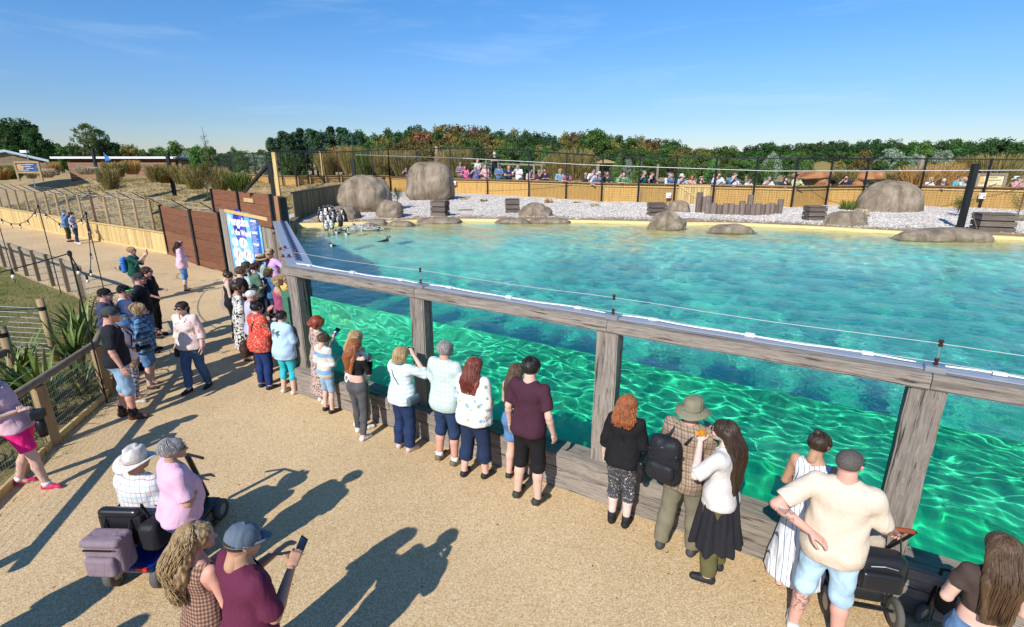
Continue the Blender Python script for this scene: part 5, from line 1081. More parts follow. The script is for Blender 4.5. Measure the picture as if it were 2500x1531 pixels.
# ---------------------------------------------------------------- figures: smooth bodies from blended limbs
def snet(F, org, h):
    """surface nets on a scalar grid, inside negative"""
    s = F < 0; nx, ny, nz = F.shape
    c = np.zeros((nx - 1, ny - 1, nz - 1), np.int8); corners = [(i, j, k) for i in (0, 1) for j in (0, 1) for k in (0, 1)]
    for i, j, k in corners: c += s[i:nx - 1 + i, j:ny - 1 + j, k:nz - 1 + k]
    act = (c > 0) & (c < 8); ai = np.argwhere(act)
    if len(ai) == 0: return np.zeros((0, 3)), np.zeros((0, 4), int)
    idx = -np.ones(act.shape, np.int64); idx[act] = np.arange(len(ai))
    P = np.zeros((len(ai), 3)); W_ = np.zeros(len(ai)); a0 = ai
    for (c0, c1) in [(a, b) for n_, a in enumerate(corners) for b in corners[n_ + 1:] if sum(abs(np.array(a) - np.array(b))) == 1]:
        f0 = F[a0[:, 0] + c0[0], a0[:, 1] + c0[1], a0[:, 2] + c0[2]]; f1 = F[a0[:, 0] + c1[0], a0[:, 1] + c1[1], a0[:, 2] + c1[2]]
        m = (f0 < 0) != (f1 < 0); t = np.where(m, f0 / np.where(m, f0 - f1, 1), 0)[:, None]
        P += np.where(m[:, None], np.array(c0) * (1 - t) + np.array(c1) * t, 0); W_ += m
    V = (P / W_[:, None] + a0) * h + org; Q = []
    for ax in range(3):
        o1, o2 = [(1, 2), (2, 0), (0, 1)][ax]; sl0 = [slice(1, -1)] * 3; sl0[ax] = slice(0, -1); sl1 = [slice(1, -1)] * 3; sl1[ax] = slice(1, None)
        A_, B_ = s[tuple(sl0)], s[tuple(sl1)]; ch = A_ != B_; e = np.argwhere(ch)
        if not len(e): continue
        flip = A_[ch]; g = e.copy(); g[:, o1] += 1; g[:, o2] += 1
        def ix(d1, d2): q = g.copy(); q[:, o1] -= d1; q[:, o2] -= d2; return idx[q[:, 0], q[:, 1], q[:, 2]]
        q = np.stack([ix(1, 1), ix(0, 1), ix(0, 0), ix(1, 0)], 1); q[~flip] = q[~flip][:, ::-1]; Q.append(q)
    return V, np.concatenate(Q)
class Sdf:
    def __init__(s, lo, hi, h):
        s.h = h; s.lo = np.array(lo, float) - 2 * h; n = np.ceil((np.array(hi) + 2 * h - s.lo) / h).astype(int) + 1; s.n = n
        s.F = np.full(n, 1.0, np.float32)
    def cone(s, a, b, r0, r1, k=.02, f=1.0, cut0=False, cut1=False, wob=None):
        """rounded cone from a to b; f flattens it front to back; cut = flat end"""
        a = np.array(a, float); b = np.array(b, float); m = max(r0, r1) + k + 2 * s.h + (.012 if wob else 0)
        lo = np.minimum(a, b) - m; hi = np.maximum(a, b) + m
        i0 = np.clip(np.floor((lo - s.lo) / s.h).astype(int), 0, s.n); i1 = np.clip(np.ceil((hi - s.lo) / s.h).astype(int) + 1, 0, s.n)
        if (i1 <= i0).any(): return s
        X, Y, Z = np.meshgrid(*[s.lo[j] + np.arange(i0[j], i1[j]) * s.h for j in range(3)], indexing='ij')
        d = b - a; L2 = max(1e-9, float(d @ d)); t = ((X - a[0]) * d[0] + (Y - a[1]) * d[1] + (Z - a[2]) * d[2]) / L2; tc = np.clip(t, 0, 1)
        qx, qy, qz = X - a[0] - tc * d[0], (Y - a[1] - tc * d[1]) / f, Z - a[2] - tc * d[2]
        D = np.sqrt(qx * qx + qy * qy + qz * qz) - (r0 + (r1 - r0) * tc)
        if f < 1: D = D * (.5 + .5 * f)
        L = math.sqrt(L2)
        if cut0: D = np.maximum(D, -t * L)
        if cut1: D = np.maximum(D, (t - 1) * L)
        if wob: D = D + wob(X, Y, Z)
        sl = tuple(slice(i0[j], i1[j]) for j in range(3)); F = s.F[sl]
        if k > 0: hh = np.clip(.5 + .5 * (D - F) / k, 0, 1); s.F[sl] = D * (1 - hh) + F * hh - k * hh * (1 - hh)
        else: s.F[sl] = np.minimum(F, D)
        return s
    def grids(s): return np.meshgrid(*[s.lo[j] + np.arange(s.n[j]) * s.h for j in range(3)], indexing='ij')
    def cutz(s, z, above=True, soft=None):
        Z = s.lo[2] + np.arange(s.n[2]) * s.h; D = (Z - z) if above else (z - Z); s.F = np.maximum(s.F, D[None, None, :].astype(np.float32)); return s
    def mesh(s): return snet(s.F, s.lo, s.h)
def vadd(*a): return tuple(sum(q) for q in zip(*a))
# skin
def skin_mat(name, c):
    t = NT(name, .55, .35); v = t.coord('Object'); n = t.noise(v, 9, 4, .6)
    t.color(t.mix(1, t.ramp(n, [(.3, tuple(q * .86 for q in c)), (.7, tuple(min(1, q * 1.08) for q in c))]), (1, 1, 1), 'MULTIPLY'))
    t.b.inputs['Subsurface Weight'].default_value = .08; t.b.inputs['Subsurface Radius'].default_value = (.012, .004, .002); t.b.inputs['Subsurface Scale'].default_value = 1; return t.m
SKIN = {'fair': skin_mat('fair_skin', (.66, .42, .33)), 'pink': skin_mat('sun_reddened_skin', (.62, .32, .24)), 'tan': skin_mat('tanned_skin', (.48, .27, .17)), 'pale': skin_mat('pale_skin', (.72, .52, .44))}
def hair_mat(name, dark, light, rough=.42, st=(38, 38, 2.2)):
    t = NT(name, rough, .45); v = t.coord('Object', st); n = t.noise(v, 1.4, 5, .7, .6); t.color(t.ramp(n, [(.3, dark), (.7, light)])); t.bump(n, .6, .01); return t.m
HAIR = {'black': hair_mat('black_hair', (.006, .005, .005), (.022, .018, .017)), 'dark': hair_mat('dark_brown_hair', (.016, .009, .006), (.06, .034, .02)), 'brown': hair_mat('brown_hair', (.045, .024, .012), (.15, .085, .045)), 'blond': hair_mat('blonde_hair', (.26, .16, .065), (.62, .45, .24)),
        'grey': hair_mat('grey_hair', (.13, .12, .115), (.42, .40, .38)), 'red': hair_mat('red_hair', (.15, .022, .010), (.42, .09, .04)), 'ginger': hair_mat('ginger_hair', (.16, .04, .012), (.48, .17, .06)), 'auburn': hair_mat('auburn_hair', (.10, .022, .014), (.28, .07, .045)), 'white': hair_mat('white_hair', (.45, .43, .40), (.75, .72, .68)), 'pepper': hair_mat('cropped_greying_hair', (.05, .040, .035), (.14, .12, .105), .7, (70, 70, 45)), 'curl': hair_mat('curly_dark_blond_hair', (.10, .055, .025), (.52, .36, .18))}
# cloth
def cloth(name, c, rough=.85, fold=.65):
    if ('cloth', name) in _mc: return _mc[('cloth', name)]
    t = NT(name, rough, .2); v = t.coord('Object'); n = t.noise(t.coord('Object', (1, 1, .6)), 6, 3, .45, 1.2); w = t.noise(v, 60, 2, .5)
    if callable(c): c = c(t, v)
    else: c = t.mix(1, t.ramp(w, [(.3, tuple(q * .95 for q in c)), (.7, tuple(min(1, q * 1.04) for q in c))]), (1, 1, 1), 'MULTIPLY')
    t.color(c); t.bump(n, fold, .035); _mc[('cloth', name)] = t.m; return t.m
def _saw(t, x, freq, width, off=0.0):
    q = t.math('FRACT', t.math('ADD', t.math('MULTIPLY', x, freq), off + 50)); return t.math('LESS_THAN', q, width)
def _uv(t, v):      # girth and height coordinates that do not smear across the back
    s3 = t.sep(v); return t.math('ADD', s3[0], t.math('MULTIPLY', s3[1], .75)), s3[2]
def plaid(base, l1, l2, f=14, w=.22):
    def fn(t, v):
        u, z = _uv(t, v); c = t.mix(t.math('MULTIPLY', _saw(t, u, f, w), .6), base, l1); c = t.mix(t.math('MULTIPLY', _saw(t, z, f, w), .6), c, l1)
        c = t.mix(t.math('MULTIPLY', _saw(t, u, f, .07, .5), .8), c, l2); return t.mix(t.math('MULTIPLY', _saw(t, z, f, .07, .5), .8), c, l2)
    return fn
def hstripe(a, b, f=10, w=.5, c3=None):
    def fn(t, v):
        z = t.sep(v)[2]; c = t.mix(_saw(t, z, f, w), a, b); return t.mix(_saw(t, z, f / 2, .25), c, c3) if c3 else c
    return fn
def vstripe(a, b, f=22, w=.14):
    def fn(t, v): u, z = _uv(t, v); return t.mix(_saw(t, u, f, w), a, b)
    return fn
def spots(base, cols, f=14, size=.35, dist=.0, stretch=(1, 1, 1)):
    def fn(t, v):
        vv = t.coord('Object', stretch); q = t.n('TexVoronoi'); q.inputs['Scale'].default_value = f; t.l(vv, q.inputs[0]); s3 = t.sep(q.outputs['Color'])
        nn = t.noise(vv, f * 1.6, 3, .6); d = t.math('ADD', q.outputs['Distance'], t.math('MULTIPLY', t.math('SUBTRACT', nn, .5), .35))
        c = t.ramp(s3[0], [(i / len(cols), c_) for i, c_ in enumerate(cols)], 'CONSTANT'); on = t.math('MULTIPLY', t.math('LESS_THAN', d, size), t.math('LESS_THAN', s3[1], .8)); return t.mix(on, base, c)
    return fn
def swirl(a, b, f=7, w=.5, c3=None):
    def fn(t, v):
        q = t.noise(v, f, 2, .5, 2.2); c = t.mix(t.ramp(q, [(w - .02, 0), (w + .02, 1)]), a, b)
        if c3: e = t.noise(v, f * 2.3, 2, .5, 3); c = t.mix(t.ramp(e, [(.60, 0), (.63, 1)]), c, c3)
        return c
    return fn
def denim(c):
    def fn(t, v): n = t.noise(t.coord('Object', (1, 1, .5)), 6, 5, .65); return t.ramp(n, [(.3, tuple(q * .7 for q in c)), (.7, tuple(min(1, q * 1.35) for q in c))])
    return fn
BLK, NAVY, WHT = (.012, .012, .014), (.012, .022, .055), (.74, .74, .74)
# hands, heads and shoes are shaped once and reused
def _bbox(P, m): P = np.array(P); return P.min(0) - m, P.max(0) + m
def make_hand(kind, h=.0052):
    """palm at the origin pointing +Z away from the wrist, thumb towards +X, palm facing +Y"""
    s = Sdf((-.06, -.04, -.03), (.08, .09, .20), h)
    s.cone((0, 0, -.02), (0, 0, .02), .024, .027, .01, .72); s.cone((-.020, 0, .02), (-.022, 0, .078), .016, .015, .012, .75); s.cone((.020, 0, .02), (.020, 0, .08), .018, .015, .012, .75); s.cone((0, 0, .02), (0, 0, .08), .018, .016, .012, .75)
    curl = {'relax': .5, 'grip': 1.45, 'flat': .12}[kind]
    for x, l, c in ((.028, .070, .9), (.0095, .078, 1.0), (-.0095, .073, 1.08), (-.027, .058, 1.18)):
        p = np.array((x, 0, .082)); a = curl * .35 * c; seg = [l * .46, l * .30, l * .24]; r = .0088
        for i, L in enumerate(seg):
            q = p + L * np.array((x * .12, math.sin(a), math.cos(a))); s.cone(p, q, r, r * .93, .003); p = q; r *= .93; a += curl * (.75 if i == 0 else .6) * c
    p = np.array((.030, .004, .022)); 
    for q, r0, r1 in (((.052, .018, .050), .0125, .011), ((.058, .030, .078), .011, .0095), ((.052, .044 if kind != 'flat' else .034, .100), .0095, .008)): s.cone(p, q, r0, r1, .004); p = np.array(q)
    return s.mesh()
HAND = {k: make_hand(k) for k in ('relax', 'grip', 'flat')}
def make_head(fem, h=.0075):
    """head of a 1.70 m person, centre at the origin, looking +Y"""
    s = Sdf((-.12, -.14, -.30), (.12, .14, .14), h); k = .92 if fem else 1
    s.cone((0, -.014, .024), (0, .002, .020), .080, .077, .02, 1.22)
    s.cone((0, .028, -.045), (0, .052, -.066), .050 * k, .038 * k, .03); s.cone((0, .03, -.005), (0, .05, -.02), .062 * k, .052 * k, .03)
    s.cone((0, .088, -.085), (0, .083, -.088), .014 * k, .016, .02)
    s.cone((0, .092, .012), (0, .117, -.024), .007, .0115, .008); s.cone((-.011, .103, -.027), (.011, .103, -.027), .008, .008, .005)
    s.cone((-.019, .094, -.052), (.019, .094, -.052), .0075, .0075, .006); s.cone((-.016, .090, -.062), (.016, .090, -.062), .0078, .0078, .006)
    for x in (-1, 1):
        s.cone((x * .050, .083, .030), (x * .020, .095, .026), .009, .009, .012); s.cone((x * .076, .000, .006), (x * .085, -.014, .016), .008, .011, .005, 1.3); s.cone((x * .076, .002, -.014), (x * .079, -.004, -.006), .008, .009, .005)
        s.cone((x * .040, .070, -.022), (x * .034, .074, -.030), .022 * k, .020, .02)
    s.cone((0, -.026, -.05), (0, -.040, -.14), .050 * (.90 if fem else 1.08), .050 * (.88 if fem else 1.08), .025)
    return s.mesh()
HEAD = {True: make_head(True), False: make_head(False)}
def xform(V, M, sc_=1.0):
    M3 = np.array(M.to_3x3()); return (V * sc_) @ M3.T + np.array(M.translation)
def frame(z, y):
    """rotation whose +Z is z and whose +Y is near y"""
    z = Vector(z).normalized(); y = Vector(y); x = y.cross(z); x = x.normalized() if x.length > 1e-4 else z.orthogonal().normalized(); y = z.cross(x); return Matrix((x, y, z)).transposed()
_shoe = {}
def shoe_mesh(kind, m_up, m_sole, h=.011):
    k = (kind, m_up.name, m_sole.name)
    if k in _shoe: return _shoe[k]
    s = Sdf((-.07, -.12, -.02), (.07, .22, .17), h)
    s.cone((0, -.035, .045), (0, .06, .045), .046, .043, .02); s.cone((0, .06, .040), (.004, .150, .030), .042, .036, .02)
    if kind == 'boot': s.cone((0, -.02, .05), (0, -.015, .14), .046, .050, .02, 1, False, True)
    elif kind == 'sandal': s = Sdf((-.07, -.12, -.02), (.07, .22, .17), .009); s.cone((0, -.03, .030), (.0, .07, .026), .037, .038, .02); s.cone((0, .06, .028), (.004, .135, .020), .037, .030, .02)
    else: s.cone((0, -.03, .05), (0, -.02, .085), .042, .042, .015, 1, False, True)
    F = s; F.cutz(0.0, False); V, Q = F.mesh(); me = npmesh('shoe', V, Q, [m_up, m_sole], True)
    zc = V[Q].mean(1)[:, 2]; me.polygons.foreach_set('material_index', (zc < (.024 if kind != 'sandal' else .018)).astype(np.int32)); _shoe[k] = me; return me
SOLE_W, SOLE_B = plain('white_rubber_sole', (.72, .70, .66), .6), plain('dark_rubber_sole', (.02, .02, .02), .7)
GLASS_D = plain('dark_lens', (.008, .008, .01), .12, .6)
ARM = {  # elbow and wrist offsets from the shoulder (x outward), in a 1.70 m body
 'down': ((.06, -.04, -.27), (.09, .03, -.51)), 'down2': ((.09, -.07, -.26), (.10, .02, -.49)), 'cross': ((.07, .02, -.28), (-.13, .17, -.24)), 'front': ((.06, .03, -.28), (-.05, .22, -.26)), 'hold': ((.06, .05, -.27), (-.07, .26, -.12)), 'phone': ((.07, .14, -.24), (-.10, .30, -.03)),
 'face': ((.12, .16, -.17), (-.07, .22, .08)), 'face2': ((.15, .10, -.18), (-.06, .22, .06)), 'hip': ((.22, -.12, -.20), (.06, -.08, -.39)), 'hipback': ((.23, -.17, -.20), (-.01, -.20, -.31)), 'reach': ((.08, .02, -.28), (.06, .26, -.38)), 'rail': ((.10, .16, -.24), (-.06, .38, -.22)), 'out': ((.18, .02, -.22), (.30, .18, -.34)), 'shade': ((.18, .16, -.10), (-.05, .17, .17)),
 'mouth': ((.16, .14, -.16), (-.10, .22, .04)), 'around': ((.10, -.10, -.25), (.30, -.14, -.22)), 'bag': ((.05, -.03, -.27), (-.02, .16, -.36)), 'push': ((.09, -.02, -.28), (.10, .20, -.46))}
def person(pos, face, height, label, *, fem=True, skin='fair', build=1.0, hair=('short', 'brown'), top=None, top_kind='tee', sleeve=.55, loose=.018, bottom=None, bot_kind='trousers', hem=.1, dress=None, arms=('down', 'down'), stance=.11, step=.0, shoe=('shoe', BLK, 'b'),
           look=0.0, nod=0.0, hat=None, glasses=False, lean=0.0, h=.0135, group=None, hands=('relax', 'relax'), sit=False, extra=None, socks=None, low=False, detail=True, midriff=False, beard=None, ground=0.0, midz=None, child=False, hunch=0.0, strands=None):
    S = height / 1.70; t = empty('person', (pos[0], pos[1], ground), -R(face), label, 'person', group); b = 1 + (build - 1) * .72; seed = (int(abs(pos[0]) * 977 + abs(pos[1]) * 313)) % 9973; r = random.Random(seed)
    hw = .172 if fem else .190; sh = hw * (1 + .25 * (b - 1)); shz = 1.395; hipz = .90 if not sit else .50; legx = .088 * (1 + .3 * (b - 1)); dz = hipz - .90; ln = lambda z: (z + dz - .9 - dz) * math.tan(R(lean)) 
    hd = 1.12 if child else 1.0
    def tz(z): return (0.0, ln(z), z + dz)
    chest = (.150 if fem else .160) * b; waist = (.122 if fem else .140) * (b ** 1.3); hips = (.160 if fem else .150) * b; fd = .66 if b < 1.25 else .74
    hc = Vector(tz(1.585)) + Vector((0, .035 + hunch, 0)); HR = Matrix.Rotation(-R(look), 3, 'Z') @ Matrix.Rotation(-R(nod), 3, 'X')
    # limb joints
    feet = []
    if sit: legs = [((-legx, 0, hipz), (-legx * 1.1, .40, hipz + .02), (-legx * 1.1, .46, .10)), ((legx, 0, hipz), (legx * 1.1, .40, hipz + .02), (legx * 1.1, .46, .10))]
    else: legs = [((sx * legx * .95, 0, .88), (sx * (legx * .5 + stance * .5), .025 + sx * step * .45, .48), (sx * stance, -.025 + sx * step, .085)) for sx in (-1, 1)]
    shp = [Vector((sx * (sh - .012), ln(shz) + hunch * .5, shz + dz)) for sx in (-1, 1)]; arm = []
    for sx, p, an in ((-1, shp[0], arms[0]), (1, shp[1], arms[1])):
        e, w_ = ARM[an] if isinstance(an, str) else an; arm.append((p, p + Vector((sx * e[0], e[1], e[2])), p + Vector((sx * w_[0], w_[1], w_[2]))))
    allp = [q for l in legs for q in l] + [tuple(q) for a in arm for q in a] + [(0, 0, 1.70 + dz)]
    lo, hi = _bbox(allp, .22); lo[2] = max(lo[2], -.01)
    def torso(s, off, z0, z1, wob=None, flare=0.0):
        k = .05
        if z0 < 1.02: s.cone(tz(max(.90, z0)), tz(1.03), hips + off + flare, (hips * .55 + waist * .45) + off + flare * .6, k, fd + .06, cut0=False, wob=wob)
        s.cone(tz(1.02), tz(1.12), (hips * .5 + waist * .5) + off + flare * .5, waist + off, k, fd, wob=wob); s.cone(tz(1.12), tz(1.29), waist + off, chest + off * .8, k, fd, wob=wob)
        if not (child): s.cone((-.075, ln(1.27) + .045 * b, 1.25 + dz), (-.075, ln(1.27) + .045 * b, 1.27 + dz), (.068 if fem else .058) * b + off, (.06) * b + off, .04); s.cone((.075, ln(1.27) + .045 * b, 1.25 + dz), (.075, ln(1.27) + .045 * b, 1.27 + dz), (.068 if fem else .058) * b + off, .06 * b + off, .04)
        if b > 1.15: s.cone((0, ln(1.05) + .05 * b, 1.04 + dz), (0, ln(1.1) + .05 * b, 1.14 + dz), .12 * b + off, .11 * b + off, .05)
        s.cone(tuple(shp[0] + Vector((.03, -.01, -.035))), tuple(shp[1] + Vector((-.03, -.01, -.035))), .062 * b ** .4 + off * .8, .062 * b ** .4 + off * .8, .04); s.cone(tz(1.30), (0, ln(1.40) + hunch * .4, 1.405 + dz), chest * .86 + off * .5, .075 + off * .3, .05, .7)
    def seatp(s, off):
        for sx in (-1, 1): s.cone((sx * .072 * b, ln(.9) - .055 * b, .905 + dz), (sx * .074 * b, ln(.9) - .050 * b, .93 + dz), .088 * b + off, .082 * b + off, .04)
    def leg(s, off, zend, wob=None, off2=None):
        off2 = off if off2 is None else off2
        for hp, kn, an in legs:
            hp, kn, an = map(np.array, (hp, kn, an)); L1 = np.linalg.norm(kn - hp); L2 = np.linalg.norm(an - kn); full = L1 + L2; e = full * (1 - zend)
            r0, r1, r2 = (.088 + (.006 if fem else 0)) * b ** .8, .056 * b ** .5, .040 * b ** .3
            if e <= L1: q = e / L1; s.cone(hp, hp + (kn - hp) * q, r0 + off, r0 + (r1 - r0) * q + off2, .03, cut1=True, wob=wob)
            else:
                q = (e - L1) / L2; s.cone(hp, kn, r0 + off, r1 + (off + off2) / 2, .03, wob=wob); mid = kn + (an - kn) * min(.35, q) + np.array((0, -.012, 0)); s.cone(kn, mid, r1 + (off + off2) / 2, .057 * b ** .5 + off2 * .8, .02, wob=wob)
                s.cone(mid, kn + (an - kn) * q, .057 * b ** .5 + off2 * .8, .057 * b ** .5 + (r2 - .057 * b ** .5) * max(0, (q - .35) / .65) + off2, .02, cut1=True, wob=wob)
    def arms_(s, off, frac, wob=None, end=0.0):
        for p, e, w_ in arm:
            p, e, w_ = map(np.array, (p, e, w_)); L1 = np.linalg.norm(e - p); L2 = np.linalg.norm(w_ - e); tot = (L1 + L2) * frac; ru, re, rw = (.050 if not fem else .046) * b ** .7, .038 * b ** .5, .027 * b ** .3
            if tot <= L1 and frac < .999: q = tot / L1; s.cone(p, p + (e - p) * q, ru + off, ru + (re - ru) * q + off + end, .025, cut1=True, wob=wob)
            else:
                q = min(1, (tot - L1) / L2); s.cone(p, e, ru + off, re + off, .025, wob=wob); m_ = e + (w_ - e) * min(.25, q); s.cone(e, m_, re + off, .040 * b ** .5 + off, .015, wob=wob); s.cone(m_, e + (w_ - e) * q, .040 * b ** .5 + off, .040 * b ** .5 + (rw - .040 * b ** .5) * q + off + end, .015, cut1=frac < .999, wob=wob)
    # skin body
    s = Sdf(lo, hi, h); torso(s, -.008, .8, 1.4); seatp(s, -.006); leg(s, 0, .0); arms_(s, 0, 1.0)
    for hp, kn, an in legs:
        an = np.array(an); s.cone(an, an + np.array((0, .07, -.045)), .036, .03, .02)
    nr = .047 if fem else .060 * b ** .4; s.cone(tz(1.36), tuple(hc + Vector((0, -.030, -.07))), nr * 1.15, nr, .035); V, Q = s.mesh(); VV = [V]; QQ = [Q]; n = len(V)
    hm = HR.to_4x4(); hm.translation = hc; HV, HQ = HEAD[fem]; VV.append(xform(HV, hm, hd)); QQ.append(HQ + n); n += len(HV)
    wr = []
    for i, (p, e, w_) in enumerate(arm):
        d = (w_ - e).normalized(); yv = Vector((0, .25, .0)) + Vector(((1 if i == 0 else -1) * .9, 0, 0)) if abs(d.z) > .6 else Vector(((1 if i == 0 else -1) * .3, 0, -1))
        f3 = frame(d, yv); M4 = f3.to_4x4(); M4.translation = w_ + d * .012; hv, hq = HAND[hands[i]]; hv = hv.copy()
        if i == 1: hv[:, 0] *= -1; hq = hq[:, ::-1]
        VV.append(xform(hv, M4, 1.0 if not fem else .92)); QQ.append(hq + n); n += len(hv); wr.append((w_ + d * .09, f3))
    me = npmesh('body', np.concatenate(VV) * S, np.concatenate(QQ), SKIN[skin], True); link('body', me, t)
    ph = r.uniform(0, 6)
    def folds(a, fz=34, tw=9): return lambda X, Y, Z: a * (np.sin(Z * fz + 3.0 * np.sin(X * tw + ph) + 2.0 * np.sin(Y * 11 + ph * 2)) * .6 + np.sin(X * 30 + Z * 17 + ph) * .4)
    def out(name, s, mat, smooth=True):
        V, Q = s.mesh(); o = link(name, npmesh(name, V * S, Q, mat, smooth), t); return o
    # lower garment
    if bottom is not None:
        s = Sdf(lo, hi, h); o = .013 + (.004 if bot_kind != 'leggings' else -.004)
        if bot_kind == 'skirt':
            s.cone(tz(.60), tz(1.0), .26 * b, hips + .012, .03, .8, cut0=True, wob=folds(.010, 4, 30)); s.cutz(1.06 + dz)
        else:
            wide = {'trousers': .020, 'wide': .040, 'jeans': .011, 'leggings': .005, 'shorts': .023, 'capri': .020, 'baggy': .034}[bot_kind]
            leg(s, o, hem, folds(.004), wide); seatp(s, o); s.cone(tz(.90), tz(1.03), hips + o, hips * .6 + waist * .4 + o, .05, fd + .06); s.cutz((1.05 if not midriff else 1.0) + dz)
        out({'shorts': 'shorts', 'skirt': 'skirt', 'leggings': 'leggings'}.get(bot_kind, 'trousers'), s, bottom)
    # upper garment
    if top is not None:
        s = Sdf(lo, hi, h); wb = folds(.0065); zlow = {'tee': .86, 'long': .78, 'crop': 1.12, 'tank': .92, 'blouse': .84, 'strap': .95}[top_kind] if midz is None else midz
        torso(s, loose, zlow, 1.4, wb, flare=loose * .8)
        lw = max(loose, .026)
        if zlow < .9: s.cone(tz(zlow), tz(1.0), hips + lw * 1.5, hips + lw * 1.1, .04, fd + .1, cut0=True, wob=wb); seatp(s, lw)
        if sleeve > 0: arms_(s, loose * .75, sleeve, wb, end=.012)
        s.cutz(zlow + dz, False)
        if top_kind in ('strap', 'tank'):
            X, Y, Z = s.grids(); s.F = np.maximum(s.F, (Z - (1.36 + dz) + .9 * np.maximum(0, np.abs(X) - .10)).astype(np.float32)) if top_kind == 'tank' else np.maximum(s.F, (Z - (1.30 + dz)).astype(np.float32))
        elif top_kind == 'crop': X, Y, Z = s.grids(); s.F = np.maximum(s.F, (Z - (1.385 + dz) - 0 * X).astype(np.float32))
        else:
            X, Y, Z = s.grids(); nk = np.sqrt(X ** 2 + (Y - ln(1.44) - .03) ** 2) * .9; s.F = np.maximum(s.F, np.minimum((.057 if fem else .064) - nk, Z - (1.36 + dz)).astype(np.float32)); 
        out({'crop': 'cropped_top', 'tank': 'vest_top', 'strap': 'vest_top'}.get(top_kind, 'shirt'), s, top)
    if dress is not None:
        s = Sdf(lo - np.array((.12, .12, 0)), hi + np.array((.12, .12, 0)), h); mat, zl, wd, slv = dress; wb = folds(.008, 5, 34); torso(s, .012, .9, 1.4, folds(.004)); seatp(s, .010)
        s.cone((0, 0, zl + dz), tz(1.02), wd, (hips * .6 + waist * .4) + .012, .05, .82, cut0=True, wob=wb)
        if slv > 0: arms_(s, .016, slv, folds(.003))
        s.cutz(zl + dz, False); X, Y, Z = s.grids(); nk = np.sqrt(X ** 2 + (Y - .03) ** 2) * .85; s.F = np.maximum(s.F, np.minimum(.085 - nk, Z - (1.34 + dz)).astype(np.float32))
        if slv <= 0: s.F = np.maximum(s.F, (np.minimum(np.abs(X) - .135, Z - (1.22 + dz))).astype(np.float32))
        out('dress', s, mat)
    # shoes, socks
    su = plain('shoe_%s' % '_'.join('%02d' % int(q * 99) for q in shoe[1]), shoe[1], .6); sm = SOLE_W if shoe[2] == 'w' else SOLE_B
    for i, (hp, kn, an) in enumerate(legs):
        o = link('boot' if shoe[0] == 'boot' else ('sandal' if shoe[0] == 'sandal' else 'shoe'), shoe_mesh(shoe[0], su, sm), t); o.location = (an[0] * S, an[1] * S, 0 if not sit else (an[2] - .085) * S); o.scale = (S * (1.0 if not fem else .92),) * 3; o.rotation_euler = (0, 0, R((-12 if i else 12) + r.uniform(-6, 6)))
        if socks: MB().tube([(an[0] * S, an[1] * S, .06 * S), (an[0] * S, an[1] * S, socks[1] * S)], [.048 * S * b ** .3, .050 * S * b ** .4], 14).build('sock', socks[0], t, smooth=True)
    # face
    def hp_(p): return (hc + HR @ (Vector(p) * hd)) * S
    if detail:
        for x in (-1, 1):
            MB().lathe([(0, -.0115), (.009, -.007), (.0115, 0), (.009, .007), (0, .0115)], 8).build('eye', M_EYE, t, smooth=True, loc=tuple(hp_((x * .031, .078, .008))))
        m = MB().tube([tuple(hp_((x, .1015 - abs(x) * .25, -.056))) for x in (-.02, -.007, .007, .02)], .0035 * S, 5); m.build('mouth', M_LIP, t)
    if beard:
        s = Sdf((-.09, -.02, -.13), (.09, .12, -.02), .009); s.cone((-.055, .03, -.05), (0, .075, -.082), .030, .034, .02); s.cone((.055, .03, -.05), (0, .075, -.082), .030, .034, .02); V, Q = s.mesh(); M4 = HR.to_4x4(); M4.translation = hc; link('beard', npmesh('beard', xform(V, M4) * S, Q, HAIR[beard], True), t)
    if glasses:
        m = MB()
        for x in (-1, 1):
            c_ = [hp_((x * .031 + .025 * math.cos(a), .108 - .004 * abs(math.cos(a)), .010 + .019 * math.sin(a))) for a in np.linspace(0, 6.283, 12)[:-1]]; m.add([tuple(q) for q in c_], [tuple(range(11))]); m.add([tuple(q + (HR @ Vector((0, .004, 0)))) for q in c_], [tuple(range(11))]); m.tube([tuple(hp_((x * .058, .103, .014))), tuple(hp_((x * .078, .05, .014))), tuple(hp_((x * .082, -.015, .008)))], .003 * S, 5)
        m.tube([tuple(hp_((-.012, .112, .014))), tuple(hp_((.012, .112, .014)))], .003 * S, 4); m.build('sunglasses', GLASS_D, t)
    # hair
    style, hcol = hair
    if style != 'bald':
        hh = .0095; s = Sdf((-.24, -.26, -.74), (.24, .20, .22), hh) if style in ('long', 'curly', 'wavy') else Sdf((-.15, -.2, -.26), (.15, .15, .24), .0065 if style == 'crop' else hh)
        amp = {'curly': .006, 'wavy': .006, 'bob': .003, 'short': .003, 'long': .0035, 'bun': .003, 'tail': .003, 'fluffy': .008, 'crop': .0015}[style]
        def wob(X, Y, Z): th = np.arctan2(Y + .02, X); return amp * (np.sin(th * 26 + 3 * np.sin(Z * 25 + ph)) * .6 + .5 * np.sin(th * 47 + Z * 40 + ph) + (np.sin(X * 75 + ph) * np.sin(Y * 71) * np.sin(Z * 68 + ph) * 1.2 if style in ('curly', 'fluffy') else 0))
        vol = {'curly': .014, 'wavy': .016, 'bob': .020, 'short': .011, 'long': .012, 'bun': .009, 'tail': .009, 'fluffy': .019, 'crop': .001}[style]
        s.cone((0, -.016, .028), (0, .002, .026), .082 + vol, .079 + vol, .02, 1.2, wob=wob)
        X, Y, Z = s.grids(); faceq = np.sqrt((X / .070) ** 2 + ((Y - .098) / .072) ** 2 + ((Z + .028) / .098) ** 2) - 1; s.F = np.maximum(s.F, (-faceq * .06).astype(np.float32))
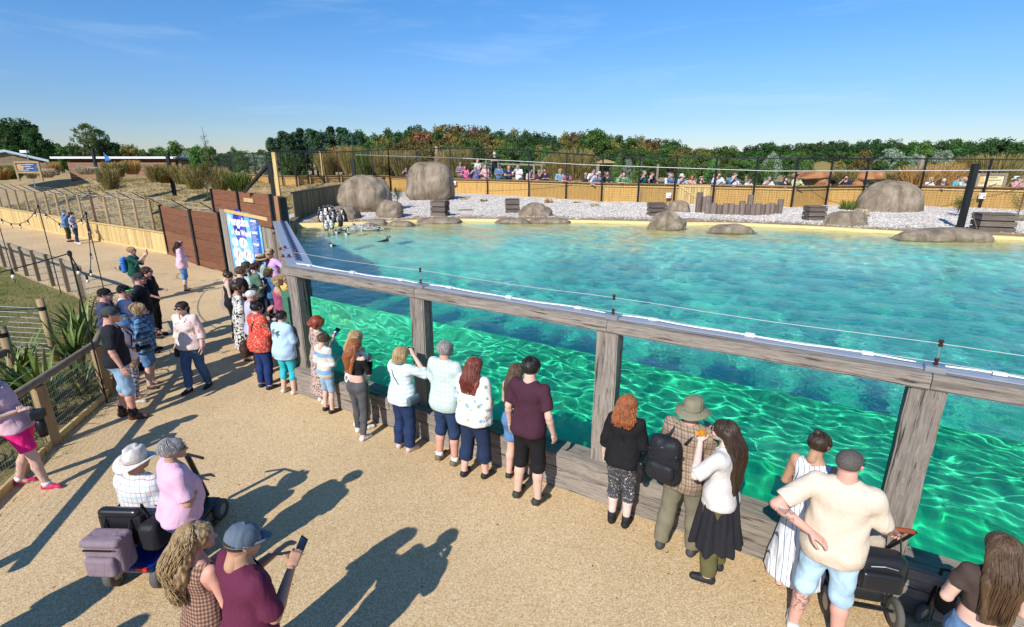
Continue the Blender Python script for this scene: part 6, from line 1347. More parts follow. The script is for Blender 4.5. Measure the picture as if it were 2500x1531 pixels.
        low = {'short': -.055, 'crop': -.018, 'fluffy': -.07, 'bun': -.04, 'tail': -.04}.get(style, -.08); s.F = np.maximum(s.F, (low - Z - np.maximum(0, Y) * .9).astype(np.float32)) if style in ('short', 'crop', 'bun', 'tail', 'fluffy') else s.F
        if style in ('bob', 'fluffy'):
            for x in (-1, 0, 1): s.cone((x * .056, -.045, -.0), (x * .058, -.05 + .02 * abs(x), -.085 if style == 'bob' else -.06), .048 + vol * .4, .040 + vol * .3, .03, wob=wob)
            if style == 'bob': s.cutz(-.115, False)
        if style in ('long', 'wavy', 'curly'):
            Ln = {'long': .40, 'wavy': .30, 'curly': .30}[style] if midz is None or True else 0; Ln = strands[0] if strands else Ln; wd_ = strands[1] if strands else 1.0
            for x in (-1, -.4, .4, 1): s.cone((x * .054, -.050, .0), (x * .070 * wd_, -.125 - .02 * (1 - abs(x)), -min(.20, Ln * .6)), .046 + vol * .5, (.038 + vol * .5) * wd_, .03, wob=wob); s.cone((x * .070 * wd_, -.125 - .02 * (1 - abs(x)), -min(.20, Ln * .6)), (x * .064 * wd_, -.165 if not child else -.13, -Ln), (.038 + vol * .5) * wd_, .018 + vol * .3, .03, wob=wob)
        if style == 'bun': s.cone((0, -.075, .105), (0, -.085, .125), .036, .034, .012, wob=wob)
        if style == 'tail': s.cone((0, -.115, .02), (0, -.14, -.04), .022, .030, .01, wob=wob); s.cone((0, -.14, -.04), (0, -.125, -.19), .030, .012, .015, wob=wob)
        V, Q = s.mesh(); M4 = HR.to_4x4(); M4.translation = hc; ho = link('hair', npmesh('hair', xform(V, M4, hd) * S, Q, HAIR[hcol], True), t)
        if detail and style in ('long', 'wavy', 'curly', 'bob', 'fluffy', 'bun', 'tail', 'short'):
            mbk = MB(); ns = {'curly': 560, 'wavy': 280, 'long': 260, 'bob': 220, 'fluffy': 330, 'short': 210, 'bun': 150, 'tail': 130}[style]; Ln = (strands[0] if strands else {'curly': .34, 'wavy': .30, 'long': .38}.get(style, .10)); wd_ = strands[1] if strands else 1.0
            for i in range(ns):
                a = r.uniform(-.15, math.pi + .15) + math.pi if style not in ('short', 'fluffy', 'bun', 'tail') else r.uniform(0, 6.283); rad = .083 + vol + r.uniform(-.004, .005) * (2.5 if style == 'fluffy' else 1); pts = []; th0 = r.uniform(.1, .9); n_ = 22 if style == 'curly' else (12 if style in ('wavy', 'fluffy') else 8); L_ = Ln * r.uniform(.8, 1.06); pc = r.uniform(0, 6.28); am = {'curly': .013, 'wavy': .008, 'fluffy': .008}.get(style, .003); fr = {'curly': r.uniform(4, 6.5), 'wavy': 2.4, 'fluffy': 2.0}.get(style, 1); out_ = r.uniform(0, .030) if style == 'curly' else r.uniform(0, .010) * (style in ('fluffy', 'wavy'))
                a0_ = a; tend = r.uniform(1.15, 1.8) if style in ('short', 'fluffy') else (1.75 if style in ('bun', 'tail') else 1.55)
                for j in range(n_ + 1):
                    q = j / n_; a = a0_ + (.5 * q if style in ('short', 'fluffy') else 0); ph_ = th0 + (tend - th0) * min(1, q / (.35 if style in ('long', 'wavy', 'curly', 'bob') else 1.0)); x = rad * math.sin(ph_) * math.cos(a); y = -.012 + rad * 1.2 * math.sin(ph_) * math.sin(a); z = .028 + rad * math.cos(ph_)
                    if style in ('long', 'wavy', 'curly', 'bob') and q > .35: u = (q - .35) / .65; dn = L_ if style != 'bob' else .12; z -= dn * u; x *= (1 + (wd_ - 1) * u) * (1 - .10 * u); y = y * (1 - .45 * u) - .125 * min(1, u * dn / .16)
                    if style == 'bun' : x *= 1 - .2 * q
                    x *= 1 + out_ * 6 * min(1, q * 2); y -= out_ * min(1, q * 2) * (1 if y < .02 else 0); c_, s_ = math.cos(pc + fr * 6.28 * q), math.sin(pc + fr * 6.28 * q); am2 = am * min(1, q * 3); pts.append(tuple((hc + HR @ (Vector((x + am2 * c_, y + am2 * s_ * .6, z + am2 * s_ * .4)) * hd)) * S))
                if style in ('short', 'bun', 'tail', 'fluffy') and pts[-1][2] / S < hc.z - .07: pass
                fy = (HR.inverted() @ (Vector(pts[-1]) / S - hc))
                if fy.y > .045 and style not in ('bun', 'tail'): continue
                mbk.tube(pts, [(.0040 if style == 'curly' else .0032) * S] * (len(pts) - 1) + [.001], 3, caps=False)
            if mbk.n: tag(mbk.build('hair_strands', HAIR[hcol], t, smooth=True), kind='stuff')
    if hat: make_hat(t, hat, hc, HR, S, hd)
    t['_hc'] = 0; info = dict(t=t, S=S, hc=hc, HR=HR, shp=shp, wr=wr, arm=arm, legs=legs, hips=hips, waist=waist, chest=chest, fd=fd, dz=dz)
    del t['_hc']; return info
M_EYE = plain('dark_eye', (.02, .015, .012), .2, .5); M_LIP = plain('lip', (.42, .14, .12), .5)
def make_hat(t, hat, hc, HR, S, hd=1.0):
    kind, mat = hat[0], hat[1]; M4 = HR.to_4x4(); M4.translation = hc; parts = []
    def put(mb, name, m): 
        o = mb.build(name, m, t, smooth=True); o.data.transform(Matrix.Scale(S, 4) @ M4 @ Matrix.Scale(hd, 4)); return o
    if kind == 'cap':
        m = MB(); m.lathe([(.101, .018), (.103, .045), (.098, .080), (.076, .112), (.04, .128), (0, .132)], 24, (0, -.008, 0), .86, 1.03)
        v = []; n = 12
        for j in range(n + 1):
            a = R(28) + R(124) * j / n; v += [(.100 * math.cos(a), .098 * math.sin(a) - .008, .032), (.100 * math.cos(a) * 1.0, .098 * math.sin(a) + .075 * max(0, math.sin((a - R(28)) / R(124) * math.pi)) ** .6, .022), (.100 * math.cos(a) * 1.0, .098 * math.sin(a) + .075 * max(0, math.sin((a - R(28)) / R(124) * math.pi)) ** .6, .017), (.100 * math.cos(a), .098 * math.sin(a) - .008, .024)]
        f = [(j * 4 + k, j * 4 + (k + 1) % 4, j * 4 + 4 + (k + 1) % 4, j * 4 + 4 + k) for j in range(n) for k in range(4)]; hm = m
        o = put(hm, 'cap', mat); b = MB().add(v, f); brim = put(b, 'cap_brim', hat[2] if len(hat) > 2 else mat); brim.parent = o
        for k in range(5):
            pass
        put(MB().lathe([(.010, .138), (.008, .144), (0, .146)], 8, (0, -.008, 0)), 'cap_button', mat).parent = o
        ct = put(MB().tube([(.093 * math.cos(a), .104 * math.sin(a) - .008, .020) for a in np.linspace(0, 6.283, 25)], .004, 5), 'cap_seam', mat); ct.parent = o
    else:
        bw, bz, ch, cw = {'sun': (.19, .012, .13, .108), 'cowboy': (.185, .02, .165, .100), 'bucket': (.155, -.02, .115, .108), 'bush': (.175, .008, .13, .106)}[kind]; n = 36; m = MB(); v = []; prof = [(cw * 1.02, .02), (cw, .07), (cw * .90, ch * .88), (cw * .62, ch), (0, ch * (.93 if kind == 'cowboy' else 1.0))]
        for r_, z in prof:
            for j in range(n):
                a = 6.2832 * j / n; zz = z; 
                if kind == 'cowboy' and z > ch * .8: zz = z - .045 * max(0, 1 - abs(math.cos(a)) * 1.8) * (r_ > .01) - .045 * (r_ < .01)
                v.append((r_ * math.cos(a) * .86, r_ * math.sin(a) * 1.06 - .006, zz + .01))
        f = [(i * n + j, i * n + (j + 1) % n, (i + 1) * n + (j + 1) % n, (i + 1) * n + j) for i in range(len(prof) - 1) for j in range(n)]; m.add(v, f)
        v = []
        for r_ in (cw * 1.0, cw + (bw - cw) * .5, bw, bw, cw + (bw - cw) * .5, cw):
            th = .0 if len(v) < 3 * n else -.005
            for j in range(n):
                a = 6.2832 * j / n; q = (r_ - cw) / (bw - cw); up = {'cowboy': .030 * math.cos(2 * a) * q, 'sun': .012 * math.sin(3 * a) * q - .018 * q, 'bucket': -.045 * q, 'bush': .014 * math.cos(2 * a) * q - .018 * q}[kind]
                v.append((r_ * math.cos(a) * .92, r_ * math.sin(a) * 1.06 - .006, .026 + (bz - .02) * q + up + th))
        f = [(i * n + j, i * n + (j + 1) % n, (i + 1) * n + (j + 1) % n, (i + 1) * n + j) for i in range(5) for j in range(n)]; m.add(v, f)
        o = put(m, 'hat', mat); band = MB().lathe([(cw * 1.03, .035), (cw * 1.035, .050), (cw * 1.01, .062)], n, (0, -.006, 0), .87, 1.07); put(band, 'hat_band', hat[2] if len(hat) > 2 else mat).parent = o
# ---------------------------------------------------------------- things people carry (each a thing of its own)
def place_at(inf, p):      # a point in the person's own frame to the world
    t = inf['t']; return Matrix.Translation(t.location) @ Matrix.Rotation(t.rotation_euler.z, 4, 'Z') @ Vector((p[0] * inf['S'], p[1] * inf['S'], p[2] * inf['S']))
def strap_path(inf, side, to=(.19, .0, .86), front=False):
    """a strap across the body from one shoulder to the opposite hip, lying on the torso"""
    P = []; s0 = inf['shp'][0 if side < 0 else 1]
    for q in np.linspace(0, 1, 12):
        x = s0.x * .62 * (1 - q) + (-side) * to[0] * q; z = 1.42 * (1 - q) + to[2] * q + inf['dz']; w = np.interp(z - inf['dz'], [.85, 1.03, 1.12, 1.3, 1.38, 1.44], [inf['hips'], inf['waist'] * 1.1, inf['waist'], inf['chest'], inf['chest'] * .8, .05]) + .026
        y = w * inf['fd'] * math.sqrt(max(.02, 1 - min(1, (x / (w + .03)) ** 2))) + .012; P.append((x, (y if front else -y), z))
    return P
def bag(inf, kind, mat, label, side=1, cat='bag', z=.86, strap=True, group=None, size=(.15, .06, .12)):
    t = inf['t']; o = empty(kind, tuple(t.location), t.rotation_euler.z, label, cat, group); S = inf['S']; hx = -side * (inf['hips'] + .04 + size[1] * .5); c = (hx, -.02, z - .06)
    s = Sdf((c[0] - .15, c[1] - .2, c[2] - .2), (c[0] + .15, c[1] + .2, c[2] + .2), .013); a, b_, h_ = size
    for zz in (-1, 1): s.cone((c[0], c[1] - a * .5, c[2] + zz * h_ * .45), (c[0], c[1] + a * .5, c[2] + zz * h_ * .45), b_ * .55, b_ * .55, .03)
    s.cone((c[0], c[1] - a * .45, c[2]), (c[0], c[1] + a * .45, c[2]), b_ * .8, b_ * .8, .05); V, Q = s.mesh(); link('bag_body', npmesh('bag_body', V * S, Q, mat, True), o)
    if strap:
        P = [(0, 0, 0)]
        for fr in (False, True):
            pts = [tuple(Vector(p) * S) for p in strap_path(inf, side, front=fr, to=(inf['hips'] * .95, 0, z))]; MB().tube(pts, .009 * S, 6).build('strap', mat, o, smooth=True)
    return o
def backpack(inf, mat, label, size=(.30, .16, .42), mat2=None, z=1.18, off=.0):
    t = inf['t']; S = inf['S']; o = empty('backpack', tuple(t.location), t.rotation_euler.z, label, 'backpack'); w, d, h_ = size; y = -(inf['chest'] * inf['fd']) - .03 - d / 2; z += inf['dz']
    s = Sdf((-w, y - d, z - h_ * .8), (w, y + d, z + h_ * .8), .013)
    for x in (-1, 1): s.cone((x * (w / 2 - d * .42) + off, y, z - h_ / 2 + d * .42), (x * (w / 2 - d * .42) * .8 + off, y, z + h_ / 2 - d * .42), d * .46, d * .42, .04)
    s.cone((off, y, z - h_ * .3), (off, y, z + h_ * .28), d * .5, d * .46, .05); V, Q = s.mesh(); link('pack_body', npmesh('pack_body', V * S, Q, mat, True), o)
    s = Sdf((-w, y - d * 1.3, z - h_ * .6), (w, y, z + h_ * .3), .012); s.cone((-w * .26 + off, y - d * .42, z - h_ * .22), (w * .26 + off, y - d * .42, z - h_ * .22), .058, .058, .02); s.cone((-w * .24 + off, y - d * .42, z - h_ * .1), (w * .24 + off, y - d * .42, z - h_ * .1), .055, .055, .03); V, Q = s.mesh(); link('front_pocket', npmesh('front_pocket', V * S, Q, mat2 or mat, True), o)
    for x in (-1, 1):
        for q in (-.15, .12): MB().tube([tuple(Vector((off + x * w * .50, y + d * .2, z + h_ * q)) * S), tuple(Vector((off + x * w * .44, y - d * .40, z + h_ * (q + .04))) * S), tuple(Vector((off + x * w * .20, y - d * .60, z + h_ * (q + .02))) * S)], .006 * S, 4).build('side_strap', M_BLACK, o)
    for x in (-1, 1):
        P = [(x * .09 + off * .5, y + d * .4, z + h_ * .36), (x * .105, -.05, 1.445 + inf['dz']), (x * .115, .03, 1.44 + inf['dz']), (x * .125, inf['chest'] * inf['fd'] + .035, 1.33 + inf['dz']), (x * .15, inf['chest'] * inf['fd'] * .8 + .03, 1.15 + inf['dz']), (x * .15, -.10, 1.02 + inf['dz'])]
        MB().tube([tuple(Vector(p) * S) for p in P], .014 * S, 6).build('strap', mat, o, smooth=True)
    MB().tube([tuple(Vector(p) * S) for p in ((off - .03, y + d * .2, z + h_ * .47), (off, y + d * .2, z + h_ * .53), (off + .03, y + d * .2, z + h_ * .47))], .008 * S, 5).build('grab_loop', mat, o)
    for q in (.10, .20): MB().tube([tuple(Vector((off + w * .40 * math.sin(a), y - d * .46 + abs(math.sin(a)) * d * .16, z + h_ * (q - .05) + .09 * math.cos(a))) * S) for a in np.linspace(-1.4, 1.4, 9)], .004 * S, 4).build('zip', M_STEEL, o)
    return o
def gadget(inf, which, kind, mat, label, tilt=0):
    """phone, camera, cup or bottle closed in a hand"""
    w_, f3 = inf['wr'][which]; p = place_at(inf, w_); o = empty(kind, tuple(p), inf['t'].rotation_euler.z, label, {'phone': 'phone', 'camera': 'camera', 'beer_cup': 'cup', 'juice_bottle': 'bottle', 'small_book': 'book'}[kind])
    if kind == 'phone': MB().box((0, .03, .03), (.075, .010, .155), rx=R(tilt)).build('case', mat, o); MB().box((0, .024, .03), (.066, .002, .14), rx=R(tilt)).build('screen', GLASS_D, o)
    elif kind == 'small_book': MB().box((0, .02, .03), (.13, .014, .17), rx=R(tilt)).build('cover', mat, o); MB().box((-.02, .0115, .04), (.05, .002, .07), rx=R(tilt)).build('paper_label', M_WHITE, o)
    elif kind == 'camera':
        MB().box((0, .02, 0), (.13, .06, .09)).build('camera_body', mat, o); MB().lathe([(0, 0), (.036, 0), (.038, .09), (.045, .10), (.045, .15), (.038, .15), (.03, .145), (0, .14)], 16, (0, 0, 0), M=Matrix.Rotation(R(-90), 4, 'X')).build('lens', mat, o, loc=(0, .045, 0), smooth=True); MB().box((0, .02, .055), (.05, .05, .03)).build('viewfinder', mat, o)
    elif kind == 'beer_cup': MB().lathe([(0, -.05), (.028, -.05), (.036, .04), (0, .04)], 16).build('beer', mat, o, smooth=False); MB().lathe([(.029, -.052), (.039, .062), (.0375, .062)], 16).build('clear_cup', M_WHITE if False else plain('clear_plastic', (.75, .78, .78), .1), o) if False else MB().lathe([(.036, .04), (.039, .062), (.0372, .062)], 16).build('cup_rim', M_WHITE, o)
    else:
        Mx = Matrix.Rotation(R(-68), 4, 'Y'); MB().lathe([(0, -.10), (.034, -.10), (.036, -.09), (.036, .03), (.030, .06), (.016, .085), (.016, .10)], 16, M=Mx).build('juice', mat, o, smooth=True); MB().lathe([(.018, .095), (.018, .12), (0, .12)], 14, M=Mx).build('cap', plain('orange_cap', (.85, .22, .03), .4), o)
    return o
# ---------------------------------------------------------------- the visitors near the window and on the path
def at(px, py, hgt): return G(px, py, hgt)
C = cloth
def PP(px, py, hgt, face, label, **k): return person(at(px, py, hgt), face, hgt, label, **k)
SH_W = ('shoe', (.70, .70, .68), 'w'); SH_B = ('shoe', (.02, .02, .022), 'b'); SH_BW = ('shoe', (.03, .032, .03), 'w'); SH_N = ('shoe', (.02, .03, .07), 'b'); SAND = ('sandal', (.28, .16, .10), 'b'); SK_W = plain('white_sock', (.72, .72, .72), .8); SK_B = plain('black_sock', (.02, .02, .02), .8)
DEN_L, DEN_M, DEN_D = C('light_denim', denim((.26, .40, .54))), C('mid_denim', denim((.09, .17, .30))), C('dark_denim', denim((.030, .055, .11)))
# row along the window, from the corner to the right
a = PP(769, 774, 1.55, 48, 'woman with a red bob in a long speckled dress beside the striped boy', skin='fair', build=1.08, hair=('bob', 'red'), dress=(C('speckled_dress', spots((.46, .34, .29), [(.06, .035, .03), (.12, .08, .06)], 34, .42)), .22, .27, .95), arms=('cross', 'hold'), shoe=SH_W, nod=28, look=20, glasses=False, stance=.09)
gadget(a, 1, 'small_book', plain('navy_cover', (.02, .05, .16)), 'thin navy folder held up by the woman in the speckled dress', -50)
bag(a, 'shoulder_bag', plain('pink_beige_leather', (.55, .36, .32)), 'small pink beige shoulder bag on the woman with the red bob', side=-1, size=(.12, .06, .10))
PP(785, 817, 1.36, 35, 'boy in a blue and cream striped top with denim shorts', fem=False, child=True, build=.82, hair=('short', 'brown'), top=C('boy_stripes', hstripe((.60, .54, .40), (.20, .36, .68), 7, .52, (.60, .66, .74))), sleeve=.62, loose=.03, bottom=DEN_L, bot_kind='shorts', hem=.50, arms=('down', 'front'), shoe=SH_B, nod=15, midz=.80)
PP(863, 808, 1.60, 40, 'woman with long pale blond hair and green capri trousers behind the red haired girl', hair=('long', 'blond'), top=C('white_brown_floral', spots((.74, .72, .68), [(.22, .17, .15), (.45, .38, .34)], 9, .36)), top_kind='blouse', sleeve=.7, loose=.028, bottom=C('sage_capri', (.17, .26, .15)), bot_kind='capri', hem=.28, arms=('front', 'cross'), shoe=SH_W, build=1.05)
PP(862, 829, 1.55, 22, 'girl with long copper hair in a black off shoulder top and grey jeans', hair=('long', 'ginger'), top=C('black_knit', BLK), top_kind='crop', sleeve=.9, loose=.012, bottom=C('washed_black_denim', denim((.085, .085, .088))), bot_kind='jeans', hem=.02, arms=('front', 'hold'), stance=.13, step=-.10, shoe=SH_W, build=.85, midriff=True, look=18)
a = PP(975, 850, 1.56, 32, 'woman in a pale striped tee and navy trousers holding her phone up to photograph', hair=('bob', 'blond'), top=C('pale_stripe_tee', hstripe((.74, .78, .78), (.50, .64, .68), 16, .45)), top_kind='blouse', sleeve=.50, loose=.036, bottom=C('navy_linen', (.018, .035, .095)), bot_kind='wide', hem=.02, arms=('shade', 'shade'), hands=('grip', 'grip'), build=1.12, shoe=('shoe', (.55, .45, .42), 'w'))
t = a['t']; o = empty('phone', tuple(place_at(a, (0, .22, 1.60))), t.rotation_euler.z, 'phone held up in landscape by the woman in the pale striped tee', 'phone'); MB().box((0, 0, 0), (.16, .01, .08)).build('case', plain('black_phone', BLK, .4), o); MB().box((0, -.006, 0), (.148, .002, .07)).build('screen', GLASS_D, o)
bag(a, 'shoulder_bag', plain('grey_blue_leather', (.10, .15, .18)), 'slim grey blue bag slung across the woman in the pale striped tee', side=-1, size=(.18, .05, .10), z=.98)
PP(1083, 835, 1.77, 32, 'grey haired man in a pale green check shirt and navy shorts', fem=False, hair=('short', 'grey'), skin='pink', build=1.08, top=C('pale_green_plaid', plaid((.52, .62, .58), (.40, .55, .60), (.62, .62, .44), 15)), sleeve=.46, loose=.032, bottom=C('navy_shorts', (.022, .045, .10)), bot_kind='shorts', hem=.44, arms=('front', 'front'), shoe=('shoe', (.16, .12, .08), 'w'), socks=(SK_W, .13), midz=.80, stance=.13)
a = PP(1155, 876, 1.67, 30, 'woman with wavy dark red hair in a white floral blouse holding a beer', hair=('wavy', 'auburn'), top=C('white_floral_blouse', spots((.76, .75, .71), [(.24, .42, .55), (.62, .40, .18), (.24, .36, .28)], 12, .30)), top_kind='blouse', sleeve=.72, loose=.042, bottom=C('navy_crop', (.018, .032, .075)), bot_kind='wide', hem=.22, arms=('front', 'bag'), hands=('relax', 'grip'), build=1.18, shoe=SH_B, strands=(.30, 1.25), stance=.14, step=.05)
gadget(a, 1, 'beer_cup', plain('amber_beer', (.65, .32, .04), .15), 'clear cup of amber beer in the hand of the woman in the floral blouse')
tag(MB().tube([tuple(place_at(a, (a['hc'].x + .07 * math.cos(q) * 1.2, a['hc'].y + .03 + .06 * math.sin(q), a['hc'].z + .112))) for q in np.linspace(.2, 2.9, 8)], .007, 5).build('sunglasses', GLASS_D), 'dark sunglasses pushed up on the dark red hair of the woman in the floral blouse', 'sunglasses')
PP(1259, 890, 1.62, 36, 'young woman in denim shorts with her arm round the man in the maroon tee', hair=('long', 'brown'), top=C('dark_ditsy_top', spots((.03, .018, .02), [(.50, .20, .18), (.55, .42, .30)], 26, .35)), top_kind='strap', sleeve=0, loose=.010, bottom=C('mid_blue_denim', denim((.10, .22, .42))), bot_kind='shorts', hem=.62, arms=('hold', ((.06, -.10, -.26), (.30, -.13, -.36))), hands=('relax', 'grip'), shoe=SH_BW, build=.95, stance=.09)
PP(1294, 875, 1.87, 32, 'black haired man in a plain maroon tee and black shorts', fem=False, hair=('short', 'black'), skin='fair', build=1.0, top=C('maroon_tee', (.060, .020, .034)), sleeve=.42, loose=.016, bottom=C('black_shorts', BLK), bot_kind='shorts', hem=.46, arms=('down', 'down2'), shoe=('shoe', (.035, .042, .03), 'w'), stance=.13)
a = PP(1533, 969, 1.60, 30, 'young woman with curly copper hair in a black blouse and patterned shorts', hair=('curly', 'ginger'), skin='pale', top=C('black_blouse', BLK), top_kind='long', sleeve=.66, loose=.03, bottom=C('grey_scrawl_shorts', swirl((.05, .05, .055), (.06, .06, .065), 8, .5, (.5, .48, .46))), bot_kind='shorts', hem=.40, arms=('down', 'front'), shoe=('boot', BLK, 'b'), socks=(SK_B, .16), build=1.05, stance=.09, strands=(.20, 1.2), midz=.86, detail=True)
bag(a, 'shoulder_bag', plain('black_leather', BLK, .35), 'black leather bag hanging at the right hip of the curly copper haired woman', side=-1, size=(.26, .08, .22), z=.95)
a = PP(1692, 979, 1.76, 40, 'man in a brown check shirt and a khaki brimmed hat with a black rucksack', fem=False, hair=('crop', 'pepper'), skin='pink', build=1.08, top=C('brown_check', plaid((.34, .26, .19), (.12, .075, .045), (.10, .06, .04), 15, .24)), sleeve=1.0, loose=.036, bottom=C('khaki_trousers', (.19, .17, .115)), bot_kind='baggy', hem=.01, arms=('front', 'hold'), shoe=('shoe', (.05, .05, .055), 'b'), hat=('bush', C('khaki_hat', (.22, .20, .13))), stance=.15, step=.05, midz=.78)
backpack(a, C('black_nylon_cloth', (.018, .019, .023), .55, .8), 'big black rucksack on one shoulder of the man in the khaki hat', size=(.34, .19, .48), z=1.14, off=-.13)
a = PP(1782, 1030, 1.72, -48, 'young woman with long straight dark hair drinking from an orange bottle', hair=('long', 'dark'), skin='pale', top=C('off_white_tee', (.60, .57, .54)), sleeve=.44, loose=.024, bottom=C('olive_cargo', (.12, .11, .045)), bot_kind='baggy', hem=.02, arms=(('mouth'), 'front'), hands=('grip', 'relax'), glasses=True, shoe=SH_B, build=.98, nod=0, strands=(.56, .85), stance=.12)
s = Sdf((-.45, -.35, .30), (.45, .35, 1.2), .014); s.cone((0, -.02, .42), (0, 0, 1.0), .27, .165, .03, .85, cut0=True, wob=lambda X, Y, Z: .016 * np.sin(np.arctan2(Y, X) * 7 + Z * 3) + .012 * np.sin(np.arctan2(Y, X) * 13)); s.cutz(1.02); V, Q = s.mesh(); link('tied_jacket', npmesh('tied_jacket', V * a['S'], Q, C('black_jacket', (.02, .02, .024)), True), a['t'])
gadget(a, 0, 'juice_bottle', plain('orange_juice', (.80, .36, .015), .2), 'bottle of orange juice lifted to the mouth of the long haired woman')
PP(2003, 1062, 1.68, 46, 'woman with a brown bun in a long white dress with thin blue stripes', hair=('bun', 'dark'), skin='tan', dress=(C('white_striped_dress', vstripe((.74, .74, .76), (.12, .15, .26), 24, .13)), .16, .27, 0), arms=('front', 'cross'), shoe=('sandal', (.60, .36, .28), 'b'), build=1.0, glasses=True, nod=12, look=18, stance=.10)
beige = PP(2082, 1103, 1.84, 33, 'broad man in a cream shirt and pale denim shorts, hand on the pushchair', fem=False, hair=('crop', 'pepper'), skin='pink', build=1.14, top=C('cream_shirt', (.66, .55, .43)), sleeve=.46, loose=.026, bottom=C('pale_denim', denim((.40, .56, .68))), bot_kind='shorts', hem=.46, arms=('hipback', ((.10, .06, -.27), (.20, .30, -.42))), hands=('relax', 'grip'), glasses=True, shoe=SH_W, look=22, stance=.15, h=.012, midz=.80)
PP(2464, 1316, 1.64, 20, 'woman with long brown hair and a short brown top at the lower right corner', hair=('long', 'brown'), skin='fair', top=C('taupe_crop_top', (.065, .045, .038)), top_kind='tee', midz=1.10, sleeve=.28, loose=.010, bottom=DEN_M, bot_kind='jeans', hem=.02, arms=('front', 'front'), shoe=SH_W, build=.98, midriff=True, strands=(.48, 1.05), h=.012)
ti = NT('tattooed_skin', .55, .35); v_ = ti.coord('Object'); q_ = ti.sep(v_); inz = lambda a, b: ti.math('MULTIPLY', ti.math('GREATER_THAN', q_[2], a), ti.math('LESS_THAN', q_[2], b))
msk = ti.math('MAXIMUM', ti.math('MULTIPLY', inz(.24, .44), ti.math('LESS_THAN', q_[0], 0.0)), ti.math('MULTIPLY', inz(.96, 1.30), ti.math('GREATER_THAN', ti.math('ABSOLUTE', q_[0]), .30)))
ti.color(ti.mix(ti.math('MULTIPLY', msk, ti.ramp(ti.noise(v_, 17, 5, .7, 1.5), [(.46, 0), (.54, .75)])), (.62, .33, .25), (.10, .09, .10))); [c for c in beige['t'].children if c.name.startswith('body')][0].data.materials[0] = ti.m
# crowd in front of the poster wall
PP(660, 607, 1.80, -145, 'tall man in a lilac tee with dark disc print and tan flat cap', fem=False, hair=('short', 'brown'), skin='pink', top=C('lilac_tee', (.55, .36, .66)), sleeve=.45, bottom=C('khaki_shorts_b', (.30, .25, .17)), bot_kind='shorts', hem=.45, arms=('hip', 'down'), hat=('cap', C('tan_cap', (.36, .30, .19))), shoe=SH_B, look=-35, build=1.08)
PP(634, 622, 1.66, 40, 'woman in a wide straw sun hat beside the man in lilac', hair=('wavy', 'dark'), top=C('teal_grey_top', (.30, .40, .40)), sleeve=.4, bottom=NAVY and C('navy_plain', NAVY), arms=('front', 'front'), hat=('sun', C('straw_hat', (.42, .30, .15)), C('black_band', BLK)), h=.016)
PP(597, 640, 1.66, 55, 'person in a dark green glossy cap in front of the poster', fem=False, hair=('short', 'brown'), top=C('pale_teal_shirt', (.42, .56, .58)), sleeve=.5, bottom=C('navy_plain', NAVY), arms=('front', 'front'), hat=('cap', C('green_cap', (.015, .06, .045), .4)), h=.016)
PP(617, 643, 1.66, 40, 'woman with a dark brown ponytail and a green top under the straw hat', hair=('tail', 'dark'), top=C('moss_green_top', (.09, .16, .12)), sleeve=.5, bottom=C('navy_plain', NAVY), arms=('hold', 'front'), h=.016)
PP(583, 651, 1.76, 60, 'bearded man with brown hair in a black tee with folded arms', fem=False, hair=('short', 'brown'), top=C('black_tee', (.016, .017, .022)), sleeve=.45, bottom=C('charcoal_shorts', (.04, .04, .045)), bot_kind='shorts', hem=.45, arms=('cross', 'cross'), beard='brown', build=1.12, h=.015)
a = PP(551, 663, 1.60, 62, 'woman with a dark bun and black vest, pale pink tote on her arm', hair=('bun', 'dark'), top=C('black_tee', (.016, .017, .022)), top_kind='tank', sleeve=.2, bottom=C('black_leggings', BLK), bot_kind='leggings', hem=.03, arms=('front', 'cross'), nod=20, h=.016)
o = empty('tote_bag', tuple(place_at(a, (-.30, -.05, .82))), a['t'].rotation_euler.z, 'flat pale pink tote bag at the left of the crowd', 'bag'); MB().box((0, 0, 0), (.07, .34, .26)).build('bag_body', plain('pale_pink_leather', (.62, .46, .40), .5), o); MB().tube([(0, -.12, .12), (.02, -.10, .34), (.04, 0, .46), (.02, .10, .34), (0, .12, .12)], .010, 6).build('strap', plain('pale_pink_leather', (.62, .46, .40), .5), o)
PP(574, 690, 1.66, 55, 'woman in a white dress with bold black leaf print', hair=('bun', 'dark'), skin='tan', dress=(C('black_white_print', swirl((.66, .64, .60), (.012, .012, .012), 11, .53)), .28, .24, .5), arms=('cross', 'cross'), h=.015, build=1.08, shoe=SAND)
PP(652, 655, 1.50, 40, 'short person in a lime bandana and denim jacket', hair=('bob', 'brown'), top=C('blue_denim_jacket', denim((.05, .14, .28))), sleeve=.95, loose=.03, bottom=DEN_D, arms=('front', 'front'), hat=('cap', C('lime_bandana', (.48, .60, .03))), h=.016)
PP(674, 676, 1.62, 55, 'woman with short blond grey hair in a raspberry vest top', hair=('fluffy', 'blond'), skin='tan', top=C('raspberry_vest', (.34, .075, .16)), top_kind='tank', sleeve=0, loose=.026, bottom=C('floral_skirt', spots((.04, .06, .05), [(.5, .3, .32), (.3, .36, .3)], 22, .34)), bot_kind='skirt', arms=('front', 'phone'), hem=.3, build=1.1, h=.0145)
PP(692, 668, 1.58, 50, 'person in a yellow patterned shirt pressed against the first frame post', hair=('fluffy', 'blond'), top=C('yellow_pattern', spots((.55, .44, .14), [(.30, .22, .08)], 16, .3)), sleeve=.6, bottom=C('navy_plain', NAVY), arms=('hold', 'face'), h=.016)
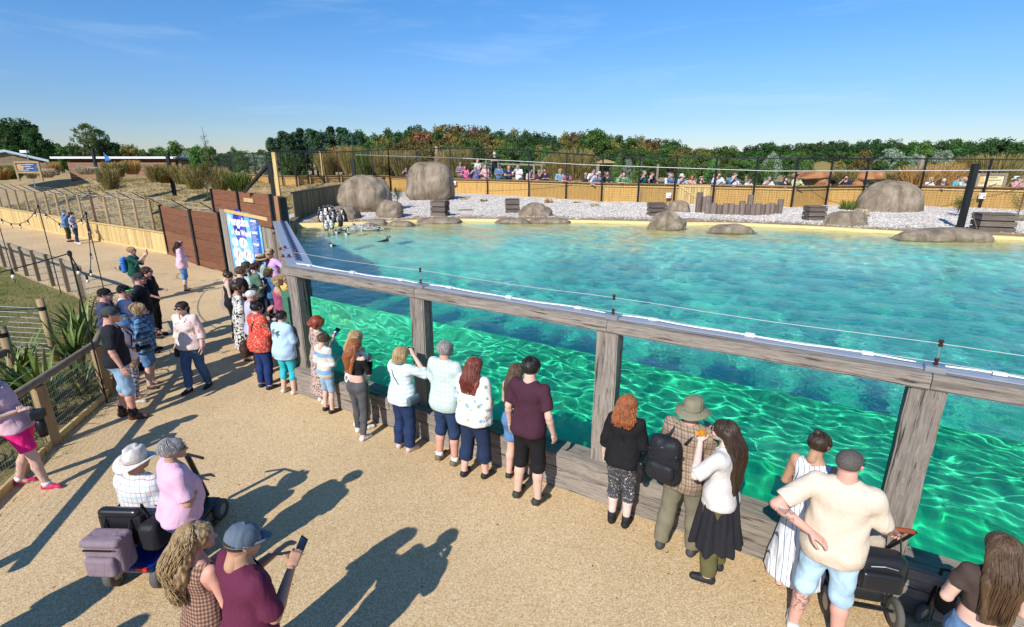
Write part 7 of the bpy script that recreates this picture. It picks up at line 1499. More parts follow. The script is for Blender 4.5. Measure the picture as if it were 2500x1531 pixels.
PP(608, 708, 1.70, 50, 'balding man in a pale lilac check shirt', fem=False, hair=('crop', 'white'), skin='pink', top=C('lilac_check', plaid((.48, .50, .62), (.32, .34, .52), (.6, .35, .4), 18)), sleeve=.5, loose=.028, bottom=C('charcoal_shorts', (.04, .04, .045)), arms=('front', 'hold'), h=.015, build=1.1, shoe=('shoe', (.25, .2, .16), 'w'))
a = PP(621, 738, 1.64, 30, 'woman with dark hair up in a bright red paisley tunic and navy trousers', hair=('bun', 'black'), top=C('red_paisley', swirl((.62, .050, .030), (.10, .085, .06), 9, .60, (.60, .52, .40))), top_kind='long', sleeve=.72, loose=.030, bottom=C('royal_navy', (.015, .035, .13)), bot_kind='trousers', hem=.02, arms=('front', 'hold'), build=1.25, shoe=SH_N, h=.013, stance=.12)
bag(a, 'handbag', plain('dark_brown_leather', (.05, .028, .022), .4), 'dark brown handbag at the left hip of the woman in red paisley', side=1, size=(.28, .12, .24), z=.84)
a = PP(682, 760, 1.54, 22, 'woman in a pale blue shirt with a bird on the back and turquoise leggings', hair=('bun', 'black'), top=C('pale_blue_shirt', (.42, .58, .76)), top_kind='long', sleeve=.8, loose=.030, bottom=C('turquoise_leggings', (.035, .46, .52)), bot_kind='leggings', hem=.30, arms=('front', 'front'), build=1.22, shoe=('shoe', (.62, .55, .52), 'w'), h=.013, stance=.13, midz=.76)
flat('bird_print', [(-.05, 1.22), (.0, 1.27), (.06, 1.29), (.03, 1.24), (.06, 1.2), (.01, 1.19), (.0, 1.12), (-.02, 1.18)], C('grey_print', (.16, .19, .22)), -(.15 * 1.22 * .74 + .045 + .012) * 1.0, a['t'])
lil = [o for o in COL.objects if str(o.get('label', '')).startswith('tall man in a lilac')][0]
MB().lathe([(0, 0), (.125, 0), (.125, .004), (0, .004)], 26, M=Matrix.Rotation(R(80), 4, 'X')).build('disc_print', C('indigo_print', (.06, .045, .19)), lil, loc=(0, .168, 1.22))
# people at the near left
PP(434, 589, 1.60, 62, 'woman in pink shirt and cap with blue shorts standing alone on the path', hair=('wavy', 'dark'), skin='fair', top=C('pink_linen', (.66, .46, .55)), top_kind='long', sleeve=.95, loose=.036, bottom=C('bright_denim', denim((.08, .25, .55))), bot_kind='shorts', hem=.46, arms=('front', 'cross'), hat=('cap', C('dusty_pink_cap', (.50, .28, .30))), shoe=SAND, build=1.05, h=.016)
pk = [o for o in COL.objects if o.get('category') == 'person'][-1]
a = dict(t=pk, S=1.6 / 1.7, hips=.168, waist=.13, chest=.158, fd=.66, dz=0, shp=[Vector((-.17, 0, 1.395)), Vector((.17, 0, 1.395))]); bag(a, 'belt_bag', plain('sage_grey_bag', (.20, .28, .26)), 'grey green belt bag on the woman in pink', side=1, size=(.20, .07, .12), z=.98)
a = PP(316, 603, 1.66, 72, 'person with short fair hair in a dark green tee raising a red phone', fem=False, hair=('short', 'blond'), top=C('bottle_green_tee', (.012, .075, .045)), sleeve=.5, loose=.024, bottom=C('grey_shorts', (.12, .12, .12)), bot_kind='shorts', hem=.45, arms=('phone', ((.05, .20, -.14), (-.06, .36, .05))), hands=('grip', 'grip'), glasses=True, h=.014)
backpack(a, plain('bright_blue_nylon', (.03, .17, .50), .55), 'bright blue rucksack with a navy bottom', size=(.32, .17, .46), mat2=plain('navy_nylon', (.015, .03, .09), .55))
gadget(a, 1, 'phone', plain('red_phone_case', (.55, .015, .05), .5), 'phone in a red flip case held high', 0)
a = PP(152, 513, 1.64, 70, 'man in a denim shirt and flat cap looking through a camera by the pale wall', fem=False, hair=('short', 'grey'), top=C('denim_shirt', denim((.10, .20, .36))), top_kind='long', sleeve=.95, loose=.03, bottom=C('dark_olive', (.05, .045, .025)), arms=('face', 'face2'), hands=('grip', 'grip'), hat=('cap', C('slate_cap', (.06, .08, .10))), beard='white', h=.017)
gadget(a, 1, 'camera', plain('black_phone', BLK, .4), 'black camera at the eye of the man in the denim shirt')
a2 = empty('camera', tuple(place_at(a, (-.24, -.05, .92))), R(40), 'second camera with a long lens hanging at the left hip of the man in denim', 'camera'); MB().box((0, 0, 0), (.13, .07, .1)).build('camera_body', plain('black_phone', BLK, .4), a2); MB().lathe([(0, 0), (.045, 0), (.05, .22), (0, .22)], 14, M=Matrix.Rotation(R(120), 4, 'Y')).build('lens', plain('black_phone', BLK, .4), a2)
PP(172, 518, 1.60, 78, 'dark haired woman with sunglasses and white print tee beside the man in denim', hair=('tail', 'black'), top=C('blue_white_tee', spots((.20, .28, .46), [(.75, .75, .78)], 12, .42)), sleeve=.5, bottom=C('navy_jeans', denim((.02, .045, .12))), bot_kind='jeans', hem=.02, arms=('around', 'out'), glasses=True, shoe=SH_W, stance=.14, step=.12, h=.017)
PP(333, 668, 1.76, 68, 'man in a faded black cap and black tee, hands on hips', fem=False, hair=('crop', 'pepper'), skin='pink', top=C('black_tee', (.016, .017, .022)), sleeve=.5, loose=.03, bottom=DEN_M, arms=('hip', 'hip'), hat=('cap', C('washed_black_cap', (.035, .037, .04))), build=1.15, h=.0145)
a = PP(352, 652, 1.70, 80, 'person in black uniform shirt with a round yellow badge on the sleeve', fem=False, hair=('short', 'dark'), skin='pink', top=C('black_polo', (.012, .012, .013)), sleeve=.55, loose=.03, bottom=C('black_trousers', (.013, .013, .015)), arms=('front', 'bag'), shoe=SH_B, build=1.1, h=.0145, glasses=True)
MB().lathe([(0, 0), (.042, 0), (.042, .006), (0, .006)], 16, M=Matrix.Rotation(R(90), 4, 'Y')).build('sleeve_badge', plain('yellow_badge', (.70, .48, .03)), a['t'], loc=(.275, .0, 1.24))
bag(a, 'handbag', plain('slate_leather', (.06, .08, .10), .35), 'small slate handbag held by the person in the black uniform', side=-1, size=(.18, .07, .14), z=.95)
PP(247, 706, 1.76, 66, 'stocky man in black cap and dusty navy tee left in the group', fem=False, hair=('crop', 'brown'), skin='pink', top=C('dusty_navy_tee', (.055, .062, .115)), sleeve=.5, loose=.03, bottom=C('grey_shorts', (.12, .12, .12)), bot_kind='shorts', hem=.45, arms=('down', 'front'), hat=('cap', C('black_cap', BLK)), build=1.15, h=.014)
PP(294, 698, 1.72, 62, 'man in a pale lavender tee and a black cap with a neon green brim edge', fem=False, hair=('crop', 'dark'), skin='pink', top=C('lavender_tee', (.52, .50, .60)), sleeve=.5, loose=.026, bottom=C('grey_shorts', (.12, .12, .12)), bot_kind='shorts', arms=('front', 'front'), hem=.45, hat=('cap', C('black_cap', BLK), C('neon_green', (.08, .75, .12))), build=1.08, h=.015)
PP(272, 736, 1.42, 60, 'child with tousled dark blond hair half hidden between the men in caps', child=True, hair=('fluffy', 'blond'), top=C('navy_plain', NAVY), sleeve=.5, bottom=C('navy_plain', NAVY), build=.85, h=.017)
a = PP(258, 752, 1.86, 52, 'man in a plain black tee and grey cap with pale denim shorts and brown boots', fem=False, hair=('crop', 'dark'), skin='pink', top=C('black_tee', (.016, .017, .022)), sleeve=.46, loose=.026, bottom=DEN_L, bot_kind='shorts', hem=.46, arms=('bag', 'down'), hands=('grip', 'relax'), hat=('cap', C('charcoal_cap', (.05, .06, .062))), shoe=('boot', (.12, .045, .03), 'b'), build=1.05, stance=.11, step=.06, socks=(SK_B, .19), nod=8)
gadget(a, 0, 'camera', plain('black_phone', BLK, .4), 'black camera held low by the man in brown boots')
a = PP(289, 768, 1.58, 58, 'woman in a blue bucket hat, white vest top and speckled leggings', hair=('bob', 'blond'), skin='tan', top=C('white_vest', (.70, .70, .74)), sleeve=.30, loose=.022, bottom=C('speckled_leggings', spots((.55, .55, .58), [(.03, .03, .05)], 40, .5)), bot_kind='jeans', hem=.03, arms=('front', 'down'), hat=('bucket', C('denim_blue_hat', (.06, .17, .36))), shoe=('shoe', (.60, .58, .50), 'w'), h=.014)
backpack(a, plain('navy_nylon', (.015, .03, .09), .55), 'small navy rucksack on the woman in the bucket hat', size=(.24, .12, .32))
PP(330, 742, 1.60, 66, 'woman with curly blond hair in a blue and black check shirt and denim shorts', hair=('fluffy', 'blond'), top=C('blue_black_plaid', plaid((.10, .24, .44), (.012, .014, .02), (.25, .45, .65), 11, .42)), top_kind='long', sleeve=.95, loose=.042, bottom=C('mid_blue_denim', denim((.10, .22, .42))), bot_kind='shorts', hem=.50, arms=('cross', 'cross'), shoe=('sandal', (.05, .03, .03), 'b'), build=1.2, h=.0135, glasses=True)
a = PP(444, 736, 1.68, 188, 'woman in sunglasses and loose pink palm print shirt walking towards the camera', hair=('tail', 'dark'), top=C('pink_palm_shirt', spots((.68, .54, .50), [(.50, .18, .16), (.52, .30, .34), (.72, .66, .64)], 16, .24, stretch=(1, 1, .45))), top_kind='tee', sleeve=.75, loose=.036, bottom=C('straight_denim', denim((.045, .10, .20))), bot_kind='trousers', hem=.02, arms=('down', 'down'), glasses=True, shoe=SH_B, build=1.16, step=.14, stance=.09, h=.0125, midz=.84)
bag(a, 'shoulder_bag', plain('black_leather', BLK, .35), 'black bag on a long strap across the woman walking towards the camera', side=-1, size=(.16, .06, .12), z=.80)
# the person with pink shorts leaning at the left edge, feet in view
a = person((-6.12, 5.62), 72, 1.66, 'person in bright pink shorts and pink shoes leaning on the rail at left', skin='fair', hair=('tail', 'brown'), top=C('pale_pink_top', (.62, .40, .46)), sleeve=.4, bottom=C('hot_pink_shorts', (.85, .02, .22)), bot_kind='shorts', hem=.62, arms=('cross', 'front'), shoe=('shoe', (.60, .03, .12), 'w'), socks=(SK_W, .12), stance=.12, step=.20, lean=-15)
a2 = empty('camera', tuple(place_at(a, (.05, .26, .98))), R(-72), 'black camera with a long lens hanging over the pink shorts', 'camera'); MB().box((0, 0, .06), (.14, .10, .10)).build('camera_body', plain('black_phone', BLK, .4), a2); MB().lathe([(0, -.24), (.045, -.24), (.05, -.12), (.042, .02), (0, .02)], 18).build('lens', plain('black_phone', BLK, .4), a2, smooth=True)
# people whose shadows fall into the picture from beyond its left lower edge
person((-5.0, 2.35), 30, 1.72, 'person standing beyond the lower left picture edge, seen as a shadow', hair=('short', 'brown'), top=C('navy_plain', NAVY), sleeve=.5, bottom=C('navy_plain', NAVY), h=.022, detail=False, build=1.2, arms=('front', 'front'))
person((-4.4, 1.75), 35, 1.60, 'second person beyond the lower left picture edge, seen as a shadow', hair=('bob', 'brown'), top=C('navy_plain', NAVY), sleeve=.5, bottom=C('navy_plain', NAVY), h=.022, detail=False, build=1.1, arms=('cross', 'cross'))
# foreground pair and the scooter group
PP(462, 1288, 1.64, 28, 'woman with very long curly dark blond hair in a brown check dress', hair=('curly', 'curl'), skin='pink', dress=(C('brown_gingham', plaid((.42, .24, .17), (.02, .012, .012), (.3, .17, .12), 36, .5)), .35, .26, 0), arms=('hold', 'front'), build=1.0, look=35, nod=0, strands=(.44, 1.25), h=.012, glasses=False)
g_ = [o for o in COL.objects if o.get('category') == 'person'][-1]
PP(572, 1296, 1.74, 36, 'man in a burgundy tee and grey baseball cap looking at his phone', fem=False, hair=('crop', 'dark'), skin='tan', build=1.08, top=C('burgundy_tee', (.115, .020, .050)), sleeve=.46, loose=.020, bottom=C('pale_lilac_shorts', (.45, .42, .52)), bot_kind='shorts', hem=.45, arms=('hold', 'hold'), hands=('relax', 'grip'), hat=('cap', C('steel_blue_cap', (.115, .15, .19))), glasses=True, h=.012, look=12, nod=14)
mp_ = [o for o in COL.objects if o.get('category') == 'person'][-1]
o = empty('phone', tuple(mp_.matrix_basis @ Vector((-.02, .42, 1.30))), mp_.rotation_euler.z, 'phone held in front of the man in the burgundy tee', 'phone'); MB().box((0, 0, 0), (.075, .01, .15), rx=R(-35)).build('case', plain('black_phone', BLK, .4), o); MB().box((0, -.006, .003), (.068, .002, .14), rx=R(-35)).build('screen', plain('blue_grey_screen', (.10, .16, .20), .15), o)
PP(405, 1075, 1.62, 42, 'woman with short silver hair in a pale pink tee and blue dotted trousers', hair=('short', 'grey'), skin='tan', build=1.25, top=C('pale_pink_tee', (.68, .42, .55)), sleeve=.46, loose=.024, bottom=C('blue_dotted', spots((.035, .045, .17), [(.40, .42, .55)], 42, .22)), bot_kind='trousers', hem=.02, arms=('front', 'cross'), shoe=SH_N, glasses=True, look=14, h=.012, midz=.88)
sm_p = at(316, 1088, 1.40)
seat = person(sm_p, 14, 1.70, 'man in a cream cowboy hat and white check shirt sitting on the mobility scooter', fem=False, hair=('crop', 'pepper'), skin='tan', build=1.18, top=C('white_blue_plaid', plaid((.70, .69, .67), (.33, .47, .56), (.34, .22, .30), 9, .16)), sleeve=.95, loose=.034, bottom=C('blue_trousers', (.03, .05, .16)), bot_kind='trousers', hem=.02, arms=('front', 'front'), hat=('cowboy', C('cream_hat', (.66, .60, .54)), C('grey_band', (.45, .42, .36))), sit=True, ground=.02, h=.012, midz=.90, shoe=SH_B)
sc_t = empty('mobility_scooter', (sm_p[0], sm_p[1], 0), -R(2), 'black and blue mobility scooter with a mauve bag on the seat back', 'scooter')
M_BLKV = plain('black_vinyl', (.014, .014, .016), .28, .5); M_BLUE = plain('metallic_blue', (.01, .03, .20), .22, .6); M_TYRE = plain('grey_tyre', (.10, .095, .085), .85); M_MAUVE = C('mauve_nylon', (.24, .18, .21))
def softbox(name, c, sz, mat, parent, r_=.04, h=.014):
    s = Sdf(tuple(c[i] - sz[i] / 2 - .03 for i in range(3)), tuple(c[i] + sz[i] / 2 + .03 for i in range(3)), h); X, Y, Z = s.grids()
    q = [np.abs(A_ - c[i]) - (sz[i] / 2 - r_) for i, A_ in enumerate((X, Y, Z))]; s.F = (np.sqrt(sum(np.maximum(a_, 0) ** 2 for a_ in q)) + np.minimum(np.maximum(np.maximum(q[0], q[1]), q[2]), 0) - r_).astype(np.float32); V, Q = s.mesh(); return link(name, npmesh(name, V, Q, mat, True), parent)
softbox('seat', (0, .10, .43), (.50, .50, .12), M_BLKV, sc_t); softbox('backrest', (0, -.26, .68), (.42, .10, .36), M_BLKV, sc_t); softbox('headrest_roll', (0, -.27, .86), (.40, .10, .09), M_BLKV, sc_t, .045)
softbox('deck', (0, .40, .20), (.44, .85, .07), M_BLKV, sc_t, .03); softbox('rear_cowl', (.02, -.16, .27), (.46, .42, .10), M_BLUE, sc_t, .06); softbox('seat_pillar', (0, .0, .34), (.14, .16, .16), M_BLKV, sc_t)
for x in (-.30, .30): softbox('armrest', (x, .06, .66), (.06, .34, .05), M_BLKV, sc_t, .02)
MB().tube([(0, .88, .2), (0, .70, .84)], .03, 8).build('tiller', M_BLKV, sc_t); MB().tube([(-.22, .64, .86), (0, .71, .86), (.22, .64, .86)], .016, 8).build('handlebar', M_BLKV, sc_t)
MB().box((.17, -.375, .30), (.10, .02, .035)).build('reflector', plain('red_reflector', (.6, .02, .02), .2), sc_t)
def wheel(x, y, r_, w_, parent):
    o = MB().lathe([(r_ * .55, -w_ * .5), (r_ * .85, -w_ * .55), (r_, -w_ * .3), (r_, w_ * .3), (r_ * .85, w_ * .55), (r_ * .55, w_ * .5)], 24, M=Matrix.Rotation(R(90), 4, 'Y')).build('wheel', M_TYRE, parent, smooth=True, loc=(x, y, r_)); MB().lathe([(0, -w_ * .42), (r_ * .56, -w_ * .40), (r_ * .56, w_ * .40), (0, w_ * .42)], 16, M=Matrix.Rotation(R(90), 4, 'Y')).build('rim', M_STEEL, o); return o
for x in (-.27, .27): wheel(x * .86, -.24, .13, .085, sc_t); wheel(x * .86, .74, .12, .08, sc_t)
bg_ = empty('scooter_bag', (sm_p[0], sm_p[1], 0), -R(2), 'mauve grey nylon bag hanging on the back of the scooter seat', 'bag'); softbox('bag_body', (-.04, -.42, .54), (.36, .20, .34), M_MAUVE, bg_, .05, .012); softbox('bag_flap', (-.04, -.43, .70), (.37, .22, .08), M_MAUVE, bg_, .04, .012); softbox('front_pocket', (-.04, -.54, .48), (.28, .07, .20), M_MAUVE, bg_, .035, .011)
MB().box((-.04, -.548, .66), (.26, .01, .014)).build('zip', M_BLACK, bg_)
for x in (-.12, .12): MB().tube([(x, -.36, .68), (x, -.335, .76), (x, -.31, .82)], .010, 6).build('strap', M_BLACK, bg_)
rs = empty('rucksack', (sm_p[0], sm_p[1], 0), -R(2), 'black rucksack slung beside the scooter backrest', 'backpack'); softbox('pack_body', (.27, -.24, .62), (.20, .24, .30), C('black_nylon_cloth', (.018, .019, .023), .55, .8), rs, .07, .013); MB().tube([(.22, -.20, .74), (.16, -.2, .90), (.18, -.28, .62)], .012, 6).build('strap', M_BLACK, rs)
# pushchair by the man in the cream shirt
bp = Vector(beige['t'].location); f_ = R(33); fw_ = Vector((math.sin(f_), math.cos(f_), 0)); rt_ = Vector((math.cos(f_), -math.sin(f_), 0)); hw_ = place_at(beige, beige['wr'][1][0])
pc = empty('pushchair', (hw_.x + fw_.x * .02 - rt_.x * .12, hw_.y + fw_.y * .02 - rt_.y * .12, 0), -R(14), 'beige and black pushchair with a tan leather handle beside the window sill', 'pushchair')
hz_ = hw_.z - .01; M_TAN = plain('tan_leather', (.34, .085, .035), .45); M_BEI = C('beige_canvas', (.42, .36, .29)); M_FR = plain('black_frame', BLK, .35)
MB().tube([(-.26, 0, hz_), (.26, 0, hz_)], .022, 14).build('handle_grip', M_TAN, pc, smooth=True)
for x in (-.27, .27): MB().tube([(x, 0, hz_), (x, .10, hz_ - .14), (x, .42, .42), (x, .62, .17)], .014, 8).build('frame_tube', M_FR, pc, smooth=True); MB().tube([(x, .40, .46), (x, -.02, .15)], .014, 8).build('rear_leg', M_FR, pc); wheel(x, -.02, .14, .05, pc); wheel(x * .9, .66, .11, .045, pc)
MB().tube([(-.27, -.02, .16), (.27, -.02, .16)], .014, 8).build('axle', M_FR, pc)
softbox('seat_shell', (0, .34, .56), (.42, .30, .36), M_BEI, pc, .08, .015); softbox('basket', (0, .28, .24), (.40, .50, .16), plain('black_nylon', (.016, .017, .02), .5), pc, .05, .015)
for i in range(5):
    a0, a1 = R(150 - i * 27), R(150 - (i + 1) * 27 + 3); m = MB(); n = 14; v = []
    for a_ in (a0, a1):
        for j in range(n + 1): b_ = math.pi * j / n; rr = .21 + (.012 if a_ == a0 else 0); v.append((-.23 * math.cos(b_) , .40 - rr * math.cos(a_) * max(0, math.sin(b_)) ** .5 * 1.15, .66 + rr * math.sin(a_) * max(0, math.sin(b_)) ** .5 * 1.1))
    m.add(v, [(j, j + 1, n + 2 + j, n + 1 + j) for j in range(n)]); m.build('canopy_panel', M_BEI if i != 2 else plain('black_nylon', (.016, .017, .02), .5), pc, smooth=True)
nb2 = empty('changing_bag', (pc.location.x, pc.location.y, 0), pc.rotation_euler.z, 'shiny black changing bag hanging from the pushchair handle', 'bag'); softbox('bag_body', (0, -.10, hz_ - .33), (.42, .22, .32), plain('shiny_black_nylon', (.016, .017, .02), .3, .5), nb2, .08, .013); softbox('front_pocket', (0, -.22, hz_ - .38), (.32, .07, .18), plain('shiny_black_nylon', (.016, .017, .02), .3, .5), nb2, .03, .011)
for x in (-.16, .16): MB().tube([(x, 0, hz_), (x, -.05, hz_ - .1), (x, -.10, hz_ - .2)], .008, 6).build('strap', M_FR, nb2)
MB().tube([(-.1, -.22, hz_ - .24), (0, -.225, hz_ - .22), (.1, -.22, hz_ - .24)], .005, 5).build('zip', M_STEEL, nb2)
p2_ = empty('pushchair', (*G(2330, 1512, 0.25), 0), R(-70), 'black folding pushchair partly hidden in the lower right corner', 'pushchair'); MB().tube([(-.2, 0, .2), (-.22, .1, .55), (0, .16, .66), (.22, .1, .55), (.2, 0, .2)], .014, 8).build('frame_tube', M_FR, p2_, smooth=True); softbox('seat_shell', (0, .1, .35), (.34, .3, .26), plain('black_nylon', (.016, .017, .02), .5), p2_, .07, .015); wheel(-.22, 0, .1, .04, p2_); wheel(.22, 0, .1, .04, p2_)

# ---------------------------------------------------------------- visitors leaning on the far fence
FAR = [  # px, py of head top, hair colour/kind, hat, top colour, words
 (992, 408, 'dark', None, (.07, .04, .07), 'dark haired man hiding his mouth, in plum, left of the tallest boulder'), (1016, 402, 'blond', None, (.55, .48, .42), 'fair haired person partly behind the tallest boulder'),
 (1124, 396, 'grey', None, (.22, .16, .22), 'grey haired person in dark lilac, first right of the tallest boulder'), (1137, 404, 'dark', None, (.72, .12, .36), 'dark haired woman in bright pink with sunglasses'), (1161, 405, 'white', None, (.14, .14, .34), 'white haired person in purple blue'), (1186, 402, 'blond', None, (.68, .40, .44), 'blond woman in pale pink leaning on the fence'),
 (1219, 401, 'dark', (.10, .05, .10), (.10, .20, .36), 'man in denim blue with a dark plum cap'), (1242, 404, 'blond', None, (.03, .04, .10), 'long haired blond woman in dark stripes'), (1267, 402, 'grey', (.10, .11, .12), (.75, .76, .80), 'man in a white tee and dark cap'), (1293, 412, 'brown', None, (.55, .42, .44), 'person shading the eyes with both hands, in pale rose'), (1314, 414, 'grey', None, (.10, .045, .05), 'grey haired person in maroon shading the eyes'), (1332, 411, 'dark', None, (.02, .03, .07), 'bearded man in dark navy'),
 (1366, 412, 'blond', None, (.16, .40, .52), 'blond woman in turquoise blue alone on the fence'), (1385, 417, 'brown', None, (.42, .16, .20), 'person in a red check shirt behind the black post'), (1428, 421, 'blond', None, (.05, .05, .05), 'blond woman in black'), (1422, 431, 'dark', None, (.3, .16, .14), 'small child with the face at fence height'), (1448, 411, 'dark', (.05, .05, .06), (.72, .74, .78), 'young man in white with a dark cap looking aside'), (1459, 426, 'dark', None, (.06, .14, .42), 'child in royal blue'), (1463, 419, 'white', (.75, .74, .70), (.10, .18, .40), 'person with a white cap'),
 (1484, 418, 'brown', None, (.03, .055, .04), 'man in black with his hands at the face'), (1514, 421, 'brown', None, (.10, .34, .12), 'person in leaf green'), (1524, 419, 'dark', (.05, .08, .08), (.09, .30, .13), 'person in green with a dark cap'), (1526, 429, 'ginger', None, (.52, .38, .32), 'red haired girl shading her eyes'), (1571, 416, 'grey', None, (.02, .16, .14), 'man in a teal polo holding a camera'), (1588, 419, 'brown', None, (.03, .03, .035), 'bald man with sunglasses in black'),
 (1630, 422, 'grey', (.08, .09, .10), (.72, .73, .75), 'man in white with a dark cap and a long lens'), (1638, 421, 'brown', None, (.10, .20, .36), 'person in blue behind the man in white'), (1664, 425, 'white', (.74, .74, .76), (.40, .52, .62), 'person in a white bucket hat'), (1686, 427, 'red', None, (.52, .34, .28), 'woman with reddish hair resting on the fence'), (1712, 432, 'dark', (.55, .46, .34), (.03, .03, .035), 'woman in a wide straw hat in black'), (1743, 424, 'grey', None, (.05, .06, .09), 'man in dark grey by the gate'), (1754, 420, 'brown', None, (.60, .66, .76), 'person with rucksack straps seen from the side'),
 (1789, 420, 'brown', None, (.08, .24, .48), 'big man in bright blue right of the gate'), (1794, 430, 'white', None, (.72, .72, .76), 'white haired woman in white stripes'), (1827, 435, 'brown', None, (.70, .70, .70), 'person in white holding the head'), (1868, 439, 'grey', None, (.06, .06, .07), 'low grey haired person behind the fence'), (1877, 431, 'grey', None, (.60, .58, .55), 'man with a dark strap over a pale shirt'), (1919, 432, 'dark', None, (.05, .04, .06), 'woman in a black vest shading her eyes'), (1945, 425, 'black', None, (.55, .62, .30), 'person in pale lime by the leaning post'),
 (2067, 427, 'dark', None, (.02, .03, .05), 'man in black looking down at his phone before the orange rock bridge'), (2266, 432, 'blond', None, (.72, .70, .70), 'blond woman in white in front of the golden pampas'), (2304, 435, 'white', None, (.05, .05, .12), 'person in navy with sunglasses left of the couple in blue'), (2338, 428, 'brown', None, (.14, .38, .44), 'bald man in teal of the couple behind the black pole'), (2345, 431, 'blond', None, (.42, .60, .72), 'blond woman in pale blue of the couple behind the black pole'), (2481, 431, 'black', (.70, .76, .74), (.52, .26, .30), 'person with a white green hat and red print shirt at the right edge')]
protos = []; SKINS = ['fair', 'pink', 'tan', 'fair']
arm_sets = [('rail', 'rail'), ('rail', 'face'), ('face', 'rail'), ('cross', 'rail'), ('shade', 'rail'), ('rail', 'cross')]
for i in range(8):
    fem = i % 2 == 0; P_ = person((0, 60 + i), 180, 1.7, 'x', fem=fem, skin='fair', build=1.0 + .08 * (i % 3), hair=(('bob', 'short', 'wavy', 'short', 'short', 'crop', 'long', 'short')[i], 'brown'), top=C('white_plain', WHT), sleeve=(.5, .5, .9, .5, .5, .5, .3, .5)[i], bottom=C('grey_shorts', (.12, .12, .12)), bot_kind='trousers', hem=.03, arms=arm_sets[i % 6], h=.021, detail=False, glasses=i in (0, 1, 4, 5), lean=14 if i % 3 == 0 else 6)
    protos.append(P_['t'])
HATS = {}
def fit_hat(t, c, wide):
    hc = Vector((0, .035, 1.585)); make_hat(t, ('cap' if not wide else 'sun', C('hat_cloth_%02d%02d%02d' % tuple(int(q * 99) for q in c), c)), hc, Matrix.Identity(3), 1.0)
used = set()
for i, (px, py, hc_, hat, col_, lb) in enumerate(FAR):
    standing = False
    Yf = behind_fence(px, py, .42)
    X = XAT(px, py, Yf); zt = ZAT(px, py, Yf); hgt = min(1.86, max(1.22, zt - 1.74)); fem = any(w in lb for w in ('woman', 'girl')) ; cand = [k for k in range(8) if (k % 2 == 0) == fem]
    k = cand[i % 4]
    if k in used: t = copy_tree(protos[k])
    else: t = protos[k]; used.add(k)
    for old in [c_ for c_ in t.children if c_.name.startswith(('hat', 'cap'))]: bpy.data.objects.remove(old)
    t.location = (X, Yf, zt - hgt); t.rotation_euler = (0, 0, R(180 + rng.uniform(-30, 30) + (X - 4) * 0)); s_ = hgt / 1.7; t.scale = (s_, s_, s_); t['label'] = lb; t['group'] = 'visitors leaning on the far fence'; t['_k'] = k
    for c_ in t.children:
        nm = c_.name.split('.')[0]
        if nm in ('shirt', 'vest_top'): c_.data = c_.data.copy(); c_.data.materials[0] = C('far_cloth_%02d%02d%02d' % tuple(int(q * 99) for q in col_), col_)
        if nm == 'hair': c_.data = c_.data.copy(); c_.data.materials[0] = HAIR[hc_]
        if nm == 'body': c_.data = c_.data.copy(); c_.data.materials[0] = SKIN[SKINS[(i * 7) % 4]]
for t in [o for o in COL.objects if '_k' in o.keys()]:
    del t['_k']
for i, (px, py, hc_, hat, col_, lb) in enumerate(FAR):
    if hat: fit_hat([o for o in COL.objects if o.get('label') == lb][0], hat, 'straw' in lb or 'bucket' in lb or 'green hat' in lb)
for k in range(8):
    if k not in used: 
        for c_ in list(protos[k].children): bpy.data.objects.remove(c_)
        bpy.data.objects.remove(protos[k])
# three people standing on the higher walkway behind
for (px, py, Y, hc_, st_, col_, hat, lb) in [(1166, 389, 38, 'blond', 'long', (.62, .55, .50), None, 'long haired blond woman standing behind the leaning visitors'), (1188, 387, 38, 'brown', 'short', (.02, .13, .09), None, 'man in dark green standing behind the leaning visitors'), (1207, 372, 38.5, 'dark', 'short', (.02, .02, .02), ('bush', C('pale_hat', (.6, .56, .48))), 'tallest standing man in black with a pale hat behind the far fence')]:
    zt = ZAT(px, py, Y); person((XAT(px, py, Y), Y), 175, 1.75, lb, fem=hc_ == 'blond', hair=(st_, hc_), top=C('far_cloth_%02d%02d%02d' % tuple(int(q * 99) for q in col_), col_), sleeve=.5, bottom=C('navy_plain', NAVY), arms=('front', 'front'), h=.022, detail=False, ground=zt - 1.75, hat=hat, group='visitors standing on the higher walk')
hwk = MB().box((XAT(1190, 380, 38.8), 39, (ZAT(1190, 387, 38) - 1.75 + 1.7) / 2), (4.2, 2.4, ZAT(1190, 380, 38) - 1.75 - 1.68)).build('raised_walk', M_OLDRAIL); tag(hwk, 'raised timber walk carrying the three standing visitors', 'platform')
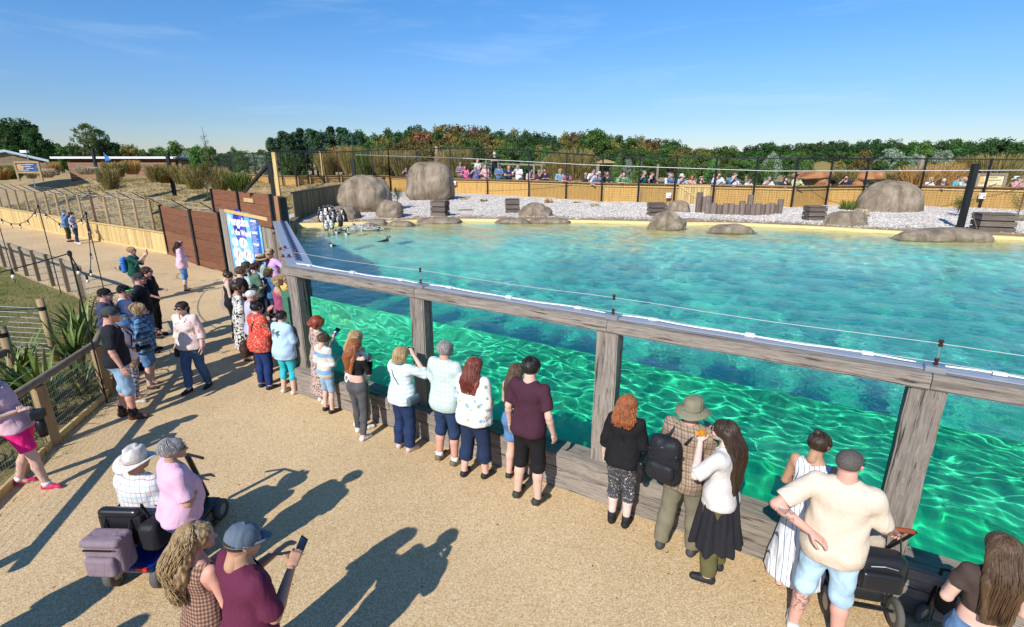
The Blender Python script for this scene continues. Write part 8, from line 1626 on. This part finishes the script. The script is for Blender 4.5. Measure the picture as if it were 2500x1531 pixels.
# ---------------------------------------------------------------- penguins
M_PBLK = plain('penguin_black', (.012, .012, .016), .5, .4); M_PWHT = plain('penguin_white', (.72, .71, .68), .6); M_BEAK = plain('penguin_beak', (.03, .025, .025), .4); M_PINKF = plain('penguin_foot', (.05, .04, .04), .6)
def penguin_protos():
    res = {}
    for kind in ('stand', 'swim'):
        t = empty('penguin', (0, 0, 0), 0, 'x', 'penguin'); H_ = .60
        if kind == 'stand':
            s = Sdf((-.2, -.22, 0), (.2, .2, .68), .011); s.cone((0, -.02, .13), (0, .0, .30), .095, .10, .03, .95); s.cone((0, 0, .30), (0, .01, .44), .10, .062, .04); s.cone((0, .01, .44), (0, .015, .53), .060, .044, .03); s.cone((0, .02, .555), (0, .035, .555), .046, .040, .02); s.cone((0, -.08, .10), (0, -.15, .03), .035, .012, .03)
            zone = lambda c: (c[:, 1] < .045 + .02 * np.sin(c[:, 2] * 20)) | (c[:, 2] > .50)
            head = (0, .02, .555)
        else:
            s = Sdf((-.2, -.36, -.12), (.2, .3, .32), .011); s.cone((0, -.24, .0), (0, .02, .02), .055, .085, .04); s.cone((0, .02, .02), (0, .12, .07), .085, .06, .04); s.cone((0, .12, .07), (0, .16, .18), .055, .042, .03); s.cone((0, .165, .20), (0, .18, .20), .044, .038, .02)
            zone = lambda c: ((c[:, 2] > .03) & (c[:, 1] < .155)) | (c[:, 2] > .17); head = (0, .165, .20)
        V, Q = s.mesh(); me = npmesh('body', V, Q, [M_PWHT, M_PBLK], True); me.polygons.foreach_set('material_index', zone(V[Q].mean(1)).astype(np.int32)); link('body', me, t)
        MB().tube([(head[0], head[1] + .035, head[2]), (head[0], head[1] + .08, head[2] - .008), (head[0], head[1] + .10, head[2] - .016)], [.015, .010, .003], 8).build('beak', M_BEAK, t, smooth=True)
        for x in (-1, 1):
            z0 = .40 if kind == 'stand' else .07; y0 = 0 if kind == 'stand' else .05
            e = (x * .135, -.03, .20) if kind == 'stand' else (x * .24, -.12, .0); s = Sdf((-.3, -.25, -.1), (.3, .2, .5), .012); s.cone((x * .085, y0, z0 - .03), e, .026, .014, .01, .6); V, Q = s.mesh(); link('flipper', npmesh('flipper', V, Q, M_PBLK, True), t)
            MB().tube([(x * .033 * math.cos(a) * 1.0 + 0, head[1] + .01 + .03 * math.sin(a), head[2] + .012 + .026 * math.cos(a)) if True else 0 for a in np.linspace(.3, 4.0, 8)], .009, 5).build('white_face_band', M_PWHT, t, smooth=True) if False else MB().tube([(x * .046, head[1] + .028, head[2] + .018), (x * .048, head[1], head[2] + .028), (x * .047, head[1] - .02, head[2] + .0), (x * .050, head[1] - .005, head[2] - .035)], .009, 5).build('white_face_band', M_PWHT, t, smooth=True)
            if kind == 'stand': s = Sdf((-.12, -.05, -.01), (.12, .14, .05), .01); s.cone((x * .045, .0, .015), (x * .055, .085, .010), .022, .026, .01, 1); s.cutz(0, False); V, Q = s.mesh(); link('foot', npmesh('foot', V, Q, M_PINKF, True), t)
        if kind == 'stand': MB().tube([(.085 * math.cos(a), .012 + .092 * math.sin(a) * 1.0, .34 + .05 * math.sin(a) - .03) for a in np.linspace(R(5), R(175), 14)], .008, 5).build('breast_band', M_PBLK, t, smooth=True)
        res[kind] = t
    return res
PG = penguin_protos(); first = {'stand': True, 'swim': True}
for px, py, kind, face, z, sc_, lb in [(779, 540, 'stand', 60, DECK_Z - .08, 1.05, 'penguin with a blue grey back furthest left in the group'), (786, 547, 'stand', 140, DECK_Z - .1, 1.1, 'penguin bending at the left front of the group'), (792, 534, 'stand', 30, DECK_Z - .08, 1.0, 'penguin stretching its beak up at the back left'), (800, 541, 'stand', 190, DECK_Z - .09, 1.2, 'penguin showing its big white belly in the middle left'), (807, 537, 'stand', 150, DECK_Z - .08, 1.15, 'penguin right behind the white bellied one'), (806, 553, 'stand', 200, DECK_Z - .12, .95, 'low penguin in front of the group'), (812, 548, 'stand', 120, DECK_Z - .1, 1.1, 'small penguin in the centre of the group'), (819, 545, 'stand', 210, DECK_Z - .08, 1.25, 'tallest penguin with a white ring round its face'), (823, 550, 'stand', 100, DECK_Z - .1, 1.05, 'penguin at the right front of the tight group'), (843, 546, 'stand', -120, DECK_Z - .07, 1.15, 'single penguin standing upright right of the group on the brown slab'), (798, 565, 'stand', 160, DECK_Z - .14, .9, 'penguin stepping into the water at the left'), (811, 562, 'stand', 170, DECK_Z - .14, .9, 'second penguin at the water edge'), (833, 556, 'stand', 40, DECK_Z - .12, 1.0, 'penguin walking off the yellow edge'),
                               (827, 572, 'swim', 200, WATER_Z - .05, .85, 'penguin swimming right below the group'), (849, 576, 'swim', 185, WATER_Z - .05, .85, 'penguin swimming with its white breast to the camera'), (818, 605, 'swim', 215, WATER_Z - .06, .85, 'nearest swimming penguin at the left'), (937, 593, 'swim', 60, WATER_Z - .05, 1.0, 'penguin with upright neck swimming furthest right'), (843, 566, 'swim', 110, WATER_Z - .05, .85, 'penguin diving in beside the yellow edge'), (886, 560, 'swim', 80, WATER_Z - .05, .9, 'penguin in the white splash')]:
    t = PG[kind] if first[kind] else copy_tree(PG[kind]); first[kind] = False; x, y = G(px, py, z); t.location = (x, y, z); t.rotation_euler = (R(-4 if kind == 'stand' else 0), 0, -R(face)); t.scale = (sc_ * .88,) * 3; t['label'] = lb; t['category'] = 'penguin'; t['group'] = 'penguins at the pool edge' if kind == 'stand' else 'penguins swimming in the pool'
sp2 = MB(); r = np.random.RandomState(2); cx_, cy_ = G(884, 562, WATER_Z)
for i in range(420):
    a = r.uniform(0, 6.28); q = abs(r.normal(0, .38)); s = r.uniform(.008, .026); z = WATER_Z + abs(r.normal(0, .14)) * max(0, 1 - q); c_ = np.array((cx_ + q * math.cos(a) * 1.3, cy_ + q * math.sin(a) * .5, z + .01)); sp2.add(oct_v * s + c_, [tuple(f) for f in oct_f] + [(1, 0, 5), (2, 1, 5), (3, 2, 5), (0, 3, 5)])
tag(sp2.build('water_splash', M_WHITE), 'white splash of water round a diving penguin', None, None, 'stuff')
